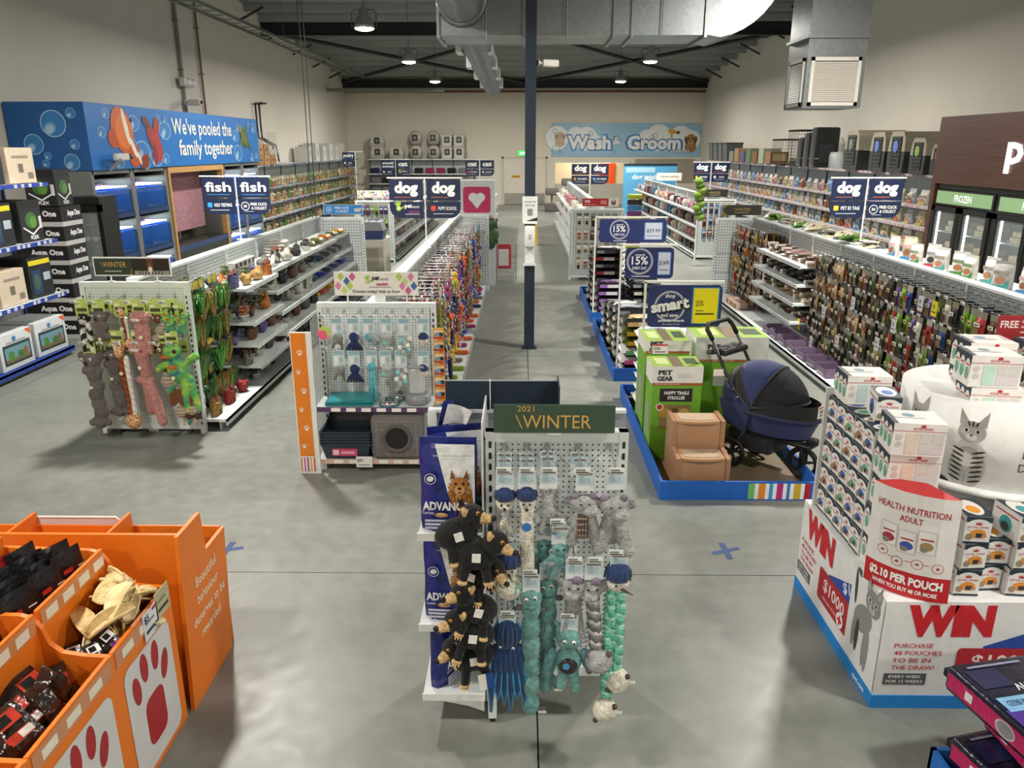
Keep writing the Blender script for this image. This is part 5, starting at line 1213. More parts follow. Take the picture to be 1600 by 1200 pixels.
for k in range(9): MB().box(-.045, .045, -.01+.003*(k % 2), .01, -.1-k*.105, -.005-k*.105, '#d9951f').frame((0, -.0105, -.05-k*.105), (1,0,0), (0,0,1)).rect(-.04, .04, -.0, .035, '#e8c7a0').oval(-.01, -.01, .022, .02, '#6fa0c4', .002).rect(-.04, .04, -.045, -.025, '#c9401f').rect(.0, .04, -.02, .01, '#2a2a2a').build('treat_pack', 'film', t, None, 0)

# ================================================================ orange treat bin
OR = '#e8791c'
ob = thing('treat_bin', 'orange stepped treat bin with red paw panels in the foreground', 'display bin', (-1.65, 3.2, 0))
def board(pts, axis, base, th, name='board', col=OR, mat='paint'): return MB().prism(pts, th, col, axis, base).build(name, mat, ob)
# end panel (faces the aisle) with lettering
ep = board([(-.02, 0), (.50, 0), (.58, .71), (.33, .71), (.31, .93), (.05, .93)], 'x', .0, .02, 'end_panel')
for k, ln in enumerate(('Beautiful', 'behaviour', 'deserves to be', 'rewarded.')): MB().frame((.021, .32, .44), (0, 1, 0), (0, 0, 1)).text(ln, -.03, .17-.095*k, .055, '#fbe6c8', .001, .012, .03*len(ln)*.95).build('lettering', 'paint', ep)
board([(-1.7, .0), (.0, .0), (.0, .93), (-1.7, .93)], 'y', .07, .02, 'ridge_board')
board([(-1.7, .0), (.0, .0), (.0, .72), (-1.7, .72)], 'y', .56, .015, 'rear_board')
for x in (-.48, -1.0): MB().box(x-.008, x+.008, .09, .56, 0, .80, OR).build('divider', 'paint', ob)
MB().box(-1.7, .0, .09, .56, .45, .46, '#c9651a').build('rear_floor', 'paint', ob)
# stepped side dividers and compartments towards the viewpoint
def step_profile(): return [(0, 0), (0, .74), (-.10, .745), (-.19, .76), (-.235, .80), (-.255, .87), (-.285, .915), (-.33, .93), (-.9, .95), (-.9, 0)]
ybs = [-.06, -.575, -1.13, -1.69]
for k, yb in enumerate(ybs): MB().prism(step_profile(), .022, OR, 'y', yb-.022).build('divider', 'paint', ob)
for k in range(3):
    y1, y0 = ybs[k]-.022, ybs[k+1]
    fp = MB().box(-.016, .0, y0, y1, 0, .745, OR).build('front_panel', 'paint', ob)
    pr = MB(); pr.frame((.001, (y0+y1)/2, .36), (0, 1, 0), (0, 0, 1)); L = y1-y0
    pr.rrect(-L*.42, L*.43, -.33, .245, .05, '#d3d3d3', .001)
    pr.rrect(-.085, .085, -.24, -.0, .05, '#a81e26', .002)
    for x, y, a in ((-.125, .07, .12), (-.045, .13, .05), (.055, .125, -.08), (.125, .03, -.3)): pr.oval(x, y+.03, .032, .072, '#a81e26', .002, rot=a)
    pr.build('paw_print', 'paint', fp)
    rl = MB().box(.0, .004, y0+.01, y1-.01, .66, .735, '#c98a62').build('ticket_rail', 'plastic', fp)
    for q in range(3): MB().box(.004, .006, y0+.06+q*.15, y0+.15+q*.15, .675, .715, '#e9e2d0').build('price_ticket', 'card', rl)
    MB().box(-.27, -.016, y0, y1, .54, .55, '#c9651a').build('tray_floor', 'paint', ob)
    bd = MB().box(-.285, -.27, y0, y1, .48, .94, OR).build('upper_front', 'paint', ob)
    rl = MB().box(-.27, -.266, y0+.01, y1-.01, .86, .93, '#d18a58').build('ticket_rail', 'plastic', bd)
    for q in range(4): MB().box(-.266, -.264, y0+.04+q*.12, y0+.12+q*.12, .87, .915, '#e9e2d0').build('price_ticket', 'card', rl)
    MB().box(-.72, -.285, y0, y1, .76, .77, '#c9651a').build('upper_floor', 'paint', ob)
    MB().box(-.735, -.72, y0, y1, .48, 1.0, OR).build('upper_back', 'paint', ob)
for k, (yy, zz, sc_) in enumerate(((-.26, .70, '$5'), (-.14, .73, ''))):
    c_ = MB().box(.006, .009, yy-.075, yy+.055, zz-.08, zz+.05, '#dcdfe6' if k == 0 else '#b8b48e'); c_.frame((.0095, yy-.01, zz-.015), (0,1,0), (0,0,1))
    c_.rect(-.05, .05, -.035, -.02, '#333').rect(-.05, .03, .01, .02, '#777'); 
    if sc_: c_.text('$5', -.035, .035, .03, '#2a2c60', .001, .02).rect(.02, .06, .045, .06, '#b03040')
    c_.build('price_card', 'card', ob)
def bin_pt(x, y, z): return (-1.65+x, 3.2+y, z)
# rawhide ears
for k in range(32):
    w, L, cu = random.uniform(.035, .06), random.uniform(.13, .22), random.uniform(.8, 2.2)
    def fn(u, v, w=w, L=L, cu=cu):
        a = (u-.5)*2*cu; tp = sin(pi*(.12+.8*v))**.7
        return (w*sin(a)/max(cu, .5)*tp*1.3, L*(v-.5), w*(1-cos(a))*.6*tp + .02*sin(v*4))
    me = MB().grid(fn, 8, 8, ('#e2c890', '#ecd8a8', '#d8b87c', '#e8d09a')[k % 4])
    o = me.build('rawhide_ear', 'raw', None, bin_pt(random.uniform(-.21, -.07), -.26+jit(.17), .59+.008*k))
    o.rotation_euler = (jit(.5), jit(.5), random.uniform(0, 6)); md = o.modifiers.new('thick', 'SOLIDIFY'); md.thickness = .006
    tag(o, 'curled cream rawhide ear, %s layer from the bottom of the heap' % ORD[k], 'dog chew', 'rawhide ears heaped in the orange bin')
def crumple_pack(w, h, d, base, lab1, lab2):
    b = MB()
    b.grid(lambda u, v: (w*(u-.5), -d*sin(pi*u)**.6*sin(pi*v)**.6*(1+.2*sin(17*u+9*v)), h*(v-.5)), 8, 8, base)
    b.grid(lambda u, v: (w*(.5-u), d*.6*sin(pi*u)**.6*sin(pi*v)**.6*(1+.2*sin(13*u+11*v)), h*(v-.5)), 8, 8, base)
    b.frame((0, -d*1.08, 0), (1,0,0), (0,0,1)); b.rect(-w*.3, w*.3, h*.05, h*.32, '#ececf0' if lab1[1] == '7' else lab1, .002).rect(-w*.22, w*.1, h*.1, h*.28, '#222', .003).rect(-w*.3, w*.3, -h*.28, -h*.1, lab1, .002).rect(.0, w*.3, -h*.26, -h*.12, lab2, .003)
    return b
pm_ = crumple_pack(.085, .13, .025, '#2a1f1c', '#7a3f9a', '#e3c9e0').mesh('treat_pack', 'foil')
for k, (x, y, rz) in enumerate(((-.2, -.50, .4), (-.11, -.52, 1.0), (-.08, -.45, 1.3))):
    o = obj('treat_pack', pm_, None, bin_pt(x, y, .665+.02*k)); o.rotation_euler = (-.9, jit(.2), rz); tag(o, 'dark wrapped treat pack with purple label, %s beside the rawhide' % ORD[k], 'treat pack', 'purple labelled treat packs')
pm2 = crumple_pack(.15, .2, .04, '#2c201a', '#b03a2a', '#d8cfc8').mesh('chew_bag', 'foil'); pm3 = crumple_pack(.1, .22, .04, '#3a2218', '#2b1a14', '#2b1a14').mesh('chew_bag', 'foil')
for k in range(11):
    o = obj('chew_bag', (pm2, pm3)[k % 3 == 1], None, bin_pt(-.19+.06*((k*5) % 3)/2+jit(.015), -.70-.034*k+jit(.02), .645+.018*((k*3) % 5)))
    o.rotation_euler = (-.7+jit(.4), jit(.4), jit(.5)+1.3); tag(o, 'glossy dark brown chew bag, %s back from the divider in the paw bin' % ORD[k], 'chew bag', 'dark chew bags in the second compartment')
for k in range(4):
    o = obj('chew_bag', pm3, None, bin_pt(-.19+.012*k, -1.3-.07*k, .65)); o.rotation_euler = (-.8+jit(.3), jit(.5), jit(1)); tag(o, 'brown chew bag at the picture corner, %s in the nearest compartment' % ORD[k], 'chew bag', 'dark chew bags in the nearest compartment')
def pouch(w, h, base, acc, word):
    b = MB()
    b.grid(lambda u, v: (w*(u-.5), -.03*sin(pi*u)*(1-v)**.5, h*v), 6, 6, base).grid(lambda u, v: (w*(.5-u), .02*sin(pi*u)*(1-v)**.5, h*v), 6, 6, base)
    b.frame((0, -.032, h*.5), (1,0,0), (0,0,1)); b.rrect(-w*.38, -w*.05, h*.08, h*.17, .008, '#b5302c', .001).rect(.02, w*.4, h*.1, h*.13, '#d9d9d9', .001).rect(-w*.4, w*.3, -h*.06, h*.0, acc, .001).text(word, -.01, -h*.15, h*.085, '#f2f2f2', .001, .04, w*.6)
    return b
pdefs = [('#17161a', '#c9b23a', 'CHICKEN', 'black chicken treat pouch'), ('#1c1315', '#b5382c', 'DUCK', 'black duck treat pouch with red bar'), ('#141418', '#7a3a8a', 'TURKEY', 'black turkey treat pouch with purple bar'), ('#8e1f24', '#e0c050', 'BEEF', 'dark red beef treat pouch')]
pms = [pouch(.15, .22, a, b_, c).mesh('treat_pouch', 'film') for a, b_, c, _ in pdefs]
order = [(0, -.34, -.36), (1, -.34, -.2), (2, -.36, -.53), (0, -.4, -.30), (1, -.42, -.16), (2, -.44, -.44), (0, -.48, -.25), (2, -.52, -.36), (0, -.55, -.18), (3, -.6, -.3), (2, -.5, -.55)]
for k, (q, x, y) in enumerate(order):
    o = obj('treat_pouch', pms[q], None, bin_pt(x, y, .775)); o.rotation_euler = (-.18, 0, radians(72)+jit(.12)); tag(o, '%s, %s from the aisle in the upper orange tier' % (pdefs[q][3], ORD[k]), 'treat pouch', 'black treat pouches in the upper tier')
for k in range(7):
    o = obj('treat_pouch', pms[k % 3], None, bin_pt(-.4-.05*k, -.70-.05*(k % 3), .775)); o.rotation_euler = (-.2, 0, radians(72)+jit(.15)); tag(o, '%s, %s in the second upper compartment' % (pdefs[k % 3][3], ORD[k]), 'treat pouch', 'pouches in the second upper compartment')
gp = pouch(.14, .2, '#3d8a34', '#e6efe0', 'MINT').mesh('treat_pouch', 'film')
for k in range(4):
    o = obj('treat_pouch', gp, None, bin_pt(-.06-.1*k, .3+.03*(k % 2), .585)); o.rotation_euler = (.1, jit(.3), radians(170)+jit(.3)); tag(o, 'green treat pouch, %s from the notch in the rear of the orange bin' % ORD[k], 'treat pouch', 'green pouches in the rear tier')
t = tag(MB().tube([(-.28, 0, 0), (-.24, 0, .045), (.24, 0, .045), (.28, 0, 0)], .006, '#ece6e0', 6).box(-.25, .25, -.002, .002, 0, .043, '#cfc6c4').build('header_card', 'card', None, (-2.45, 3.765, .725)), 'white rimmed header card standing behind the orange bin', 'sign')

# ================================================================ cat food display
wd = thing('cat_food_display', 'white cardboard cat food display base printed WIN in red', 'display stand', (1.765, 3.245, 0))
W_, D_, H_ = 1.75, 1.125, .61
MB().box(0, W_, 0, D_, .0, H_, '#e6e6e6').build('base_box', 'card', wd)
MB().box(-.004, W_+.004, -.004, D_+.004, 0, .075, '#1f86d6').build('blue_band', 'card', wd)
def win_art(b, L):
    RED = '#c8202a'
    b.text('WIN', -L/2+.32, .16, .155, RED, .001, .07, .42)
    for k, ln in enumerate(('PURCHASE', '48 POUCHES', 'TO BE IN', 'THE DRAW!')): b.text(ln, -L/2+.06+.013*len(ln), .02-.042*k, .026, RED, .001, .005, .0235*len(ln))
    b.rect(-L/2+.04, -L/2+.25, -.205, -.14, '#55585c', .001).text('EVERY WEEK', -L/2+.145, -.158, .017, '#fff', .002, .01, .16).text('FOR 13 WEEKS', -L/2+.145, -.186, .017, '#fff', .002, .01, .18)
    b.shape([(-L/2+.50, .02), (-L/2+1.02, .22), (-L/2+1.06, .0), (-L/2+.56, -.14)], '#24479c', .0015).text('$1000', -L/2+.82, .10, .06, '#e8ecf4', .0025, .02, .26, rot=.36).text('VISA', -L/2+.93, .03, .04, '#e8ecf4', .0025, .02, .1, rot=.36)
    b.rrect(-L/2+.38, -L/2+.80, -.19, .01, .02, '#b0222c', .002).text('$1000', -L/2+.60, -.07, .075, '#f2dede', .003, .02, .29).text('epet.com VOUCHER', -L/2+.59, -.15, .02, '#f2dede', .003, .01, .26)
def cat_print(b, cx, cy, s, base, dark, light, stripes=True, d=.002, standing=False):
    if standing:
        b.oval(cx-.05*s, cy-.05*s, .42*s, .3*s, base, d, rot=.5)
        for x, L in ((-.38, .75), (-.22, .78), (.14, .9), (.26, .95)): b.oval(cx+x*s, cy-.15*s-L*s*.5, .085*s, L*s*.5, (base, dark)[x == -.22], d)
        b.oval(cx-.5*s, cy+.45*s, .06*s, .4*s, dark, d, rot=.1).oval(cx-.42*s, cy+.82*s, .12*s, .05*s, dark, d, rot=-.6)
        hx, hy = cx+.28*s, cy+.5*s
    else:
        b.oval(cx, cy-.65*s, .55*s, .75*s, base, d).oval(cx, cy-.1*s, .42*s, .5*s, light, d+.0003)
        for q in (-1, 1): b.oval(cx+q*.16*s, cy-1.0*s, .15*s, .42*s, base, d+.0006).oval(cx+q*.2*s, cy-1.38*s, .2*s, .1*s, light, d+.001)
        b.oval(cx-.85*s, cy-1.2*s, .45*s, .09*s, dark, d, rot=-.25)
        hx, hy = cx, cy+.62*s
    h = s*(.75 if standing else 1.0)
    b.oval(hx, hy, .42*h, .38*h, base, d+.001)
    for q in (-1, 1):
        b.shape([(hx+q*.1*h, hy+.3*h), (hx+q*.4*h, hy+.2*h), (hx+q*.42*h, hy+.78*h)], base, d+.0008).shape([(hx+q*.2*h, hy+.32*h), (hx+q*.35*h, hy+.28*h), (hx+q*.37*h, hy+.6*h)], '#b9b0ac', d+.0012)
        b.oval(hx+q*.17*h, hy+.04*h, .09*h, .075*h, '#e6e6e2', d+.0016).oval(hx+q*.17*h, hy+.04*h, .05*h, .06*h, '#151515', d+.002)
    b.oval(hx, hy-.17*h, .19*h, .13*h, light, d+.0016).oval(hx, hy-.1*h, .05*h, .035*h, '#4a4444', d+.002).rect(hx-.004*s, hx+.004*s, hy-.22*h, hy-.13*h, '#333', d+.002)
    if stripes and not standing:
        for k in range(7):
            for q in (-1, 1): b.oval(cx+q*.3*s, cy-.05*s-.17*s*k, .2*s, .035*s, dark, d+.0011, rot=q*.35)
        for k in range(3): b.oval(hx+(k-1)*.12*h, hy+.28*h, .025*h, .1*h, dark, d+.0016, rot=(1-k)*.3)
b = MB(); b.frame((W_/2, -.001, .345), (1,0,0), (0,0,1)); win_art(b, W_); b.build('front_print', 'card', wd)
b = MB(); b.frame((-.001, D_/2, .345), (0,-1,0), (0,0,1)); win_art(b, D_+.06); b.rect(.2, .56, -.26, .26, '#e6e6e6', .0034)
cat_print(b, .38, .05, .25, '#8f8f8e', '#3f3f3f', '#b9b9b7', d=.004, standing=True); b.oval(.12, -.14, .045, .045, '#eee', .004).text('+', .12, -.14, .07, '#c8202a', .005, .05); b.text('epet.com', .42, -.31, .03, '#dfeaf4', .005, .03, .14); b.build('side_print', 'card', wd)
# red and white quarter wedge
wg = thing('price_wedge', 'curved white cat food price wedge with a red top and band', 'display sign', (1.74, 3.22, .612))
cpts = [(.0, .24), (.03, .175), (.08, .11), (.15, .055), (.225, .02), (.30, .005)]
bk = [(.24, .20), (.12, .235)]
def wx(pts, x): pass
hN, hF = .54, .565
b = MB()
for i in range(5):
    for z0, z1, c in ((0, .13, '#c6232b'), (.13, hN, '#ece9e6')):
        a0, a1 = cpts[i], cpts[i+1]; o0, o1 = -.03*z0, -.03*z1
        b._add([(a0[0]+o0, a0[1], z0), (a1[0]+o0, a1[1], z0), (a1[0]+o1, a1[1], z1), (a0[0]+o1, a0[1], z1)], [(0,1,2,3)], c, True)
top = [(p_[0]-.016, p_[1], hN) for p_ in cpts] + [(.22, .20, hN), (.11, .25, hN)]
b.poly(top, '#b3262c'); low = [(p_[0], p_[1], 0) for p_ in cpts] + [(.24, .20, 0), (.12, .25, 0)]
b.poly(low[::-1], '#ddd')
for i in (5, 6, 7):
    j = (i+1) % 8; b._add([low[i], low[j], top[j], top[i]], [(0,1,2,3)], '#d6d2d0')
b.build('panel', 'card', wg)
# lettering follows the curve: map flat (s, z) on to the panel
import bisect
seg = [0]
for i in range(5): seg.append(seg[-1] + math.hypot(cpts[i+1][0]-cpts[i][0], cpts[i+1][1]-cpts[i][1]))
def curve_map(mb, off=.0025):
    nv_ = []
    for (x, y, z) in mb.v:
        s_ = min(max(x, 0), seg[-1]-1e-5); i = min(bisect.bisect_right(seg, s_)-1, 4); f_ = (s_-seg[i])/(seg[i+1]-seg[i])
        px_, py_ = cpts[i][0]+(cpts[i+1][0]-cpts[i][0])*f_, cpts[i][1]+(cpts[i+1][1]-cpts[i][1])*f_
        nx, ny = -(cpts[i+1][1]-cpts[i][1]), cpts[i+1][0]-cpts[i][0]; l_ = math.hypot(nx, ny); nx, ny = -nx/l_, -ny/l_
        nv_.append((px_ - .03*z + nx*(off+y), py_ + ny*(off+y), z))
    mb.v = nv_; return mb
S = seg[-1]
q = MB(); q.frame((0, 0, 0), (1,0,0), (0,0,1))
def qp(x, y, d): return Vector((x, d, y))
q._p = qp
q.text('HEALTH NUTRITION', S*.5, .455, .034, '#b3262c', .0005, .01, S*.8).text('ADULT', S*.5, .405, .032, '#b3262c', .0005, .01, .1)
for k, c in enumerate(('#a8323a', '#3a58b0', '#a98a5a')):
    x = S*.27 + k*.085; z = .305-.018*(k == 1); q.rect(x-.04, x+.04, z-.06, z+.06, '#cfcac6', .0004).rect(x-.036, x+.036, z-.055, z+.055, '#efecea', .0008).rect(x-.028, x+.028, z+.012, z+.02, '#b3262c', .0012).oval(x, z-.018, .03, .022, c, .0012).oval(x-.01, z-.036, .018, .014, '#8a8078', .0016)
for k, (x, z) in enumerate(((.22, .21), (.4, .175), (.62, .185), (.84, .18))): q.ring(S*x, z, .026, .0025, '#b3262c', .0006).oval(S*x, z, .008, .006, '#b3262c', .0006); 
for k in range(3): q.rect(S*(.22+.2*k)+.026, S*(.4+.2*k)-.02, .187, .19, '#b3262c', .0005)
curve_map(q).build('product_print', 'card', wg); q = MB(); q.frame((0, 0, 0), (1,0,0), (0,0,1)); q._p = qp
q.text('$2.10 PER POUCH', S*.5, .083, .042, '#fff', .0006, .05, S*.84).text('WHEN YOU BUY 48 OR MORE', S*.5, .035, .022, '#fff', .0006, .03, S*.74)
curve_map(q).build('lettering', 'card', wg)
# pouch cartons
def carton(w, h, d, oval, label_back=False):
    """cat food carton; front faces -y"""
    b = MB().box(-w/2, w/2, 0, d, 0, h, '#e9e8e6')
    b.frame((0, -.0005, h/2), (1,0,0), (0,0,1)); b.rect(-w/2, w/2, h*.3, h/2, '#26323f', .0005).oval(0, h*.18, w*.46, h*.24, '#e9e8e6', .0009).rect(-w/2, w/2, -h/2, -h*.42, '#26323f', .0005)
    b.text('ROYAL CANIN', 0, h*.12, h*.075, '#c0303a', .0013, .02, w*.78).shape([(-w*.1, h*.2), (w*.1, h*.2), (w*.13, h*.32), (w*.05, h*.26), (0, h*.34), (-w*.05, h*.26), (-w*.13, h*.32)], '#c0303a', .0013)
    b.oval(w*.02, -h*.12, w*.3, h*.17, oval, .0013).rect(-w*.06, w*.2, -h*.26, -h*.1, '#2b3038', .0017).oval(-w*.3, -h*.24, w*.14, h*.12, '#9a8468', .0017).oval(w*.26, -h*.2, w*.1, h*.07, '#c88a6a', .0017)
    b.frame((0, d/2, h+.0005), (1,0,0), (0,1,0)); b.rect(-w/2, w/2, -d/2, d/2, '#26323f', .0003).oval(0, 0, w*.42, d*.42, '#dcd9d4', .0006).oval(0, -.1*d, w*.25, d*.2, oval, .001)
    b.frame((-w/2-.0005, d/2, h/2), (0,-1,0), (0,0,1)); b.rect(-d*.4, d*.4, h*.28, h*.33, '#c0303a', .0005).oval(0, -h*.08, d*.22, h*.3, oval, .0005).oval(0, -h*.16, d*.14, h*.16, '#3a3a3e', .0009)
    return b
CM = {n_: carton(.118, .14, .2, c).mesh('cat_food_carton', 'card') for n_, c in (('green', '#5fae86'), ('blue', '#3a64b4'), ('orange', '#e0912e'), ('teal', '#3f9aa0'), ('brown', '#a9764a'))}
def back_carton():
    b = carton(.118, .14, .2, '#8fc7a8'); return b
CG = 'cat food cartons on the display'
def put_carton(c, x, y, z, rz, label):
    o = obj('cat_food_carton', CM[c], None, (x, y, z), rz); tag(o, label, 'carton', CG); return o
rowname = ['bottom', 'second', 'middle', 'fourth', 'top']
cc = ['green', 'blue', 'blue', 'green', 'blue', 'brown']
for r in range(5):
    for k in range(5):
        n_ = cc[(k + r) % 6] if k < 5 else ('blue', 'brown')[r % 2]
        put_carton(n_, 1.80+.004*((k+r) % 2), 3.74+k*.121, .613+r*.1415, -pi/2, '%s oval carton, %s row, %s from the price wedge on the side stack' % (n_, rowname[r], ORD[k]))
MB().box(-.01, .0, .06, .08, 0, .7, '#ececec')
# white flank board of the side stack
tag(MB().box(1.785, 2.03, 4.30, 4.315, .612, 1.36, '#e2e2e0').build('stack_board', 'card'), 'white flank board closing the carton stack', 'board')
# plain printed backs standing on top of the stack
def back_print(w, h, d, tint):
    b = MB().box(-w/2, w/2, 0, d, 0, h, '#ebe8e4', top='#d9d4d0'); b.frame((0, -.0005, h/2), (1,0,0), (0,0,1))
    b.rect(-w/2, w/2, h*.26, h*.275, '#c0303a').text('ROYAL CANIN', w*.05, h*.345, h*.07, '#c0303a', .001, .02, w*.36).oval(w*.05, h*.42, w*.05, h*.05, '#c0303a')
    b.rect(-w*.25, -w*.02, -h*.42, h*.2, tint).rect(.02*w, w*.22, -h*.1, h*.2, '#d5d0cc', .0008).rect(w*.25, w*.46, -h*.1, h*.2, '#d5d0cc', .0008).rect(.02*w, w*.46, -h*.42, -h*.14, '#d8cfd2', .0008)
    b.oval(-w*.38, h*.08, w*.06, h*.08, '#cfcac6').oval(-w*.38, -h*.14, w*.06, h*.08, '#cfcac6')
    b.frame((-w/2-.0005, d/2, h/2), (0,-1,0), (0,0,1)); b.rect(-d/2, d/2, h*.2, h/2, '#2a3542', .0004)
    for q in range(3): b.oval(-d*.32+q*d*.32, h*.1, d*.14, h*.26, '#e9e6e2', .0008, n=12).oval(-d*.32+q*d*.32, -h*.1, d*.1, h*.2, '#6ab08e', .0012, n=12).rect(-d*.42+q*d*.32, -d*.22+q*d*.32, h*.14, h*.19, '#c0303a', .0012)
    b.frame((0, d/2, h+.0005), (1,0,0), (0,1,0)); b.rect(-w*.4, w*.2, -d*.1, d*.35, '#c9c6c2', .0004).oval(-w*.1, d*.1, w*.12, d*.14, '#5f7f94', .0008).rect(-w/2, -w*.42, -d/2, d/2, '#2a3542', .0006)
    return b
BM = [back_print(.24, .165, .2, c).mesh('cat_food_case', 'card') for c in ('#bfe0cc', '#e4d2c0', '#c4d8d6')]
def put_case(k, x, y, z, rz, label): tag(obj('cat_food_case', BM[k], None, (x, y, z), rz), label, 'carton', 'large white cat food cases')
put_case(1, 1.915, 3.46, .612, radians(-4), 'white case standing on the base beside the price wedge')
put_case(1, 1.91, 3.46, .779, radians(-3), 'white case second up beside the price wedge')
put_case(1, 1.915, 3.46, .946, radians(-5), 'white case third up beside the price wedge')
put_case(1, 1.91, 3.465, 1.113, radians(-6), 'white case fourth up beside the price wedge')
put_case(1, 1.9, 3.45, 1.28, radians(-8), 'white case with brown print topping the tall pile')
put_case(2, 1.93, 4.09, 1.325, radians(-4), 'white case at the back corner of the carton stack')
t = put_carton('blue', 1.91, 3.80, 1.323, radians(-12), 'single blue oval carton lying on top of the side stack')
# right hand stacks facing the aisle
for c_, (x0, n_) in enumerate(((2.165, 3), (2.30, 2), (2.42, 3), (2.545, 3), (2.67, 3))):
    for r in range(n_): put_carton('orange' if (c_ + r) % 5 != 4 else 'teal', x0+.01*((r*3) % 2), 3.30+.05*(c_ % 2), .612+r*.1415, radians((-3, 4, -6)[(r+c_) % 3]), 'orange cat carton, %s up in the %s column after the wedge' % (ORD[r], ORD[c_]) if (c_ + r) % 5 != 4 else 'teal cat carton, %s up in the %s column after the wedge' % (ORD[r], ORD[c_]))
# drum
drm = thing('cat_drum', 'white round display drum printed with two cats', 'display drum', (2.56, 3.95, 0))
R_ = .47
MB().cyl((0, 0, .612), (0, 0, 1.05), .3, '#b9b9bc', n=32).build('neck', 'card', drm)
MB().lathe([(.001, 1.03), (.5, 1.03), (.51, 1.045), (.5, 1.06), (R_, 1.062)], '#ececea', n=48).build('plate', 'card', drm)
MB().lathe([(R_, 1.06), (R_, 1.47)], '#e9e8e6', n=56).build('wall', 'card', drm)
MB().cyl((0, 0, 1.36), (0, 0, 1.37), R_-.01, '#a9262c', n=40).build('floor_disc', 'card', drm)
def drum_print(f_, nm='cat_print'):
    q = MB(); q._p = lambda x, y, d: Vector((x, d + q.k*6e-5, y)); q.fr = 1; f_(q)
    q.v = [((R_+.0015+y)*cos(A0 + x/R_ - .52), (R_+.0015+y)*sin(A0 + x/R_ - .52), z) for x, y, z in q.v]; q.build(nm, 'card', drm)
A0 = radians(-103)
drum_print(lambda q: cat_print(q, -.29, 1.28, .14, '#a9a5a0', '#2e2c2c', '#d9d6d0', stripes=False, d=.0008))
drum_print(lambda q: cat_print(q, .0, 1.255, .15, '#b5b3b0', '#2a2a2a', '#d9d8d4', d=.0008))
drum_print(lambda q: q.text('ROYAL CANIN', .42, 1.36, .028, '#c0303a', .001, .03, .3).text('MIX FEEDING', .40, 1.27, .045, '#3a3a3e', .001, .0, .34).text('DRY AND WET', .40, 1.20, .045, '#3a3a3e', .001, .0, .36).oval(.34, 1.1, .07, .035, '#a81e26', .001).rect(.27, .41, 1.075, 1.1, '#a81e26', .0012), 'lettering')
put_case(0, 2.40, 3.72, 1.372, radians(-9), 'white and green case on the drum, lower one')
put_case(0, 2.38, 3.73, 1.539, radians(-8), 'white and green case on the drum, upper one')
put_case(0, 2.52, 4.0, 1.372, radians(-6), 'white case at the back of the drum, lower one'); put_case(1, 2.52, 4.0, 1.539, radians(-4), 'white case at the back of the drum, upper one')
put_case(1, 2.83, 3.95, 1.372, radians(8), 'pale case by the drum edge, lower one'); put_case(1, 2.84, 3.95, 1.539, radians(5), 'pale case by the drum edge, upper one')
for k in range(3): put_carton('orange', 2.62+.006*k, 3.62+.03*k, 1.372+.0*k, radians(-30-k*2), 'orange open carton leaning in the drum, %s one' % ORD[k]) if k == 0 else None
fs = thing('free_sign', 'dark red free offer sign standing on the drum', 'sign', (2.75, 4.2, 1.372))
b = MB().box(-.11, .11, 0, .006, .2, .44, '#8e1d22'); b.frame((0, -.0005, .32), (1,0,0), (0,0,1)); b.text('FREE', -.045, .07, .04, '#e8d8d4', .001, .02, .1)
for k in range(6): b.rect(.02, .1, .08-.03*k, .09-.03*k, '#d8a8a4')
b.box(-.005, .005, .0, .004, 0, .2, '#8e1d22').build('board', 'card', fs)
bs = thing('black_sign', 'black framed round logo sign at the right picture edge', 'sign', (3.35, 4.75, .0))
b = MB().box(-.2, .5, 0, .02, 1.25, 1.6, '#f0f0ee').box(-.005, .012, .0, .02, 0, 1.25, '#eee'); b.frame((.15, -.0005, 1.42), (1,0,0), (0,0,1)); b.rect(-.32, .32, -.15, .15, '#1f2022', .001).ring(-.05, -.08, .17, .016, '#efefef', .002).ring(-.05, -.08, .14, .01, '#efefef', .002); b.build('board', 'plastic', bs)

# ================================================================ pallet of bags at the picture corner
tb = thing('blue_tray', 'bright blue cardboard tray under the pink edged bags', 'tray', (1.80, 2.15, 0))
MB().box(0, 1.2, 0, .62, 0, .02, '#8a6f52').box(0, .02, 0, .62, 0, .19, '#1f6fc4').box(0, 1.2, .6, .62, 0, .19, '#1f6fc4').box(1.18, 1.2, 0, .62, 0, .19, '#1f6fc4').box(0, 1.2, 0, .02, 0, .19, '#1f6fc4').build('tray', 'card', tb)
def lying_bag(w, l, h, top, side, n=10):
    """sack lying flat, length along y"""
    b = MB()
    def pf(u, v, s):
        e = (1-abs(2*u-1)**6)*(1-abs(2*v-1)**8)
        return (w*(u-.5), l*(v-.5), h/2 + s*h/2*(e**.5)*(1+.04*sin(11*u+7*v)))
    b.grid(lambda u, v: pf(u, v, 1), n, n, top); b.grid(lambda u, v: pf(1-u, v, -1), n, n, side)
    return b
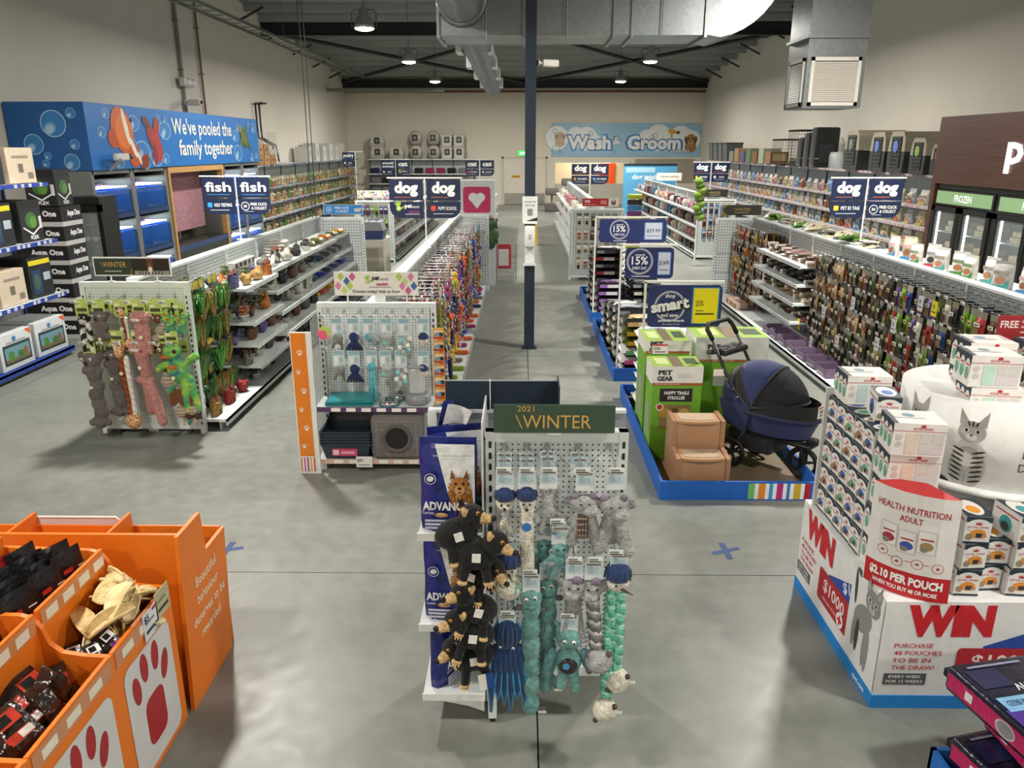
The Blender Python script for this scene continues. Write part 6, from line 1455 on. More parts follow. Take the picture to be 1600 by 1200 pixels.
def pink_bag(label, loc, rz):
    t = thing('dry_food_bag', label, 'bag', loc, rz, 'navy and pink dog food bags')
    w, l, h = .40, .62, .12
    MB().cbox(-w/2, w/2, -l/2, l/2, 0, h, '#15172c', .02, True).build('sack', 'film', t)
    MB().box(-w/2-.002, -w/2+.002, -l/2+.03, l/2-.02, .025, h-.025, '#c2185f').build('side_gusset', 'film', t)
    p = MB(); p.frame((0, 0, h+.001), (1,0,0), (0,1,0)); p.rect(-w*.46, w*.46, -l*.46, l*.02, '#4a2f8c', .001).rect(-w*.42, w*.0, l*.0, l*.13, '#7fb0d8', .002).text('LARGE BREED', -w*.2, l*.07, .03, '#2d3f66', .003, .01, .13, rot=pi).text('ACTIV', w*.1, l*.2, .04, '#e4e4ee', .002, .02, .15, rot=pi).rect(-w*.42, -w*.05, l*.22, l*.4, '#23264a', .0015).rect(-w*.35, w*.3, l*.42, l*.44, '#8a8ca8', .002).oval(w*.1, -l*.2, w*.3, l*.16, '#7a4a2c', .002)
    p.build('print', 'film', t)
    p = MB(); p.frame((-w/2-.0025, 0, h/2), (0, -1, 0), (0, 0, 1)); p.rrect(-.19, -.15, -.02, .02, .004, '#e8e4e8', .001).oval(.02, 0, .05, .036, '#c9b8c0', .001).oval(.02, 0, .042, .029, '#8a8a92', .0015).text('iamuba', .2, -.0, .045, '#f4e4ec', .001, .03, .16); p.build('side_print', 'film', t)
    MB().box(-w/2+.02, w/2-.02, l/2-.005, l/2+.03, h*.35, h*.65, '#101224').build('crimp', 'film', t)
    return t
pink_bag('lower navy and pink dog food bag lying in the blue tray', (2.09, 2.44, .2), radians(14))
pink_bag('middle navy and pink dog food bag on the corner pile', (2.2, 2.45, .325), radians(4))
pink_bag('topmost navy and pink dog food bag beside the WIN display', (2.1, 2.57, .45), radians(12))
pink_bag('bottom navy and pink dog food bag under the corner pile', (2.2, 2.45, .045), radians(3))

# ================================================================ floor tape crosses
def tape_x(x, y, a, label):
    t = thing('tape_cross', label, 'floor tape', (x, y, .0005))
    for s in (a, a + 1.25): MB().box(-.11, .11, -.02, .02, 0, .0012, '#3b5487').build('tape', 'fabric', t, (0, 0, 0 if s == a else .0013), s)
tape_x(1.434, 4.81, .35, 'blue tape cross on the floor near the WIN display')
tape_x(-2.06, 4.78, .3, 'blue tape cross on the floor beyond the orange bin')

# ================================================================ column fittings
sn = thing('column_notice', 'white check-in notice on the dark navy column', 'notice', (.105, 10.41, 1.91))
b = MB().box(-.1, .1, 0, .006, -.17, .17, '#e9ebe8'); b.frame((0, -.0005, 0), (1,0,0), (0,0,1)); b.text('CHECK IN', 0, .1, .025, '#444', .001, .0, .15).text('VISITORS', 0, .055, .022, '#444', .001, 0, .13).rrect(-.035, .035, -.08, .01, .01, '#8a8d8e', .001).shape([(-.05, -.15), (.1, -.15), (.1, -.1)], '#222', .001)
b.build('board', 'plastic', sn); MB().box(-.09, .1, -.01, .02, -.185, -.17, '#e4e4e0').build('ledge', 'plastic', sn)
sa = thing('sanitiser_dispenser', 'white hand sanitiser dispenser fixed to the navy column', 'dispenser', (.105, 10.40, 1.32))
MB().cbox(-.07, .07, -.09, .03, .1, .38, '#e8e8e8', .02, True).build('cover', 'plastic', sa); MB().cbox(-.068, .068, -.02, .03, -.12, .1, '#dedede', .01).build('drip_plate', 'plastic', sa); MB().frame((0, -.0905, .24), (1,0,0), (0,0,1)).ring(0, 0, .018, .006, '#333', .001, ry=.03).build('logo', 'plastic', sa)
MB().box(-.09, .09, -.1, .03, -.14, -.12, '#dcdcdc').build('tray', 'plastic', sa)
# ================================================================ blue pallet trays with stock
def pallet_tray(label, y0, y1, x0=1.11, x1=2.38, h=.16, stripe=False):
    t = thing('pallet_tray', label, 'tray', (x0, y0, 0)); w, l = x1-x0, y1-y0; c = '#1a62bf'
    MB().box(.02, w-.02, .02, l-.02, 0, .03, '#7d6a55').build('base_board', 'card', t)
    for nm, a in (('front_wall', (0, w, 0, .022)), ('rear_wall', (0, w, l-.022, l)), ('side_wall', (0, .022, .022, l/2-.002)), ('side_wall', (0, .022, l/2+.002, l-.022)), ('side_wall', (w-.022, w, .022, l-.022))):
        o = MB().box(a[0], a[1], a[2], a[3], 0, h, c).build(nm, 'card', t)
        if stripe and nm == 'front_wall':
            b = MB(); b.frame((0, -.001, 0), (1,0,0), (0,0,1))
            for k, (wd_, cl) in enumerate(((.05, '#6fb86a'), (.03, '#eee'), (.055, '#e08a2c'), (.03, '#eee'), (.03, '#3a9ad0'), (.03, '#eee'), (.05, '#b8267a'), (.03, '#eee'), (.025, '#2a78b8'), (.03, '#eee'), (.055, '#c9a82a'), (.03, '#eee'), (.05, '#a02030'))):
                xx = .70 + sum(q for q, _ in ((.05,0),(.03,0),(.055,0),(.03,0),(.03,0),(.03,0),(.05,0),(.03,0),(.025,0),(.03,0),(.055,0),(.03,0),(.05,0))[:k]); b.rect(xx, xx+wd_, .012, h-.012, cl, 0)
            b.build('stripe_print', 'card', o)
    return t
pallet_tray('front blue tray holding the stroller and pet steps', 5.62, 8.25, stripe=True)
pallet_tray('middle blue tray stacked with yellow and white bags', 8.88, 11.74)
pallet_tray('far blue tray stacked with purple and black bags', 12.14, 14.6)
def promo(label, x, y, z0, z1, w, art, sw, sh, sx):
    t = thing('promo_sign', label, 'sign', (x, y, z0)); H = z1-z0
    MB().box(-.011, .011, -.011, .011, 0, H, '#edeee6').build('post', 'paint', t); MB().box(-.011, w, -.011, .011, H-.011, H+.011, '#edeee6').build('arm', 'paint', t)
    b = MB(); r = .05; cx, cz_ = sx+sw/2, H-.03-sh/2
    pts = []
    for ax, az, a in ((cx+sw/2-r, cz_+sh/2-r, 0), (cx-sw/2+r, cz_+sh/2-r, pi/2), (cx-sw/2+r, cz_-sh/2+r, pi), (cx+sw/2-r, cz_-sh/2+r, 1.5*pi)):
        for i in range(5): pts.append((ax+r*cos(a+pi/2*i/4), az+r*sin(a+pi/2*i/4)))
    b.prism(pts, .008, '#26336a', 'y', -.004); b.frame((cx, -.0045, cz_), (1,0,0), (0,0,1)); art(b, sw, sh); b.build('board', 'plastic', t)
    for xx in (cx-sw*.3, cx+sw*.3): MB().cyl((xx, 0, cz_+sh/2), (xx, 0, H), .003, '#ddd', n=5).build('hanger', 'wire', t)
def art_smart(b, w, h):
    b.ring(-w*.2, .0, .155, .008, '#eee', .001, 32).ring(-w*.2, .0, .14, .004, '#eee', .001, 32)
    b.text('shop', -w*.2, .1, .04, '#f4f4f4', .002, .02, .1).text('smart', -w*.2, .01, .115, '#141a3a', .002, .12, .40, rot=.16).text('smart', -w*.2, .01, .11, '#f7f7f5', .003, .05, .385, rot=.16).text('and save', -w*.2, -.09, .04, '#f4f4f4', .002, .02, .17)
    b.text('petstock rewards', -w*.17, -.15, .026, '#f4f4f4', .002, .03, .26).text("Join today, it's free", -w*.17, -.185, .018, '#e8e8ee', .002, .0, .18)
    b.rect(w*.1, w*.46, -h*.42, h*.44, '#4f9ad8', .001).rect(w*.115, w*.445, -h*.4, h*.42, '#f2e000', .002).text('25%', w*.2, .03, .055, '#2a2a1a', .003, .01, .08).rect(w*.15, w*.4, -.085, -.07, '#222', .003).rect(w*.15, w*.26, -.05, -.042, '#333', .003)
def art_15(price):
    def f(b, w, h):
        cx = -w*.2; r = h*.42
        b.ring(cx, .02, r, r*.05, '#eee', .001, 32).ring(cx, .02, r*.9, r*.03, '#eee', .001, 32).text('15%', cx, .03, h*.26, '#f6f6f4', .002, .02, r*1.25).text('EVERY DAY', cx, -h*.16, h*.09, '#f6f6f4', .002, .02, r*1.1).text('rewards', cx, h*.27, h*.07, '#f6f6f4', .002, .02, r*.75).rect(cx-.09, cx+.12, -h*.44, -h*.41, '#dde', .002)
        b.rect(w*.17, w*.44, -h*.38, h*.36, '#5a9ad8', .001).rect(w*.185, w*.425, -h*.36, h*.34, '#cfd4e6', .002).text(price, w*.305, .0, h*.15, '#2a2c3a', .003, .01, w*.2).rect(w*.21, w*.4, -h*.22, -h*.2, '#222', .003)
    return f
promo('shop smart sign with yellow price panel on a white frame', 1.235, 7.62, .031, 1.42, .78, art_smart, .74, .43, .03)
promo('fifteen percent sign priced one hundred and thirty-four dollars', 1.15, 8.95, .031, 1.625, .66, art_15('$134.99'), .56, .36, .05)
promo('wide fifteen percent sign priced twenty-nine dollars', 1.15, 12.21, .031, 1.66, 1.12, art_15('$29.99'), 1.05, .36, .06)
# sacks
def sack(top, side, a, b_, kind):
    b = lying_bag(.6, .44, .125, top, side, 8); b.frame((0, -.2215, .06), (1,0,0), (0,0,1))
    b.rect(-.24, -.1, -.028, .03, a, .004).rect(-.1, .1, -.028, .03, b_, .004).rect(.1, .2, -.022, .024, top, .005)
    b.frame((0, 0, .127), (1,0,0), (0,1,0)); b.oval(-.05, -.02, .15, .11, a, .001).oval(.08, .03, .08, .06, b_, .002)
    for k in range(5): b.oval(-.2+.1*k, -.13+.02*(k % 2), .035, .03, (a, b_)[k % 2], .0015)
    return b.mesh('dog_food_sack', 'film')
SK = {'black': sack('#17171a', '#17171a', '#8d9096', '#3a3b40', 0), 'purple': sack('#1d1a22', '#7a4a9a', '#a070bc', '#e0dce2', 0), 'yellow': sack('#3f4a1e', '#3d4720', '#c9a01e', '#d8d4c4', 0), 'puppy': sack('#2a2620', '#6b6a3a', '#d9b070', '#e8ddc4', 0), 'white': sack('#d8d4d2', '#2a282c', '#5fa86a', '#3a2e2a', 0), 'pink': sack('#cfc6c8', '#222226', '#d05a8a', '#2a2a2a', 0), 'navy': sack('#e2e2e4', '#1f2a66', '#24306e', '#8a8ca0', 0), 'camo': sack('#1f2018', '#1a1b16', '#cfcabc', '#5a6a3a', 0), 'red': sack('#26181a', '#1a1416', '#a03038', '#b9b2ac', 0)}
def pile(x, y, cols, where, z0=.036, dz=.118):
    for k, c in enumerate(cols):
        o = obj('dog_food_sack', SK[c], None, (x+jit(.012), y+jit(.012), z0+k*dz), jit(.03)); o.scale = (.9, .98, .9)
        tag(o, '%s sack, %s up in the pile %s' % (c, ORD[k], where), 'bag', 'dog food sacks on the blue trays')
pile(1.47, 9.2, ['black', 'pink', 'white', 'yellow', 'yellow', 'puppy'], 'at the middle tray near corner')
pile(2.02, 9.2, ['navy', 'pink', 'white', 'navy', 'white'], 'at the middle tray inner near end')
pile(1.47, 9.85, ['black', 'black', 'black', 'camo', 'black', 'black'], 'second on the middle tray aisle side'); pile(2.02, 9.85, ['black', 'camo', 'black', 'camo', 'black'], 'second on the middle tray inner side')
pile(1.47, 10.6, ['yellow', 'yellow', 'yellow', 'puppy', 'black'], 'third on the middle tray aisle side'); pile(2.02, 10.6, ['camo', 'black', 'camo', 'black', 'camo', 'black'], 'third on the middle tray inner side')
pile(1.47, 11.3, ['black', 'camo', 'black', 'camo'], 'last on the middle tray aisle side')
pile(1.46, 12.5, ['purple', 'purple', 'purple', 'purple', 'purple'], 'at the far tray near corner'); pile(2.02, 12.5, ['black', 'black', 'black', 'camo', 'black'], 'at the far tray inner corner')
pile(1.46, 13.1, ['black', 'red', 'black', 'red', 'black', 'red', 'black', 'red', 'black'], 'tallest on the far tray'); pile(2.02, 13.1, ['camo', 'black', 'camo', 'black', 'camo', 'black', 'camo'], 'beside the tallest on the far tray')
pile(1.46, 13.9, ['red', 'black', 'red', 'black', 'red', 'black', 'red', 'black'], 'at the far tray back')
pile(1.5, 7.95, ['navy', 'navy', 'navy', 'navy', 'navy', 'navy', 'navy'], 'behind the green cartons'); pile(2.05, 7.98, ['navy', 'white', 'navy', 'navy', 'white'], 'at the front tray inner back')
# pet gear boxes
def gear_box(label, x0, x1, y0, y1, h, word, cap=.17, z=.031):
    t = thing('stroller_carton', label, 'box', ((x0+x1)/2, y0, z)); w, d = x1-x0, y1-y0; G = '#6fa82a'
    MB().box(-w/2, w/2, 0, d, 0, h-cap, G).build('carton', 'card', t)
    b = MB().box(-w/2-.004, w/2+.004, -.004, d+.004, h-cap, h, '#e3e3df', top='#8aa848'); b.frame((0, -.0045, h-cap/2), (1,0,0), (0,0,1))
    b.text('PET', -w*.25, .03, .04, '#1f1f1f', .001, .05, .12).text('GEAR', -w*.25, -.025, .04, '#1f1f1f', .001, .05, .14).rect(.0, w*.25, -.02, .02, '#d2d2cc', .001).rect(-w/2-.004, w/2+.004, -cap/2, -cap/2+.022, '#a5542a', .001).text('FOR THE ON THE GO PET', -w*.2, -cap/2+.011, .01, '#f0e8e0', .002, .01, w*.5)
    b.frame((0, d/2, h+.0005), (1,0,0), (0,1,0)); b.rect(-w*.1, w*.12, -d/2, d/2, '#6a5a46', .0005).rect(-w*.4, -w*.15, -d*.3, d*.3, '#b9c48a', .0005).rect(w*.2, w*.45, -d*.25, d*.3, '#3f4a30', .0005)
    b.build('lid', 'card', t)
    p = MB(); p.frame((0, -.0005, (h-cap)/2), (1,0,0), (0,0,1)); hh = (h-cap)/2
    if word:
        p.rect(-w*.34, w*.32, hh-.15, hh-.03, '#1f1f1f', .001).text('HAPPY TRAILS', 0, hh-.07, .03, '#eee', .002, .03, w*.5).text('STROLLER', 0, hh-.115, .03, '#eee', .002, .03, w*.36)
        p.rect(-w*.32, w*.3, hh-.4, hh-.18, '#8a7446', .001).oval(-w*.02, hh-.24, .03, .035, '#6b4a34', .003).shape([(-w*.14, hh-.4), (w*.1, hh-.4), (w*.05, hh-.27), (-w*.08, hh-.27)], '#1c1a20', .002).oval(w*.17, hh-.26, .05, .05, '#c9a858', .002).oval(-w*.24, hh-.25, .05, .05, '#b08a3c', .002).oval(-w*.33, hh-.2, .034, .034, '#f0f0ea', .003).oval(-w*.33, hh-.2, .026, .026, '#a8402a', .0035)
    p.frame((-w/2-.0005, d/2, (h-cap)/2), (0,-1,0), (0,0,1)); p.rect(-d*.3, d*.3, -hh*.5, hh*.4, '#8d9a80', .001).rect(-d*.35, d*.35, -hh*.95, -hh*.65, '#24262a', .001)
    p.build('print', 'card', t); return t
gear_box('green stroller carton with a photo behind the pet steps', 1.14, 1.57, 6.4, 6.74, .86, True)
gear_box('taller green carton with price card behind the stroller carton', 1.14, 1.54, 6.84, 7.3, .98, False, .12)
gear_box('wide white topped green carton behind the navy stroller', 1.66, 2.34, 7.1, 7.55, .95, False, .24)
tag(MB().box(-.07, .07, -.004, 0, 0, .09, '#f0ecea').frame((0, -.0045, .045), (1,0,0), (0,0,1)).rect(-.07, .07, .03, .045, '#d04a4a').text('25%', -.03, .005, .025, '#333', .001, .02).rect(-.05, .05, -.03, -.022, '#222').build('price_card', 'card', None, (1.27, 6.828, .89)), 'white price card with red corner on the tall green box', 'price card')
# pet steps
ps = thing('pet_steps', 'tan plastic two-step pet stairs in the front tray', 'pet steps', (1.25, 5.72, .031)); TN = '#b58a68'
MB().prism([(0, 0), (0, .27), (.24, .27), (.24, .50), (.5, .50), (.5, 0)], .42, TN, 'x', 0).build('body', 'plastic', ps)
for x in (0, .39): MB().prism([(-.012, 0), (-.012, .285), (.228, .30), (.228, .52), (.5, .52), (.5, 0)], .035, '#a97f5f', 'x', x-.004 if x == 0 else x+.004).build('side_rail', 'plastic', ps)
for y0, z in ((.0, .27), (.24, .50)):
    MB().prism([(.035, y0+.2), (.385, y0+.2), (.385, y0+.0), (.32, y0-.02), (.21, y0-.03), (.1, y0-.02), (.035, y0+.0)], .018, '#b8906e', 'z', z).build('tread', 'plastic', ps)
    MB().prism([(.06, y0+.19), (.36, y0+.19), (.35, y0+.03), (.21, y0+.01), (.07, y0+.03)], .004, '#b39a80', 'z', z+.018).build('tread_mat', 'fabric', ps)
MB().box(.06, .14, -.016, -.012, .01, .04, '#efeae4').build('sticker', 'card', ps)
# stroller: local x forward, origin under the rear axle
sr = thing('pet_stroller', 'navy three-wheeled pet stroller with mesh hood', 'stroller', (1.98, 6.40, .031), radians(-47)); NB = '#232c5c'; BK = '#141416'
def wheel(x, y, r):
    w = MB().tube([(r*.88*cos(a), 0, r*.88*sin(a)) for a in [2*pi*i/28 for i in range(28)]], r*.14, '#1a1a1b', 8, True).build('tyre', 'rubber', sr, (x, y, r))
    b = MB().tube([(r*.74*cos(a), 0, r*.74*sin(a)) for a in [2*pi*i/24 for i in range(24)]], r*.05, '#222', 6, True).cyl((0, -.03, 0), (0, .03, 0), r*.16, '#2a2a2c', n=12)
    for k in range(5): a = 2*pi*k/5+.3; b.cyl((0, 0, 0), (r*.74*cos(a), 0, r*.74*sin(a)), r*.13, '#202022', r*.07, 6)
    b.build('spokes', 'plastic', w)
wheel(0, .2, .13); wheel(0, -.2, .13); wheel(.56, 0, .14)
for s in (-1, 1):
    MB().tube([(0, s*.2, .13), (.02, s*.19, .2), (.1, s*.19, .34)], .014, BK, 8).build('rear_leg', 'paint', sr); MB().tube([(-.28, s*.19, 1.08), (-.12, s*.2, .82), (.12, s*.21, .52), (.42, s*.1, .34), (.52, s*.05, .3)], .015, BK, 8).build('frame_rail', 'paint', sr)
    for q in (.15, .4, .6): MB().ell((-.12+.24*q, s*.218, .82-.3*q), .008, '#d8d8d8', None, 8, 5).build('rivet', 'chrome', sr)
MB().tube([(-.28, -.19, 1.08), (-.34, -.19, 1.16), (-.36, -.15, 1.2), (-.36, .15, 1.2), (-.34, .19, 1.16), (-.28, .19, 1.08)], .02, BK, 10).build('handle', 'rubber', sr)
MB().cbox(-.3, -.14, -.18, .18, .95, 1.0, BK, .015).cyl((-.22, -.1, .98), (-.22, -.1, 1.005), .04, '#0c0c0d', n=14).cyl((-.22, .1, .98), (-.22, .1, 1.005), .04, '#0c0c0d', n=14).build('parent_tray', 'plastic', sr)
MB().tube([(.5, 0, .32), (.56, -.05, .28), (.56, -.05, .14)], .014, BK, 8).tube([(.5, 0, .32), (.56, .05, .28), (.56, .05, .14)], .014, BK, 8).build('fork', 'paint', sr); MB().cbox(.36, .66, -.12, .12, .3, .345, '#1b1b1d', .02, True).build('front_footplate', 'plastic', sr)
MB().tube([(0, -.2, .13), (0, .2, .13)], .012, BK, 8).build('axle', 'paint', sr); MB().cbox(-.08, .34, -.17, .17, .17, .34, '#0f0f11', .03, True).build('basket', 'fabric', sr)
def tub(u, v):
    a = 2*pi*u; k = .84+.16*v; return (.24+.40*k*cos(a)*(1+.05*cos(a)), .225*k*sin(a), .36+.17*v)
MB().grid(tub, 28, 4, NB).build('tub', 'fabric', sr)
MB().grid(lambda u, v: (.24+.40*(1-.5*v)*cos(2*pi*u)*.84, .225*(1-.98*v)*sin(2*pi*u)*.84, .362-.0*v), 20, 2, BK).build('tub_floor', 'fabric', sr)
MB().grid(lambda u, v: (.24+.42*cos(2*pi*u)*(1-.03*v), .225*sin(2*pi*u)*(1-.03*v), .53+.13*v), 28, 2, '#0f1012').build('mesh_band', 'fabric', sr)
MB().tube([(.24+.405*cos(a)*1.05, .226*sin(a), .53) for a in [2*pi*i/28 for i in range(28)]], .012, '#1c2449', 6, True).build('piping', 'fabric', sr)
def hood(f0, f1, col, nm, mat='fabric', R=.40):
    def fn(u, v):
        ph = radians(f0+(f1-f0)*v); s_ = pi*u; return (.16+R*sin(s_)**.85*cos(ph)*(1.0), .225*cos(s_), .58+R*sin(s_)**.85*sin(ph)*.92)
    o = MB().grid(fn, 18, 6, col).build(nm, mat, sr); md = o.modifiers.new('thick', 'SOLIDIFY'); md.thickness = .006
    MB().tube([fn(i/18, 1) for i in range(19)], .008, BK, 6).build('hood_rib', 'fabric', o)
hood(192, 142, NB, 'rear_hood'); hood(142, 122, '#0e0e10', 'hood_vent'); hood(122, 68, NB, 'front_hood'); hood(68, 12, '#0c0c10', 'mesh_hood', 'mesh', .395)
for s in (-1, 1): MB()._add([(-.15, s*.222, .6), (.16, s*.23, .58), (.12, s*.2, .33), (-.1, s*.19, .38)], [(0,1,2,3), (3,2,1,0)], NB).build('side_flap', 'fabric', sr)
MB().box(-.005, 0, -.07, .07, 0, .1, '#f0ecea').frame((.0005, 0, .05), (0,1,0), (0,0,1)).rect(-.07, .07, .035, .05, '#d04a4a').text('25%', -.02, .005, .025, '#333', .001, .02).rect(-.05, .05, -.03, -.022, '#222').build('price_card', 'card', sr, (.66, .03, .56))
MB().box(-.05, .05, -.004, 0, 0, .15, '#7a8578').box(-.05, .05, -.005, -.0005, .09, .15, '#efe6e0').build('swing_tag', 'card', sr, (-.16, -.235, .70), radians(47))
# ================================================================ stock on the near gondolas
ROWS = ['top', 'second', 'third', 'fourth', 'fifth', 'lowest', 'floor']
def stock(name, kind, cat, place, meshes, pal, rows, n, pos, rz=0.0, jr=.0, group=None, rowword='row', scale=None, skip=0.0):
    """n things in each row; pos(r, i) gives the place; every one is its own object with its own label"""
    for r in range(rows):
        for i in range(n):
            if skip and random.random() < skip: continue
            cn, cx = pal(r, i) if callable(pal) else random.choice(pal)
            me = meshes[(i*7 + r*3 + random.randrange(2)) % len(meshes)]
            o = obj(name, me, None, pos(r, i), 0, cx); tl = 0 if rowword == 'shelf' else jr; o.rotation_euler = (jit(tl), jit(tl), rz+jit(jr*1.5))
            if scale: s_ = random.uniform(*scale); o.scale = (s_,)*3
            tag(o, '%s %s, %s along the %s %s of %s' % (cn, kind, ORD[i], ROWS[r], rowword, place), cat, group or '%s on %s' % (cat+'s', place))
def packet(w, h, d, win, patch, hdr='#8f897a'):
    """hanging packet: header, bulged pouch, window and label; origin at the hook hole, front to -y"""
    b = MB().box(-w/2, w/2, -.002, .002, -.045, .012, hdr)
    b.grid(lambda u, v: (w*(u-.5), -.002-d*(sin(pi*u)*sin(pi*v))**.6, -.045-h*(1-v)), 4, 4, OBJ).box(-w/2, w/2, .0, .003, -.045-h, -.045, OBJ)
    b.frame((0, -d-.001, -.045-h/2), (1,0,0), (0,0,1)); b.rrect(-w*.3, w*.3, -h*.36, h*.02, w*.1, win, .002, 2).rect(-w*.34, w*.34, h*.1, h*.3, patch, .002).rect(-w*.25, w*.2, h*.16, h*.21, '#2a2622', .003)
    return b.mesh('packet', 'film')
PK = [packet(.11, .19, .03, '#6b4428', '#e0d6c0'), packet(.1, .2, .025, '#4a3222', '#d8c89a', '#5f5848'), packet(.12, .17, .03, '#8a6a48', '#e8e4dc'), packet(.09, .22, .02, '#2f241c', '#c9b98a'), packet(.11, .2, .03, '#a07a50', '#b03a2a', '#b8b2a2'), packet(.1, .18, .028, '#3a2a20', '#f0ece2')]
def front_strip(t, x, y, z): pass
BACK = []
TREAT = [('brown', '#6b4a30'), ('black', '#1c1b1a'), ('black', '#232120'), ('dark green', '#3f5628'), ('kraft', '#a08560'), ('charcoal', '#38352f'), ('tan', '#b59468'), ('brown', '#54392a')]
NEAR = [('dark green', '#465a26'), ('navy', '#20386e'), ('brown', '#5c4430'), ('charcoal', '#2c2a28'), ('purple', '#5c447c'), ('lime green', '#6d9a2c'), ('red', '#9c2f2a'), ('white', '#c9c4b8')]
FARR = [('black', '#1a1918'), ('orange', '#c8691f'), ('black', '#201e1d'), ('red', '#a52e22'), ('yellow', '#cfa42a'), ('brown', '#6a4528'), ('kraft', '#a58a60')]
GY0, BL = 5.2, (14.1-5.2)/9
def hang_row(parent, side, spx, bay0, nb, n, zs, reach, pal, place, kind, cat, name, meshes, gy0, bl, L=1.4, jr=.05, tick=.55, group=None, scale=None):
    for b in range(nb): pass
    N_ = n*nb
    def pos(r, i): return (spx + side*(reach+.03*((i*5+r) % 3)/3), gy0 + bay0*bl + .07 + (i+.5)*(nb*bl-.14)/N_, zs[r]-.013)
    stock(name, kind, cat, place, meshes, pal, len(zs), N_, pos, side*pi/2, jr, group, scale=scale)
    for r in range(len(zs)):
        for i in range(N_):
            p_ = pos(r, i); h_ = obj('hook', _hook, parent, (side*.02, p_[1]-gy0, zs[r]+.013), side*pi/2); h_.scale = (1, L, 1)
            if random.random() < tick: obj('price_ticket', _ticket, h_)
Z5 = [1.40, 1.15, .90, .66, .42]
hang_row(G_R, -1, 4.2, 0, 5, 7, Z5, .36, lambda r, i: random.choice(NEAR if i < 20 else TREAT), 'the near treats wall', 'treat packet', 'treat packet', 'treat_packet', PK, GY0, BL, 1.3, scale=(.9, 1.07))
hang_row(G_R, -1, 4.2, 7, 2, 8, Z5, .36, FARR, 'the far treats wall', 'treat packet', 'treat packet', 'treat_packet', PK, GY0, BL, 1.3)
# bundles of chews on the shelf bays
stick = MB()
for k in range(9): stick.cyl((-.12, -.05+.012*k, .01+.012*(k % 3)), (.12+.01*(k % 2), -.045+.011*k, .012+.011*((k+1) % 3)), .009, OBJ, .007, 6)
stick.box(-.03, .02, -.06, .06, .0, .045, '#d9d0c4'); stick = stick.mesh('chew_bundle', 'raw')
slab = lying_bag(.2, .14, .03, OBJ, OBJ, 5).frame((0, 0, .031), (1,0,0), (0,1,0)).rect(-.06, .05, -.03, .03, '#c9bcae', .001).rect(-.05, .0, -.01, .01, '#3a2a2a', .002).mesh('chew_slab', 'film')
CH = [('pinkish', '#8a6a66'), ('dark brown', '#3a2a22'), ('tan', '#9a7c56'), ('olive', '#5f5a36'), ('maroon', '#5e2e30'), ('black', '#1d1a1a')]
for s_, zz in enumerate((1.2, .95, .7, .45)):
    pl = ([CH[0], CH[0], CH[1]], [CH[5], CH[5], CH[1]], [CH[2], CH[3], CH[2]], [CH[4], CH[3], CH[1]])[s_]
    stock('chew_bundle', 'chew bundle', 'dog chew', 'shelf %s, treats wall' % ('one', 'two', 'three', 'four')[s_], [stick, slab], pl, 2, 12, lambda r, i, zz=zz: (3.83+.03*(i % 2)+.18*r, 10.22+i*.158, zz+.006+.05*((i+r) % 2)), pi/2, .12, 'chew bundles on the treats shelves', 'shelf', scale=(1.05, 1.3))
# boxes on the base shelf
def open_box(w, l, h, side, fill, band):
    b = MB().box(-w/2, w/2, -l/2, l/2, 0, .01, side).box(-w/2, -w/2+.006, -l/2, l/2, 0, h*.8, side).box(w/2-.006, w/2, -l/2, l/2, 0, h, side).box(-w/2, w/2, -l/2, -l/2+.006, 0, h, side).box(-w/2, w/2, l/2-.006, l/2, 0, h, side).box(-w/2+.006, w/2-.006, -l/2+.006, l/2-.006, .01, h*.45, fill)
    b.frame((-w/2-.0005, 0, h*.4), (0,-1,0), (0,0,1)); b.rect(-l*.45, l*.2, -h*.3, -h*.02, band, .0005).rect(-l*.4, l*.3, .02, h*.3, '#8d8a84', .0005)
    b.frame((0, -l/2-.0005, h*.4), (1,0,0), (0,0,1)); b.rect(-w*.1, w*.45, -h*.3, -h*.02, band, .0005).rect(-w*.4, w*.3, .03, h*.3, '#a8a49c', .0005)
    return b.mesh('display_box', 'card')
OBX = open_box(.26, .25, .13, '#d5d1c8', '#5b4634', '#7fae3a'); OBP = open_box(.28, .28, .11, '#7d6a86', '#3a2030', '#b8a8c0'); OBK = open_box(.24, .22, .14, '#d99c1e', '#7a5a18', '#3a3226')
for k in range(6): tag(obj('display_box', OBX, None, (3.67, 6.75+k*.30, .127), jit(.06)), 'open white and green chew box, %s from the yellow boxes' % ORD[k], 'box', 'open chew boxes on the base shelf')
for k in range(7): tag(obj('display_box', OBP, None, (3.68, 8.75+k*.36, .127), jit(.05)), 'open purple chew tray, %s past the white chew boxes' % ORD[k], 'box', 'purple chew trays on the base shelf')
for k in range(4): tag(obj('display_box', OBK, None, (3.66+.26*(k % 2), 6.2+.24*(k // 2), .127), jit(.06)), 'yellow treat box, %s by the cat food display' % ORD[k], 'box', 'yellow treat boxes')
for k in range(2): tag(MB().cbox(-.13, .13, -.12, .12, 0, .17, '#4f7a3a', .005).frame((-.1305, 0, .085), (0,-1,0), (0,0,1)).rect(-.1, .1, -.05, .05, '#e2d048', .001).oval(0, 0, .05, .04, '#f0eee4', .002).build('treat_carton', 'card', None, (3.62+.3*k, 5.9, .121), jit(.1)), 'green and yellow treat carton, %s by the cat food display' % ORD[k], 'box')
for k in range(3): tag(MB().cbox(-.1, .1, -.09, .09, 0, .1, '#d8b8a8', .01).frame((-.1005, 0, .05), (0,-1,0), (0,0,1)).rect(-.07, .07, -.03, .02, '#a8864a', .001).build('treat_carton', 'card', None, (3.66, 12.7+.24*k, .121), jit(.1)), 'pale pink carton, %s at the far base shelf' % ORD[k], 'box', 'pale cartons at the far base shelf')
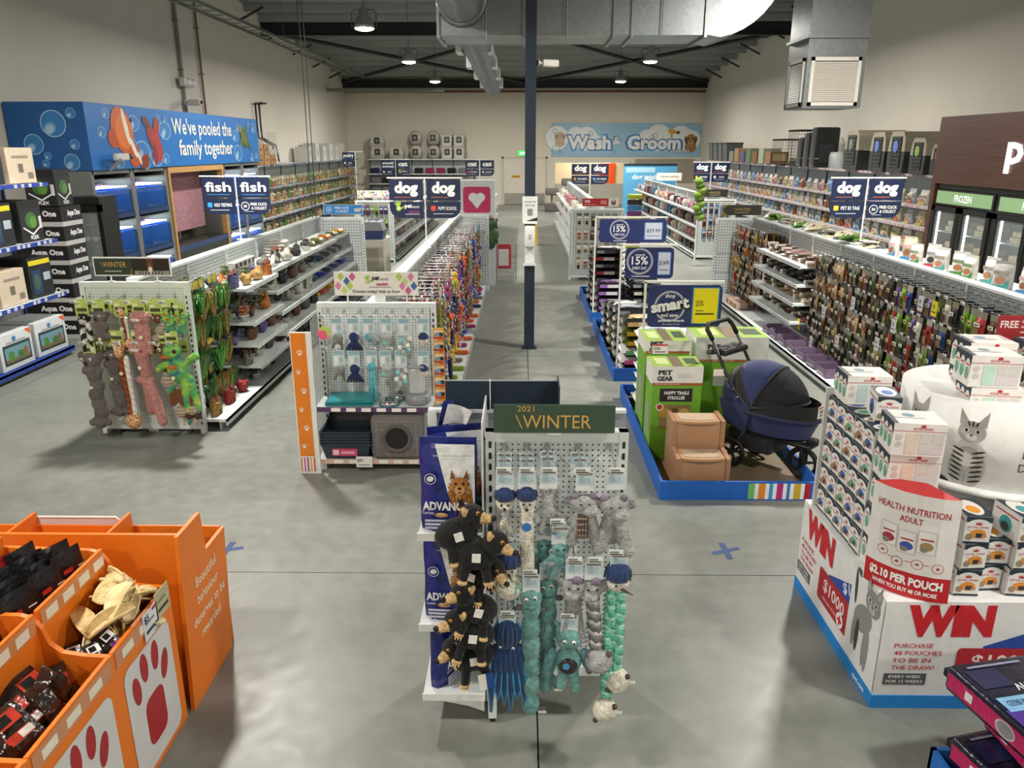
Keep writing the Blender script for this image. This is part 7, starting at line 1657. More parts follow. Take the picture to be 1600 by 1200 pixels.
# standing bags along the top of the treats gondola
def stand_bag(w, h, d, a, b_, c):
    b = food_bag(w, h, d, None, OBJ); b.frame((0, -d/2*1.08, h*.45), (1,0,0), (0,0,1)); b.rect(-w*.36, w*.36, h*.12, h*.28, a, .004).oval(0, -h*.1, w*.26, h*.14, b_, .004).shape([(w*.1, -h*.42), (w*.46, -h*.42), (w*.46, h*.0)], c, .004)
    b.rect(-w*.46, w*.46, -h*.43, -h*.3, c, .0038)
    return b.mesh('standing_bag', 'film')
SB = [stand_bag(.22, .27, .1, '#9a8f86', '#b07a58', '#3a8f8a'), stand_bag(.2, .28, .1, '#c9a0a0', '#8a5a40', '#2f78b4'), stand_bag(.22, .26, .1, '#7a8a6a', '#a86a44', '#3f7a34'), stand_bag(.21, .28, .1, '#8d8d90', '#3a3432', '#a8323a')]
WB = [('white', '#d2cdc6'), ('white', '#c6c2bc'), ('cream', '#c2b8a4'), ('grey', '#a9a8a6')]
stock('kibble_bag', 'kibble bag', 'bag', 'the treats gondola top', SB, WB, 1, 13, lambda r, i: (4.42+.05*(i % 2), 6.0+i*.27, 1.456), -pi/2+.3, .12, 'kibble bags on top of the treats gondola', 'shelf', scale=(.74, .86))
stock('flat_bag', 'flat bag', 'bag', 'the treats gondola cap', [slab], [('green', '#5f8a34'), ('white', '#c9c6c0'), ('cream', '#c0b698'), ('grey', '#9a989a')], 2, 14, lambda r, i: (4.32+.04*(i % 2), 9.7+i*.31, 1.509+.05*r), 1.2, .2, 'flat bags on the treats gondola', scale=(1.2, 1.7))

# ---------------------------------------------------------------- aquarium plants and ornaments
def plant(n, h, col, c2, tip=None):
    b = MB().box(-.05, .05, .0, .003, -.06, .01, '#c9b84a')
    for k in range(n):
        a = random.uniform(-.75, .75); L = h*random.uniform(.5, 1); y = -.02-.05*random.random(); x0 = jit(.03); w = random.uniform(.005, .012)
        z1 = -.07-L*.5; p = [(x0, y, -h-.05), (x0+a*.06, y-.01, z1-.06), (x0+a*.13, y-.02, z1+.05), (x0+a*.2, y-.03, z1+.02+.05*random.random())]
        c = random.choice((col, col, c2)) if not (tip and k % 5 == 0) else tip
        for i in range(3): b._add([(p[i][0]-w*(1, .9, .5)[i], p[i][1], p[i][2]), (p[i][0]+w*(1, .9, .5)[i], p[i][1]-.004, p[i][2]), (p[i+1][0]+w*(.9, .5, .1)[i], p[i+1][1]-.004, p[i+1][2]), (p[i+1][0]-w*(.9, .5, .1)[i], p[i+1][1], p[i+1][2])], [(0,1,2,3)], c, True)
    return b.mesh('aquarium_plant', 'leaf')
PL = [plant(70, .26, '#2f6f26', '#4a962f'), plant(70, .24, '#26521f', '#3a6a2a'), plant(60, .26, '#6b7a2c', '#8a8a3a', '#a83a34'), plant(64, .25, '#3a7a2c', '#5a8a34', '#8a7a2c')]
hang_row(G_L, 1, -3.66, 0, 1, 6, [1.42, 1.12, .82, .5], .38, [('bright green', '#fff'), ('leafy green', '#fff'), ('feathery', '#fff')], 'the plant bay', 'aquarium plant', 'aquarium plant', 'aquarium_plant', PL, 7.12, 6.83/6, 1.3, .1, .6, scale=(.95, 1.25))
def lump(bl, v=.012, mat='rock'): return organic('ornament', bl, v, mat, 2)
castle = MB().box(-.06, .06, -.04, .04, 0, .1, OBJ)
for x in (-.06, .06): castle.cyl((x, 0, 0), (x, 0, .15), .028, OBJ, n=10).cyl((x, 0, .15), (x, 0, .2), .034, '#6a3c2c', .002, 10)
for x in (-.03, 0, .03): castle.box(x-.01, x+.01, -.04, .04, .1, .12, OBJ)
castle.box(-.015, .015, -.042, -.03, 0, .05, '#1a1614'); castle = castle.mesh('ornament', 'rock')
OM = [castle, lump([('e', (0,0,.05), (.1,.06,.055), OBJ), ('e', (.05,0,.1), (.05,.04,.05), OBJ), ('e', (-.06,.01,.07), (.05,.05,.05), OBJ)]), lump([('c', (-.12,0,.03), (.02,.02,.1), .03, .025, OBJ), ('c', (.02,.02,.1), (.12,0,.05), .025, .018, OBJ), ('c', (.0,0,.08), (-.03,-.02,.17), .02, .01, OBJ)]), lump([('e', (0,0,.06), (.07,.06,.065), OBJ)] + [('e', (.05*cos(k), .05*sin(k), .08+.03*(k % 2)), .025, OBJ) for k in range(7)])]
pot = MB().lathe([(.035, 0), (.05, .07), (.055, .07), (.05, .06), (.001, .06)], '#d9d5cc', n=12)
for k in range(14): a = k*2.4; pot.ell((.035*cos(a), .035*sin(a), .09+.03*(k % 3)), (.025, .02, .012), OBJ, (jit(.6), jit(.6), a), 6, 4)
OM.append(pot.mesh('ornament', 'leaf'))
ORN = [('brown', '#5c4030'), ('sandy', '#a5824a'), ('grey', '#6f6c68'), ('slate', '#464a4c'), ('orange', '#a8642a'), ('mossy', '#4f5a34'), ('purple', '#54507a')]
ZL = [1.22, .84, .59, .35, .12]
bl_ = 6.83/6
stock('ornament', 'tank ornament', 'ornament', 'the ornament shelves', OM, ORN, 5, 6, lambda r, i: (-3.17+.08*((i+r) % 2), 8.35+i*.185, ZL[r]+.001), pi/2, .0, 'aquarium ornaments', 'shelf', scale=(.95, 1.12))
stock('ornament', 'tank ornament', 'ornament', 'the rear ornament row', OM, ORN, 5, 5, lambda r, i: (-3.42+.04*((i+r) % 2), 8.4+i*.2, ZL[r]+.001), pi/2, .0, 'aquarium ornaments', 'shelf', scale=(.9, 1.1))
ZM = [1.25, .98, .72, .45, .12]
stock('ornament', 'tank ornament', 'ornament', 'the middle ornament bay', OM, [('grey', '#6f6c68'), ('brown', '#5c4030'), ('slate', '#464a4c'), ('dark', '#2f3032'), ('white', '#b8b4aa')], 5, 9, lambda r, i: (-3.22+.07*((i+r) % 2), 9.55+i*.24, ZM[r]+.001), pi/2, .0, 'aquarium ornaments', 'shelf', scale=(1.0, 1.18))
stock('ornament', 'tank ornament', 'ornament', 'the plant bay base', OM, [('pink', '#b0407a'), ('green', '#4f7a34'), ('sandy', '#a5824a'), ('red', '#9a2f2a')], 1, 5, lambda r, i: (-3.08-.1*(i % 2), 7.3+i*.19, .121), pi/2, 0, 'aquarium ornaments', 'shelf')
gv = lying_bag(.24, .2, .07, OBJ, OBJ, 6).frame((0, 0, .071), (1,0,0), (0,1,0)).rect(-.07, .07, -.05, .05, '#d8d2c4', .001).mesh('gravel_bag', 'film')
GV = [[('yellow', '#d0981c'), ('orange', '#c8741f'), ('olive', '#6a6a34')], [('slate blue', '#3f5a70'), ('grey', '#77787a')], [('royal blue', '#2a3f9a'), ('slate blue', '#3f5a70')], [('red orange', '#b8481f'), ('yellow', '#c8a02a')], [('grey', '#8a8884'), ('navy', '#22305e')]]
stock('gravel_bag', 'gravel bag', 'bag', 'the gravel bays', [gv], lambda r, i: random.choice(GV[r]), 5, 9, lambda r, i: (-3.26+.06*(i % 2), 11.85+i*.235, ZM[r]+.002+.03*(i % 2)), pi/2, .1, 'gravel bags on the ornament gondola', 'shelf')
towel = lying_bag(.3, .26, .05, '#d8d4ca', '#c9c4b8', 6).mesh('filter_pad', 'fabric')
for k in range(5): tag(obj('filter_pad', towel, None, (-3.4, 10.7, 1.252+.045*k), jit(.1)), 'white filter pad, %s up in the stack on the ornament gondola' % ORD[k], 'filter pad', 'stacked white filter pads')
for k in range(5): tag(MB().cbox(-.04, .04, -.06, .06, 0, .22, '#b9b9b4', .006).frame((.0405, 0, .11), (0,1,0), (0,0,1)).rect(-.05, .05, -.08, .02, '#7d8894', .001).rect(-.04, .04, .04, .09, '#3a3a3e', .001).build('filter_box', 'card', None, (-3.3, 8.75+.14*k, 1.222), jit(.1)), 'grey filter box, %s along the top ornament shelf' % ORD[k], 'box', 'grey filter boxes')

# ---------------------------------------------------------------- dog toys along the middle aisle
def knot(p): return p
def toy_ball():
    b = MB().tube([(0, 0, 0), (.004, -.01, -.06), (0, -.01, -.12)], .006, '#d8d4c8', 5).ell((0, -.015, -.16), .045, OBJ, None, 14, 10).tube([(.045*cos(a)*1.01, -.015+.045*sin(a)*1.01*.3, -.16+.045*sin(a)*1.01*.95) for a in [2*pi*i/16 for i in range(16)]], .005, '#f0e8d0', 5, True).tube([(0, -.015, -.2), (.01, -.015, -.27), (-.01, -.01, -.3)], .009, '#c9c4b4', 5)
    return b.mesh('dog_toy', 'rubber')
def toy_bird():
    return organic('dog_toy', [('e', (0,-.02,-.1), (.035,.032,.04), OBJ), ('e', (0,-.02,-.2), (.05,.04,.075), OBJ), ('c', (-.015,-.02,-.26), (-.02,-.02,-.34), .014, .012, '#d88a2a'), ('c', (.015,-.02,-.26), (.02,-.02,-.34), .014, .012, '#d88a2a'), ('e', (0,-.055,-.105), (.016,.02,.01), '#e0a02a'), ('c', (-.045,-.02,-.17), (-.075,-.02,-.22), .015, .012, OBJ), ('c', (.045,-.02,-.17), (.075,-.02,-.22), .015, .012, OBJ)], .01, 'plush')
def toy_rope():
    b = MB()
    for k, c in enumerate((OBJ, '#e6e0d0', OBJ)): b.tube(rope_path((0, -.01, 0), (0, -.01, -.3), .012, 5, 2.1*k, 20), .012, c, 5)
    for z in (-.02, -.28): b.ell((0, -.01, z), .03, OBJ, None, 10, 7)
    for k in range(6): b.tube([(0, -.01, -.3), (-.025+.01*k, -.02, -.36)], .005, ('#e6e0d0', OBJ)[k % 2], 4)
    return b.mesh('dog_toy', 'rope')
def toy_bone():
    return organic('dog_toy', [('c', (0,-.02,-.06), (0,-.02,-.22), .022, .022, OBJ)] + [('e', (s*.026, -.02, z), .03, OBJ) for s in (-1, 1) for z in (-.05, -.24)], .01, 'rubber')
def toy_long():
    return organic('dog_toy', [('e', (0,-.02,-.08), (.045,.04,.045), OBJ), ('c', (0,-.02,-.11), (0,-.02,-.34), .03, .028, OBJ), ('e', (-.03,-.02,-.045), (.014,.01,.02), '#3a2c22'), ('e', (.03,-.02,-.045), (.014,.01,.02), '#3a2c22'), ('e', (0,-.05,-.09), (.02,.016,.014), '#e0d6c0')], .01, 'plush')
TY = [toy_ball(), toy_bird(), toy_rope(), toy_bone(), toy_long(), toy_ball()]
TC = [('orange', '#d8501c'), ('red', '#a8281f'), ('blue', '#2446a8'), ('lime', '#7a9a1f'), ('yellow', '#c8a81c'), ('brown', '#6a4c34'), ('orange', '#c8601f'), ('navy', '#22305e'), ('grey', '#77746f'), ('magenta', '#9a2f6a')]
TC2 = [('brown', '#7a5a40'), ('grey', '#77746f'), ('tan', '#b59468'), ('blue', '#2446a8'), ('orange', '#c8601f'), ('teal', '#3a8a86')]
hang_row(G_C, 1, -1.24, 0, 8, 5, [1.34, 1.06, .78, .53], .40, lambda r, i: random.choice(TC if i < 24 or r > 1 else TC2), 'the toy wall', 'dog toy', 'dog toy', 'dog_toy', TY, 6.62, 8.33/8, 1.55, .1, .35, scale=(.82, 1.05))
for y in range(34): h_ = obj('hook', _hook, G_C, (.02, .2+y*.24, 1.40), pi/2); h_.scale = (1, 1.5, 1)
stock('dog_toy', 'dog toy', 'dog toy', 'the toy base', [lump([('e', (0,0,.05), (.05,.05,.05), OBJ)], .012, 'rubber'), lump([('c', (-.07,0,.03), (.07,0,.03), .03, .03, OBJ)], .01, 'plush')], TC, 1, 20, lambda r, i: (-.83+.05*(i % 2), 7.0+i*.38, .122), 0, .0, 'dog toys on the base shelf', 'shelf')
# packs hanging behind the front ones, too many and too hidden to count
def backstock(label, side, spx, y0, y1, zs, reaches, cols, w, h, keep):
    b = MB()
    for z in zs:
        y = y0
        while y < y1:
            for rc in reaches:
                if random.random() < keep: x = spx + side*(rc+jit(.02)); hh = h*random.uniform(.8, 1.1); b.box(min(x, x+side*.014), max(x, x+side*.014), y-w/2, y+w/2, z-.05-hh, z-.03, random.choice(cols))
            y += w*1.25
    o = b.build('back_stock', 'film'); tag(o, label, 'packets'); o['kind'] = 'stuff'
backstock('dark packets hanging behind the front treat packets', -1, 4.2, 5.3, 10.0, Z5, (.1, .17, .24, .3), ['#1d1b1a', '#2a2622', '#3a2f26', '#4a3a2a', '#2f3a22', '#23304a', '#5c4a38'], .1, .19, .75)
backstock('dark packets hanging behind the far treat packets', -1, 4.2, 12.2, 14.0, Z5, (.1, .17, .24, .3), ['#1d1b1a', '#2a2622', '#5a3420', '#4a3a2a', '#7a5a2a'], .1, .19, .75)
backstock('toy header cards hanging behind the front dog toys', 1, -1.24, 6.8, 14.8, [1.34, 1.06, .78, .53], (.1, .18, .26, .33), ['#a8322a', '#c8c4ba', '#b04a34', '#8a8a86', '#2f4a8a', '#c88a3a', '#5a2f30', '#d8d4cc'], .08, .2, .6)
backstock('plant packs hanging behind the front aquarium plants', 1, -3.66, 7.2, 8.2, [1.42, 1.12, .82, .5], (.1, .18, .27), ['#2f5a26', '#3f6a2c', '#6a6a2c', '#24401f', '#8a7a34'], .1, .22, .7)
for k, (y, z, c) in enumerate(((6.9, 1.3, '#e4d41c'), (7.15, 1.3, '#d4d4d8'), (7.6, .98, '#d4d4d8'), (7.9, .72, '#d4d4d8'), (8.6, 1.02, '#d4d4d8'), (8.9, .5, '#d4d4d8'), (9.4, .75, '#d4d4d8'), (10.2, .42, '#e4d41c'), (9.7, .3, '#d4d4d8'), (11.9, .8, '#d4d4d8'), (12.1, 1.0, '#d4d4d8'), (8.2, .35, '#d4d4d8'))):
    tag(MB().box(-.002, .0, -.05, .05, -.07, .07, c).frame((-.0025, 0, 0), (0,-1,0), (0,0,1)).text('25', -.01, .02, .03, '#333', .001, .02).rect(-.035, .035, -.035, -.025, '#222').build('price_card', 'card', None, (3.74, y, z)), '%s price card, %s along the treats gondola from the cat food' % ('yellow' if c == '#e4d41c' else 'white', ORD[k]), 'price card', 'price cards on the treats gondola')
# ================================================================ fish department side
def carton_box(w, h, d, base, art):
    b = MB().cbox(-w/2, w/2, 0, d, 0, h, base, .004); b.frame((0, -.0005, h/2), (1,0,0), (0,0,1)); art(b, w, h)
    b.frame((w/2+.0005, d/2, h/2), (0,1,0), (0,0,1)); art(b, d, h)
    return b.mesh('aquarium_box', 'card')
def art_tank(b, w, h): b.rect(-w*.42, w*.42, -h*.36, h*.2, '#2b3a3c', .001).rect(-w*.38, w*.38, -h*.3, h*.12, '#6f9aa8', .002).rect(-w*.38, w*.38, -h*.3, -h*.2, '#7a6a4a', .003).oval(-w*.2, -h*.12, w*.08, h*.13, '#4f8a34', .003).oval(w*.1, -h*.14, w*.1, h*.1, '#3f7a3a', .003).oval(w*.25, -h*.1, w*.06, h*.12, '#a05a3a', .003).oval(-w*.05, h*.33, w*.06, w*.05, '#3f7ab0', .002).rect(-w*.3, w*.3, h*.23, h*.26, '#8a8a8a', .002).shape([(w*.3, h*.48), (w*.48, h*.48), (w*.48, h*.3)], '#d8682a', .002)
def art_flex(b, w, h): b.rect(-w*.45, w*.45, -h*.2, h*.3, '#24262a', .001).oval(0, .02*h, w*.26, h*.2, '#3f6a30', .002).oval(w*.08, -.03*h, w*.15, h*.14, '#5a8a3a', .003).shape([(-w*.4, -h*.12), (0, -h*.3), (w*.4, -h*.12), (w*.4, -h*.16), (0, -h*.35), (-w*.4, -h*.16)], '#e8e8e8', .002).text('FLEX', w*.05, -h*.4, h*.09, '#eee', .002, .03, w*.36).rect(w*.34, w*.46, -h*.2, h*.1, '#cfcfcf', .002)
def art_pale(b, w, h): b.rect(-w*.3, w*.3, h*.2, h*.28, '#8a8478', .001).rect(-w*.12, w*.06, -h*.2, h*.05, '#6a645a', .001).rect(w*.2, w*.4, -h*.38, -h*.2, '#7a7468', .001)
def art_dark(b, w, h): b.rect(-w*.46, w*.46, h*.32, h*.44, '#d8c81e', .001).rect(-w*.4, w*.0, -h*.4, h*.2, '#1f3a5c', .001).oval(-w*.2, -h*.1, w*.14, h*.2, '#3a5a48', .002).rect(w*.1, w*.4, -h*.1, h*.1, '#a8b4c0', .001)
def art_one(b, w, h): b.rect(-w/2, w/2, -h/2, -h*.26, '#c4c4c4', .001).text('Aqua One', w*.1, h*.12, h*.28, '#f0f0f0', .002, .05, w*.62)
BXT = carton_box(.62, .44, .5, '#cfd4d6', art_tank); BXF = carton_box(.42, .5, .42, '#17181a', art_flex); BXP = carton_box(.5, .42, .5, '#c9b9a4', art_pale); BXD = carton_box(.45, .5, .45, '#1a1d22', art_dark); BXO = carton_box(.75, .27, .5, '#141517', art_one)
gb = gondola('blue metal shelving of boxed aquarium kits, first by the wall', -6.72, 6.5, 10.1, 2.28, 4, right=(.62, [[(.86,.6), (1.56,.6), (2.27,.6)]]), col='#22449c', cap=False, panel='paint', name='blue_shelving', strip='#2a45a0')
def abox(me, x, y, z, rz, label): tag(obj('aquarium_box', me, None, (x, y, z+.004), rz), label, 'box', 'boxed aquarium kits')
lv = {.121: 'base', .862: 'second', 1.562: 'third', 2.272: 'top'}
for z, ms in ((.121, (BXT, BXT, BXT, BXT)), (.862, (BXD, BXP, BXD, BXP, BXD)), (1.562, (BXF, BXD, BXF, BXF, BXD)), (2.272, (BXP, BXD, BXP, BXD, BXP))):
    n_ = len(ms)
    for k, m_ in enumerate(ms): abox(m_, -6.62+.47, 9.72-k*(.72 if n_ == 4 else .58)-.0, z, pi/2+.04*((k % 3)-1), '%s aquarium carton, %s from the end post on the %s blue shelf' % ({id(BXT): 'white printed', id(BXD): 'black and yellow', id(BXP): 'plain beige', id(BXF): 'black terrarium'}[id(m_)], ORD[k], lv[z]))
for k in range(7): tag(obj('aquarium_box', BXO, None, (-6.86+jit(.02), 10.95, .0+k*.271), jit(.02)), 'black and silver tank carton, %s up in the stack behind blue shelving' % ORD[k], 'box', 'stacked black tank cartons')
abox(BXF, -6.72, 10.95, 1.898, .05, 'black terrarium carton on top of the black carton stack')
fr = thing('feeder_fridge', 'tall black glass-door fridge beside the fish tanks', 'fridge', (-6.62, 11.85, 0)); fr.scale = (.84, 1, 1)
MB().box(-.26, .26, .06, .5, 0, 1.98, '#141414').build('cabinet', 'plastic', fr)
d_ = MB().box(-.26, -.19, 0, .055, .1, 1.86, '#1c1c1c').box(.19, .26, 0, .055, .1, 1.86, '#1c1c1c').box(-.26, .26, 0, .055, .1, .2, '#1c1c1c').box(-.26, .26, 0, .055, 1.76, 1.86, '#1c1c1c').build('door', 'plastic', fr); MB().box(-.19, .19, .02, .03, .2, 1.76, '#777').build('pane', 'glass', d_)
MB().box(-.26, .26, -.005, .05, 1.87, 1.98, '#222').build('header', 'plastic', fr)
for z in (.55, .95, 1.35): MB().box(-.2, .2, .04, .07, z, z+.02, '#b9bcbc').box(-.12, -.04, .03, .04, z-.03, z+.03, '#e4e4e0').box(.02, .1, .03, .04, z-.03, z+.03, '#e4e4e0').build('rack', 'wire', fr)
def tank_rack(y0, y1, label):
    t = thing('tank_rack', label, 'aquarium rack', (-7.1, y0, 0)); L = y1-y0; F = '#767a7a'
    for y in (0, L): MB().box(-.62, 0, y-.04, y+.04, 0, 2.32, F).build('frame_post', 'paint', t)
    MB().box(-.64, -.62, 0, L, 0, 2.32, '#8d9090').build('back', 'paint', t); MB().box(-.62, 0, 0, L, 2.26, 2.32, F).build('top', 'paint', t)
    for k, z in enumerate((.12, .84, 1.56)):
        s_ = MB().box(-.6, .0, .04, L-.04, z-.05, z, '#2a3a5c').build('shelf', 'paint', t); MB().box(.0, .012, .04, L-.04, z-.06, z+.02, '#27406e').build('price_strip', 'plastic', s_)
        tk = MB().box(-.58, -.56, .06, L-.06, z, z+.42, '#0d3f9c').box(-.56, -.03, .06, .075, z, z+.42, '#1048a8').box(-.56, -.03, L-.075, L-.06, z, z+.42, '#1048a8').box(-.56, -.03, L*.36, L*.37, z, z+.42, '#12489c').box(-.56, -.03, .07, L-.07, z, z+.05, '#6a5f48').build('tank', 'plastic', t)
        MB().box(-.03, -.022, .06, L-.06, z, z+.42, '#fff').build('glass_front', 'tankglass', tk)
        for j in range(3): MB().ell((-.2-.06*j, .2+.3*j, z+.07), (.05, .07, .03), ('#5a7a34', '#7a6a50', '#3f6a3a')[(j+k) % 3], None, 8, 6).build('rockwork', 'rock', tk)
        MB().box(-.5, -.05, .1, L-.1, z+.46, z+.475, '#dfe8ee').build('light_panel', 'tube', t)
        MB().box(-.62, .0, .04, L-.04, z+.60, z+.62, F).build('rail', 'paint', t)
        tag(MB().ell((0, 0, .05), (.1, .14, .05), '#3a4fa0', None, 10, 6).ell((.03, .16, .04), (.05, .08, .03), '#c04a6a', None, 8, 6).build('net_bundle', 'fabric', None, (-7.3, y0+.3, z+.48)), 'blue and red net bundle above the %s tank of the %s' % (('lowest', 'middle', 'upper')[k], label.split(' fish')[0]), 'fish nets')
tank_rack(13.05, 14.35, 'near fish tank rack under the bubble sign'); tank_rack(14.43, 15.75, 'second fish tank rack under the bubble sign'); tank_rack(18.9, 20.1, 'third fish tank rack past the pink rock panel'); tank_rack(20.18, 21.35, 'last fish tank rack before the wall shelves')
rp_ = thing('pond_display', 'pond display with pink stone backdrop between the tank racks', 'pond display', (-7.1, 15.85, 0))
MB().box(-.62, -.55, 0, 2.95, .9, 2.2, OBJ).build('stone_panel', 'rock', rp_, None, 0, '#a87a86'); MB().box(-.6, .02, 0, 2.95, 2.2, 2.32, '#c09458').build('plywood_fascia', 'plywood', rp_)
for y in (.02, 2.88): MB().box(-.1, .02, y-.03, y+.05, 0, 2.2, '#c09458').build('timber_post', 'plywood', rp_)
MB().box(-.55, .0, .06, 2.85, 0, .72, '#26301f').box(-.5, -.05, .1, 2.8, .72, .724, '#1f2a1c').build('pond_tub', 'plastic', rp_); MB().box(.0, .012, .06, 2.85, .6, .72, '#2a3f6a').build('price_strip', 'plastic', rp_)
# ---------------------------------------------------------------- wall shelving, both sides and end
wl = gondola('blue wall shelving of hay and pet bedding, fish side', -8.3, 22.0, 37.6, 2.2, 9, right=(.62, [[(.62,.58), (1.05,.56), (1.5,.54), (2.18,.55)]]), col='#22305c', cap=False, panel='paint', name='stock_shelving', strip='#3a4468')
wr = gondola('long blue wall shelving of dry food, carrier side', 8.2, 14.2, 33.0, 2.2, 13, left=(.62, [[(.5,.58), (.85,.58), (1.22,.56), (1.62,.55), (2.2,.58)]]), col='#22387c', cap=False, panel='paint', name='stock_shelving', strip='#b89aa0')
wk = gondola('navy end wall shelving below the litter boxes', -7.3, 0, 5.0, 2.18, 5, right=(.6, [[(.6,.55), (1.05,.55), (1.5,.55), (2.17,.55)]]), col='#232a4c', cap=False, panel='paint', name='stock_shelving')
wk.location = (-7.3, 38.3, 0); wk.rotation_euler = (0, 0, -pi/2)
BG = [stand_bag(.3, .27, .14, '#9a8f86', '#b07a58', '#b89a4a'), stand_bag(.28, .27, .14, '#d8c0b0', '#8a5a40', '#a83a34'), stand_bag(.3, .26, .14, '#7a8a6a', '#c8b088', '#3a6a9a')]
HAY = [('straw', '#8a8558'), ('olive', '#6a6e40'), ('cream', '#b5ab8a'), ('green', '#5f7a44'), ('tan', '#a08860')]
stock('bedding_bag', 'bedding bag', 'bag', 'the fish side wall', BG, HAY, 4, 24, lambda r, i: (-7.93, 22.35+i*.64, (1.505, 1.055, .625, .125)[r]), pi/2, .06, None, 'shelf', scale=(1.0, 1.2))
DRY = [('white', '#c9c4be'), ('cream', '#c2b08a'), ('silver', '#a9abae'), ('white', '#d2ccc6'), ('light blue', '#7f9fc4'), ('brown', '#7a5a44'), ('pink', '#c09a98')]
stock('dry_food_bag', 'dry food bag', 'bag', 'the carrier wall', BG, lambda r, i: random.choice(DRY[:4] if i < 8 else DRY), 4, 38, lambda r, i: (7.85, 14.5+i*.485, (1.625, 1.225, .855, .505)[r]), -pi/2, .07, None, 'shelf', scale=(.88, .98))
# stock on top of the wall shelves
kn = {}
def kennel(label, y, s, lc, x=7.5):
    t = thing('pet_kennel', label, 'pet carrier', (x, y, 2.206), -pi/2, 'plastic kennels on the wall shelving'); t.scale = (s,)*3
    MB().prism([(-.28, 0), (.28, 0), (.3, .33), (-.3, .33)], .8, '#3a3c3e', 'y', 0).build('base', 'plastic', t)
    MB().prism([(-.3, .34), (.3, .34), (.27, .56), (.2, .66), (-.2, .66), (-.27, .56)], .8, '#a59d8c', 'y', 0).build('top', 'plastic', t)
    d_ = MB()
    for k in range(6): d_.cyl((-.15+.06*k, -.012, .1), (-.15+.06*k, -.012, .56), .006, '#888', n=4)
    for k in range(8): d_.cyl((-.16, -.012, .1+.065*k), (.16, -.012, .1+.065*k), .005, '#888', n=4)
    d_.box(-.18, .18, -.008, -.002, .08, .58, '#1d1e20').build('door', 'wire', t); MB().ell((0, -.02, .42), (.09, .006, .1), lc, None, 12, 8).build('door_badge', 'card', t)
    for y_ in (.15, .4, .6): MB().box(-.303, -.27, y_, y_+.12, .42, .52, '#2c2c2c').build('vent', 'plastic', t)
    for y_ in (.08, .3, .5, .7): MB().cyl((-.31, y_, .34), (-.31, y_+.03, .34), .012, '#222', n=6).build('bolt', 'plastic', t)
for k, (y, s, c, l) in enumerate(((14.55, .82, '#c05a7a', 'pink'), (15.3, 1.0, '#8ab04a', 'green'), (16.2, 1.2, '#5a7ac0', 'blue'), (17.05, 1.2, '#5a7ac0', 'pale blue'), (18.4, 1.3, '#777', 'grey'))): kennel('beige and charcoal kennel with %s door badge on the wall shelving' % l, y, s, c)
def crate(label, y, w, h, l, fill=None):
    t = thing('wire_crate', label, 'crate', (7.8, y, 2.206))
    b = MB()
    for k in range(9):
        f_ = -w/2+w*k/8; b.cyl((f_, 0, 0), (f_, 0, h), .006, '#2a2322', n=4).cyl((f_, 0, h), (f_, l, h), .006, '#2a2322', n=4)
        b.cyl((-w/2, l*k/8, 0), (-w/2, l*k/8, h), .006, '#2a2322', n=4).cyl((-w/2, 0, h*k/8), (w/2, 0, h*k/8), .006, '#2a2322', n=4)
    b.build('mesh', 'wire', t); MB().box(-w/2, w/2, 0, l, 0, .04, fill or '#3a2c28').build('tray', 'plastic', t)
    for y_ in (0, l): MB().box(-w/2-.02, w/2+.02, y_-.02, y_+.02, h-.04, h, '#2a1f1d').build('frame', 'plastic', t)
crate('brown framed wire crate next to the black backpacks', 23.1, .7, .72, .9); crate('taller black wire crate behind the brown framed crate', 22.0, .6, .95, .8, '#1a1a1a')
for k in range(3): t = thing('soft_carrier', 'black soft-sided pet backpack, %s on the wall shelving' % ORD[k], 'pet carrier', (7.75, 20.5+.5*k, 2.206), 0, 'black soft pet backpacks'); MB().cbox(-.3, .3, 0, .42, 0, .98-.12*k, '#1b1b1d', .06, True).build('shell', 'fabric', t); MB().cbox(-.2, .2, -.03, .02, .1, .55, '#28282b', .03, True).build('pocket', 'fabric', t); MB().box(-.29, .29, -.012, 0, .2, .23, '#8d8d8d').build('strap', 'fabric', t)
for k in range(7): tag(MB().cbox(-.28, .28, 0, .5, 0, .36+.1*(k % 2), ('#8a6a44', '#9aa08a', '#7a5c38', '#6a7a5a', '#5a5a80', '#a8845a', '#8a8a80')[k], .01).frame((0, -.001, .2), (1,0,0), (0,0,1)).rect(-.2, .2, -.1, .1, ('#c9b48a', '#d8dcd0', '#a88a5a', '#b9c0a8', '#c8c8e0', '#d0b088', '#c0c0b8')[k], .001).build('storage_box', 'card', None, (7.8, 24.4+k*.72, 2.206)), '%s storage carton, %s past the crates on the wall shelving' % (('brown', 'sage', 'brown', 'green', 'violet', 'tan', 'grey')[k], ORD[k]), 'box', 'cartons on the carrier wall')
for k in range(4): t = thing('grey_tub', 'grey lidded storage tub, %s at the far wall shelving' % ORD[k], 'tub', (7.8, 29.6+k*.75, 2.206), 0, 'grey lidded tubs'); MB().prism([(-.25, 0), (.25, 0), (.3, .6), (-.3, .6)], .6, '#55595a', 'y', 0).build('tub', 'plastic', t); MB().cbox(-.32, .32, -.02, .62, .6, .66, '#46494a', .02).build('lid', 'plastic', t)
for k in range(3): tag(MB().lathe([(.12, 0), (.12, .32), (.1, .34), (.1, .38), (.001, .38)], '#7d8284', n=14).build('kibble_tub', 'clearplastic', None, (7.72+.05*k, 19.95+.0*k+.26*k-.3, 2.206)), 'clear food storage jar, %s between kennel and backpacks' % ORD[k], 'jar')
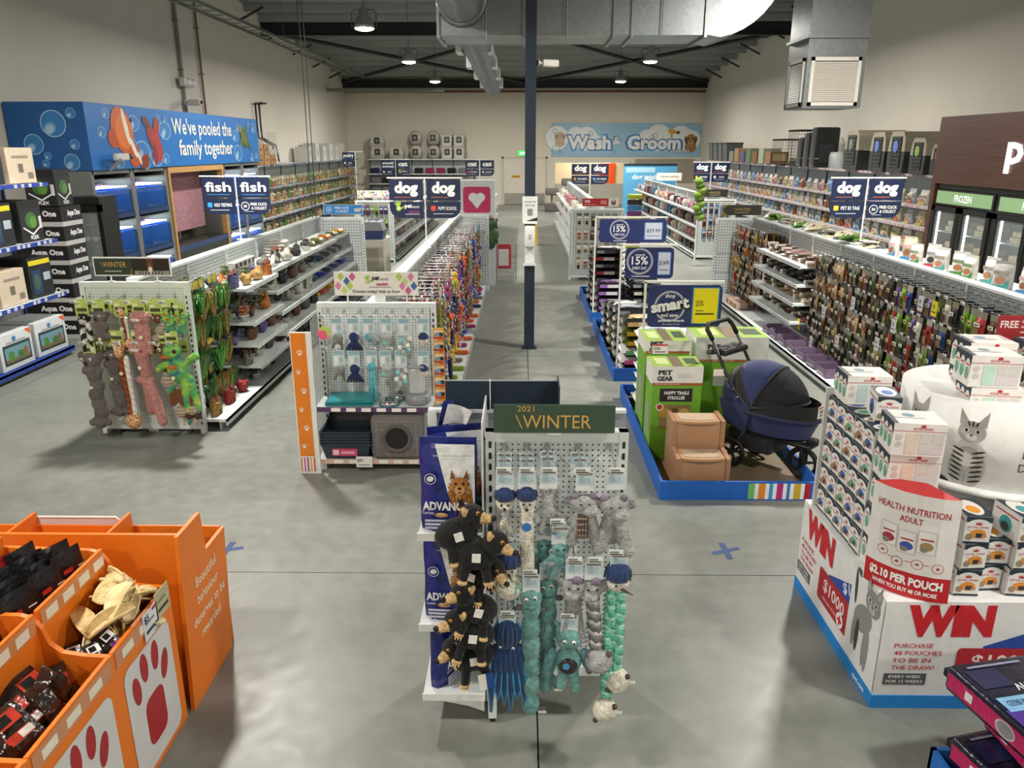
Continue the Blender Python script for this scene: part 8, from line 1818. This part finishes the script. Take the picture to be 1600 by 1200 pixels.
for k in range(9): tag(MB().cbox(-.26, .26, 0, .5, 0, .3, ('#9a7448', '#a8845a')[k % 2], .006).frame((.2605, .25, .15), (0,1,0), (0,0,1)).rect(-.08, .08, -.03, .03, '#5a4a34', .001).build('brown_carton', 'card', None, (-8.0, 22.3+(k % 5)*.56, 2.182+.301*(k // 5))), 'brown carton, %s on the fish side wall shelving' % ORD[k], 'box', 'brown cartons on the fish side')
for k in range(6): tag(MB().cbox(-.24, .24, 0, .5, 0, .55+.12*(k % 2), '#c4c4be', .01).frame((.2405, .25, .3), (0,1,0), (0,0,1)).rect(-.06, .06, -.1, .1, '#8a8a8a', .001).build('white_carton', 'card', None, (-8.0, 29+k*1.1, 2.182)), 'tall white carton, %s towards the end on the fish side' % ORD[k], 'box', 'white cartons on the fish side')
cg = thing('bird_cage', 'white wire bird cage standing on the brown cartons', 'cage', (-8.0, 24.4, 2.49)); b = MB().box(-.25, .25, 0, .9, 0, .15, '#d0d0ca')
for k in range(10): b.cyl((.25, .1*k, .15), (.25, .1*k, .65), .006, '#c4c4be', n=4).cyl((.25, 0, .15+.055*k), (.25, .9, .15+.055*k), .005, '#c4c4be', n=4).cyl((-.25+.055*k, 0, .15), (-.25+.055*k, 0, .65), .006, '#c4c4be', n=4)
b.build('wires', 'wire', cg)
# litter boxes on the end shelving
def litter(label, x, z, kind):
    t = thing('litter_box', label, 'litter box', (x, 37.85, z), 0, 'pale litter boxes on the end shelving'); C1, C2 = '#cfcbc0', '#b2aea4'
    if kind == 0: MB().prism([(-.3, 0), (.3, 0), (.34, .2), (-.34, .2)], .5, C2, 'y', 0).build('pan', 'plastic', t); MB().prism([(-.33, .2), (.33, .2), (.26, .5), (-.26, .5)], .48, C1, 'y', .01).build('hood', 'plastic', t)
    elif kind == 1: MB().lathe([(.26, 0), (.32, .2), (.32, .22)], C2, (0, .3, 0), 18).build('pan', 'plastic', t); MB().lathe([(.32, .22), (.31, .38), (.24, .54), (.1, .62), (.001, .63)], C1, (0, .3, 0), 18).build('hood', 'plastic', t)
    else: MB().prism([(-.2, 0), (.2, 0), (.24, .5), (-.24, .5)], .45, C1, 'y', 0).build('bin', 'plastic', t); MB().cbox(-.26, .26, -.02, .47, .5, .54, C2, .01).build('rim', 'plastic', t)
    f_ = MB(); f_.frame((0, -.012 if kind != 1 else -.03, .3), (1,0,0), (0,0,1)); f_.rrect(-.13, .13, -.14, .14, .04, '#2b2b2b', 0).oval(0, .0, .07, .07, '#8d8a84', .002); f_.build('flap', 'plastic', t)
k = 0
for x, n_, kd in ((-6.85, 2, 0), (-5.95, 1, 0), (-5.05, 2, 1), (-4.2, 2, 1), (-3.55, 2, 2), (-2.98, 2, 2)):
    for j in range(n_): litter('pale litter %s with dark flap, %s column, %s up' % (('hooded tray', 'dome', 'bin')[kd], ORD[(-6.85, -5.95, -5.05, -4.2, -3.55, -2.98).index(x)], ORD[j]), x, 2.185+j*(.51, .64, .55)[kd], kd); k += 1
PB = [MB().cbox(-.2, .2, -.18, .18, 0, .26, OBJ, .05, True).mesh('pet_bed', 'fabric')]
stock('pet_bed', 'folded pet bed', 'pet bed', 'the end wall', PB, [('magenta', '#8a2458'), ('navy', '#1d2348'), ('black', '#1a1a1c'), ('grey', '#77757a'), ('brown', '#5a4434')], 3, 9, lambda r, i: (-7.0+i*.52, 37.95, (1.505, 1.055, .605)[r]), 0, .05, None, 'shelf')
# ---------------------------------------------------------------- freezers
fz = thing('freezer_bank', 'walnut fronted freezer bank with green frozen signs', 'freezer', (7.0, 8.2, 0)); L = 5.45
MB().box(0, .9, 0, L, 2.12, 3.18, '#555').box(0, .9, L-.12, L, 0, 2.12, '#555').build('walnut_surround', 'walnut', fz)
MB().box(.04, .9, 0, L-.12, 2.04, 2.12, '#0c0c0c').box(.62, .66, 0, L-.12, .1, 2.04, '#8a9296').box(.04, .9, 0, L-.12, 0, .12, '#111').build('freezer_case', 'plastic', fz)
for j in range(3):
    y1 = L-.14-j*1.78; y0 = y1-1.7
    s_ = MB().box(.03, .06, y0, y1, 1.78, 2.03, '#111').build('sign_housing', 'plastic', fz); MB().frame((.028, (y0+y1)/2, 1.905), (0,-1,0), (0,0,1)).rect(-.8, .8, -.1, .1, '#86a878', .001).text('FROZEN', 0, 0, .11, '#ffffff', .002, .02, .5).build('lit_sign', 'signlight', s_)
    for q in range(2):
        a, c = y0+q*.86, y0+q*.86+.84
        d_ = MB().box(.0, .05, a, a+.1, .12, 1.76, '#101010').box(.0, .05, c-.1, c, .12, 1.76, '#101010').box(.0, .05, a, c, .12, .22, '#101010').box(.0, .05, a, c, 1.68, 1.76, '#101010').build('door', 'plastic', fz); MB().box(.02, .03, a+.1, c-.1, .22, 1.68, '#fff').build('pane', 'glass', d_); MB().box(.07, .09, c-.13, c-.1, .25, 1.66, '#eef6ff').build('light_strip', 'tube', d_)
        for z in (.3, .65, 1.0, 1.35):
            MB().box(.1, .6, a+.1, c-.1, z-.015, z, '#c9d0d2').build('shelf', 'wire', fz)
            tag(MB().cbox(0, .3, 0, .22, 0, .09, ('#b08a5a', '#c4b890', '#c9b8bc', '#b9a068')[(j+q) % 4], .01).cbox(0, .3, .24, .44, 0, .09, '#c0b48c', .01).cbox(.02, .3, .02, .42, .095, .18, '#bfa878', .01).build('frozen_packs', 'film', None, (7.14, 8.2+a+.14, z+.001)), 'frozen pack stack, door %s of bank %s, %s shelf' % (ORD[q], ORD[j], ROWS[int((1.36-z)/.35)]), 'frozen food', 'frozen packs in the freezers')
MB().frame((-.001, 1.95, 2.62), (0,-1,0), (0,0,1)).text('petstock', 0, 0, .42, '#ffffff', .02, .03, 3.0).build('logo_letters', 'glow', fz)
# ================================================================ far half of the shop
TINY = [('multicoloured', '#8a6a4a'), ('brown', '#5e4634'), ('grey', '#77757a'), ('red', '#8a3430'), ('cream', '#b5aa90'), ('blue', '#34507a')]
def far_gondola(label, spine, y0, y1, nb, sides, place, pal, kind, cat, nm, meshes, n, h=1.5):
    sp = [[(.45, .42), (.8, .42), (1.14, .4)]]; g = gondola(label, spine, y0, y1, h, nb, right=(.5, sp) if sides > 0 else None, left=(.5, sp) if sides < 0 else None, name='far_gondola')
    stock(nm, kind, cat, place, meshes, pal, 4, n, lambda r, i: (spine+sides*.24, y0+.25+i*(y1-y0-.4)/n, (1.145, .805, .455, .125)[r]), sides*pi/2, .1, None, 'shelf', scale=(.78, .96)); return g
FB = [stand_bag(.26, .27, .14, '#a89a8a', '#6a5040', '#7a4a3a'), lying_bag(.3, .3, .22, OBJ, OBJ, 5).mesh('soft_pack', 'film'), MB().cbox(-.14, .14, -.12, .12, 0, .24, OBJ, .04, True).mesh('soft_pack', 'fabric')]
far_gondola('far gondola of pet food bags on the cat side', -3.55, 18.95, 29.0, 7, 1, 'the cat side', [('brown', '#7a6454'), ('grey', '#8a8682'), ('mauve', '#7a6a78'), ('cream', '#b5a894')], 'cat food bag', 'bag', 'cat_food_bag', FB, 20)
far_gondola('far gondola behind the heart board', -1.3, 16.3, 28.0, 8, 1, 'heart gondola', TINY, 'soft pack', 'pack', 'soft_pack', FB, 18)
far_gondola('far gondola of white plush toys left of the far trays', 1.66, 16.4, 28.5, 8, -1, 'plush gondola', [('white', '#d0cabf'), ('cream', '#c4b8a0'), ('pink', '#b8707c'), ('white', '#d8d4ca')], 'plush pack', 'plush pack', 'plush_pack', [FB[2], FB[0]], 20)
far_gondola('far gondola of dog coats and beds', 4.8, 19.55, 31.0, 7, -1, 'coat gondola', [('black', '#222226'), ('maroon', '#6a2a34'), ('white', '#b8b4ac'), ('teal', '#2f5f78'), ('tan', '#9a7a5c'), ('pink', '#a87078')], 'dog coat', 'dog coat', 'dog_coat', [FB[2], FB[1]], 22)
def far_end(label, x0, x1, y, pal, kind, place, rows, n, meshes):
    pegboard_end(label, x0, x1, y, 1.48, mat='peg_far'); stock('hanging_pack', kind, 'packet', place, meshes, pal, rows, n, lambda r, i: (x0+.1+(i+.5)*(x1-x0-.2)/n, y-.018, 1.38-r*.3), 0, .04, None)
far_end('far gondola end with blue and yellow packs under the charity sign', -3.98, -3.12, 18.85, [('yellow', '#c8a83a'), ('violet', '#4a3a78'), ('light blue', '#7fa8c0'), ('green', '#5a8a34')], 'hanging pack', 'the cat side end', 4, 6, PK)
far_end('far gondola end with pads and harness under the winter signs', 4.35, 5.25, 19.45, [('blue', '#3a78b0'), ('purple', '#4f3f6a'), ('black', '#242226'), ('maroon', '#6a2a34')], 'hanging harness', 'the coat end', 3, 5, PK)
far_end('far gondola end with white treat cartons behind the far tray', 1.02, 2.1, 16.3, [('white', '#c9c4be'), ('black', '#252324'), ('red', '#a83a38'), ('white', '#d2cec8')], 'hanging carton', 'the plush end', 4, 6, PK)
hb = thing('heart_board', 'tall white pet adoption board with a pink heart', 'display board', (-.88, 15.5, 0))
MB().box(-.36, .34, 0, .4, .0, 2.08, '#c9cccc').build('cabinet', 'paint', hb)
b = MB(); b.frame((-.01, -.001, 1.7), (1,0,0), (0,0,1)); b.rrect(-.27, .27, -.24, .26, .06, '#b82458', .001).oval(-.075, .06, .09, .085, '#d6d8d8', .002, .5).oval(.075, .06, .09, .085, '#d6d8d8', .002, -.5).shape([(-.155, .04), (.155, .04), (0, -.16)], '#d6d8d8', .002).text('PET ADOPTION', 0, -.32, .07, '#b8506e', .002, .02, .6).build('print', 'paint', hb)
tag(MB().box(-.12, .12, -.02, 0, -.5, .0, '#3f4a34').ell((0, -.05, -.1), (.12, .06, .12), '#3a5a3c', None, 8, 6).ell((.02, -.05, -.3), (.13, .06, .14), '#4a6a3a', None, 8, 6).ell((-.02, -.05, -.48), (.1, .05, .12), '#2f4a34', None, 8, 6).build('leafy_strip', 'leaf', None, (-.6, 15.498, 1.35)), 'dark green strip of leafy packs beside the heart board', 'clip strip')
ch = thing('green_strip', 'hanging strip of green chew toys at the coat gondola corner', 'clip strip', (4.08, 18.2, 1.95))
for k in range(9): MB().ell((.04*((k % 3)-1), -.03, -.1*k), (.11, .06, .09), ('#7a9a3a', '#5a7a2c', '#94b050')[k % 3], (0, jit(.5), 0), 8, 6).build('green_toy', 'plush', ch)
MB().cyl((0, 0, -1.95), (0, 0, .1), .012, '#ddd', n=6).build('pole', 'paint', ch)
cs = thing('clip_stand', 'bright clip stand of lime and black packs in the far aisle', 'clip strip', (2.45, 17.2, 0)); MB().cyl((0, 0, 0), (0, 0, 1.8), .015, '#bbb', n=6).box(-.2, .2, -.2, .2, 0, .02, '#888').build('pole', 'paint', cs)
for k in range(12): MB().cbox(-.16, .16, -.08, -.02, 1.62-k*.12, 1.73-k*.12, ('#a8b82c', '#1c1c1c', '#3a78b0', '#7a3a78', '#c8c83a')[k % 5], .02).build('pack', 'film', cs)
cw = thing('white_counter', 'white low counter carrying a blue cat carrier', 'counter', (-3.3, 15.6, 0)); MB().box(-.5, .5, 0, .8, 0, .88, '#c9c4b4').box(-.52, .52, -.02, .82, .88, .91, '#d4cfc0').build('cabinet', 'paint', cw); MB().frame((0, -.001, .45), (1,0,0), (0,0,1)).rect(-.4, -.1, -.3, .3, '#8a9a7a').rect(.05, .4, -.25, .3, '#b0a890').build('print', 'card', cw)
cr_ = thing('cat_carrier', 'grey and navy cat carrier on the white counter', 'pet carrier', (-3.05, 15.75, .912)); MB().prism([(-.22, 0), (.22, 0), (.24, .17), (-.24, .17)], .4, '#22306a', 'y', 0).build('base', 'plastic', cr_); MB().prism([(-.24, .17), (.24, .17), (.18, .34), (-.18, .34)], .4, '#8d9094', 'y', 0).build('top', 'plastic', cr_); MB().tube([(-.08, .2, .34), (-.06, .2, .38), (.06, .2, .38), (.08, .2, .34)], .012, '#777', 6).build('handle', 'plastic', cr_)
ct_ = thing('cat_tree', 'grey carpeted cat tree group against the end wall', 'cat tree', (1.9, 34.5, 0))
for x, y, h in ((-.6, 0, .7), (.1, .1, 1.1), (.7, -.1, .8)): MB().cbox(x-.3, x+.3, y-.25, y+.25, 0, h*.5, '#5f5b58', .04, True).cyl((x, y, h*.5), (x, y, h), .05, '#8a8070', n=8).cbox(x-.28, x+.28, y-.22, y+.22, h, h+.3, '#6b6764', .06, True).build('tower', 'plush', ct_)
wf = thing('wet_floor_sign', 'yellow folding caution sign on the aisle floor', 'caution sign', (.3, 22.5, 0)); MB().prism([(-.16, 0), (.16, 0), (.12, .62), (-.12, .62)], .02, '#d8b01c', 'y', -.1).prism([(-.16, 0), (.16, 0), (.12, .62), (-.12, .62)], .02, '#d8b01c', 'y', .1).build('panels', 'plastic', wf); MB().frame((0, -.101, .35), (1,0,0), (0,0,1)).shape([(-.07, -.06), (.07, -.06), (0, .08)], '#a8301f', .001).build('print', 'plastic', wf)
wc = thing('wire_basket', 'white wire dump bin with red card in the aisle', 'basket', (-.32, 15.9, 0)); b = MB()
for k in range(9): b.cyl((-.2+.05*k, 0, .05), (-.2+.05*k, 0, .8), .006, '#d0cec8', n=4).cyl((-.2, 0, .05+.09*k), (.2, 0, .05+.09*k), .006, '#d0cec8', n=4).cyl((.2, .05*k, .05), (.2, .05*k, .8), .006, '#d0cec8', n=4).cyl((-.2, .05*k, .05), (-.2, .05*k, .8), .006, '#d0cec8', n=4)
b.build('mesh', 'wire', wc); MB().box(-.18, .1, -.02, -.01, .3, .8, '#b8343c').box(-.16, .05, -.022, -.02, .36, .7, '#e0dcd8').build('card', 'card', wc)
for n_ in ('glow', 'signlight', 'lens'): M[n_].cycles.emission_sampling = 'NONE'
bpy.data.scenes.remove(TMP)
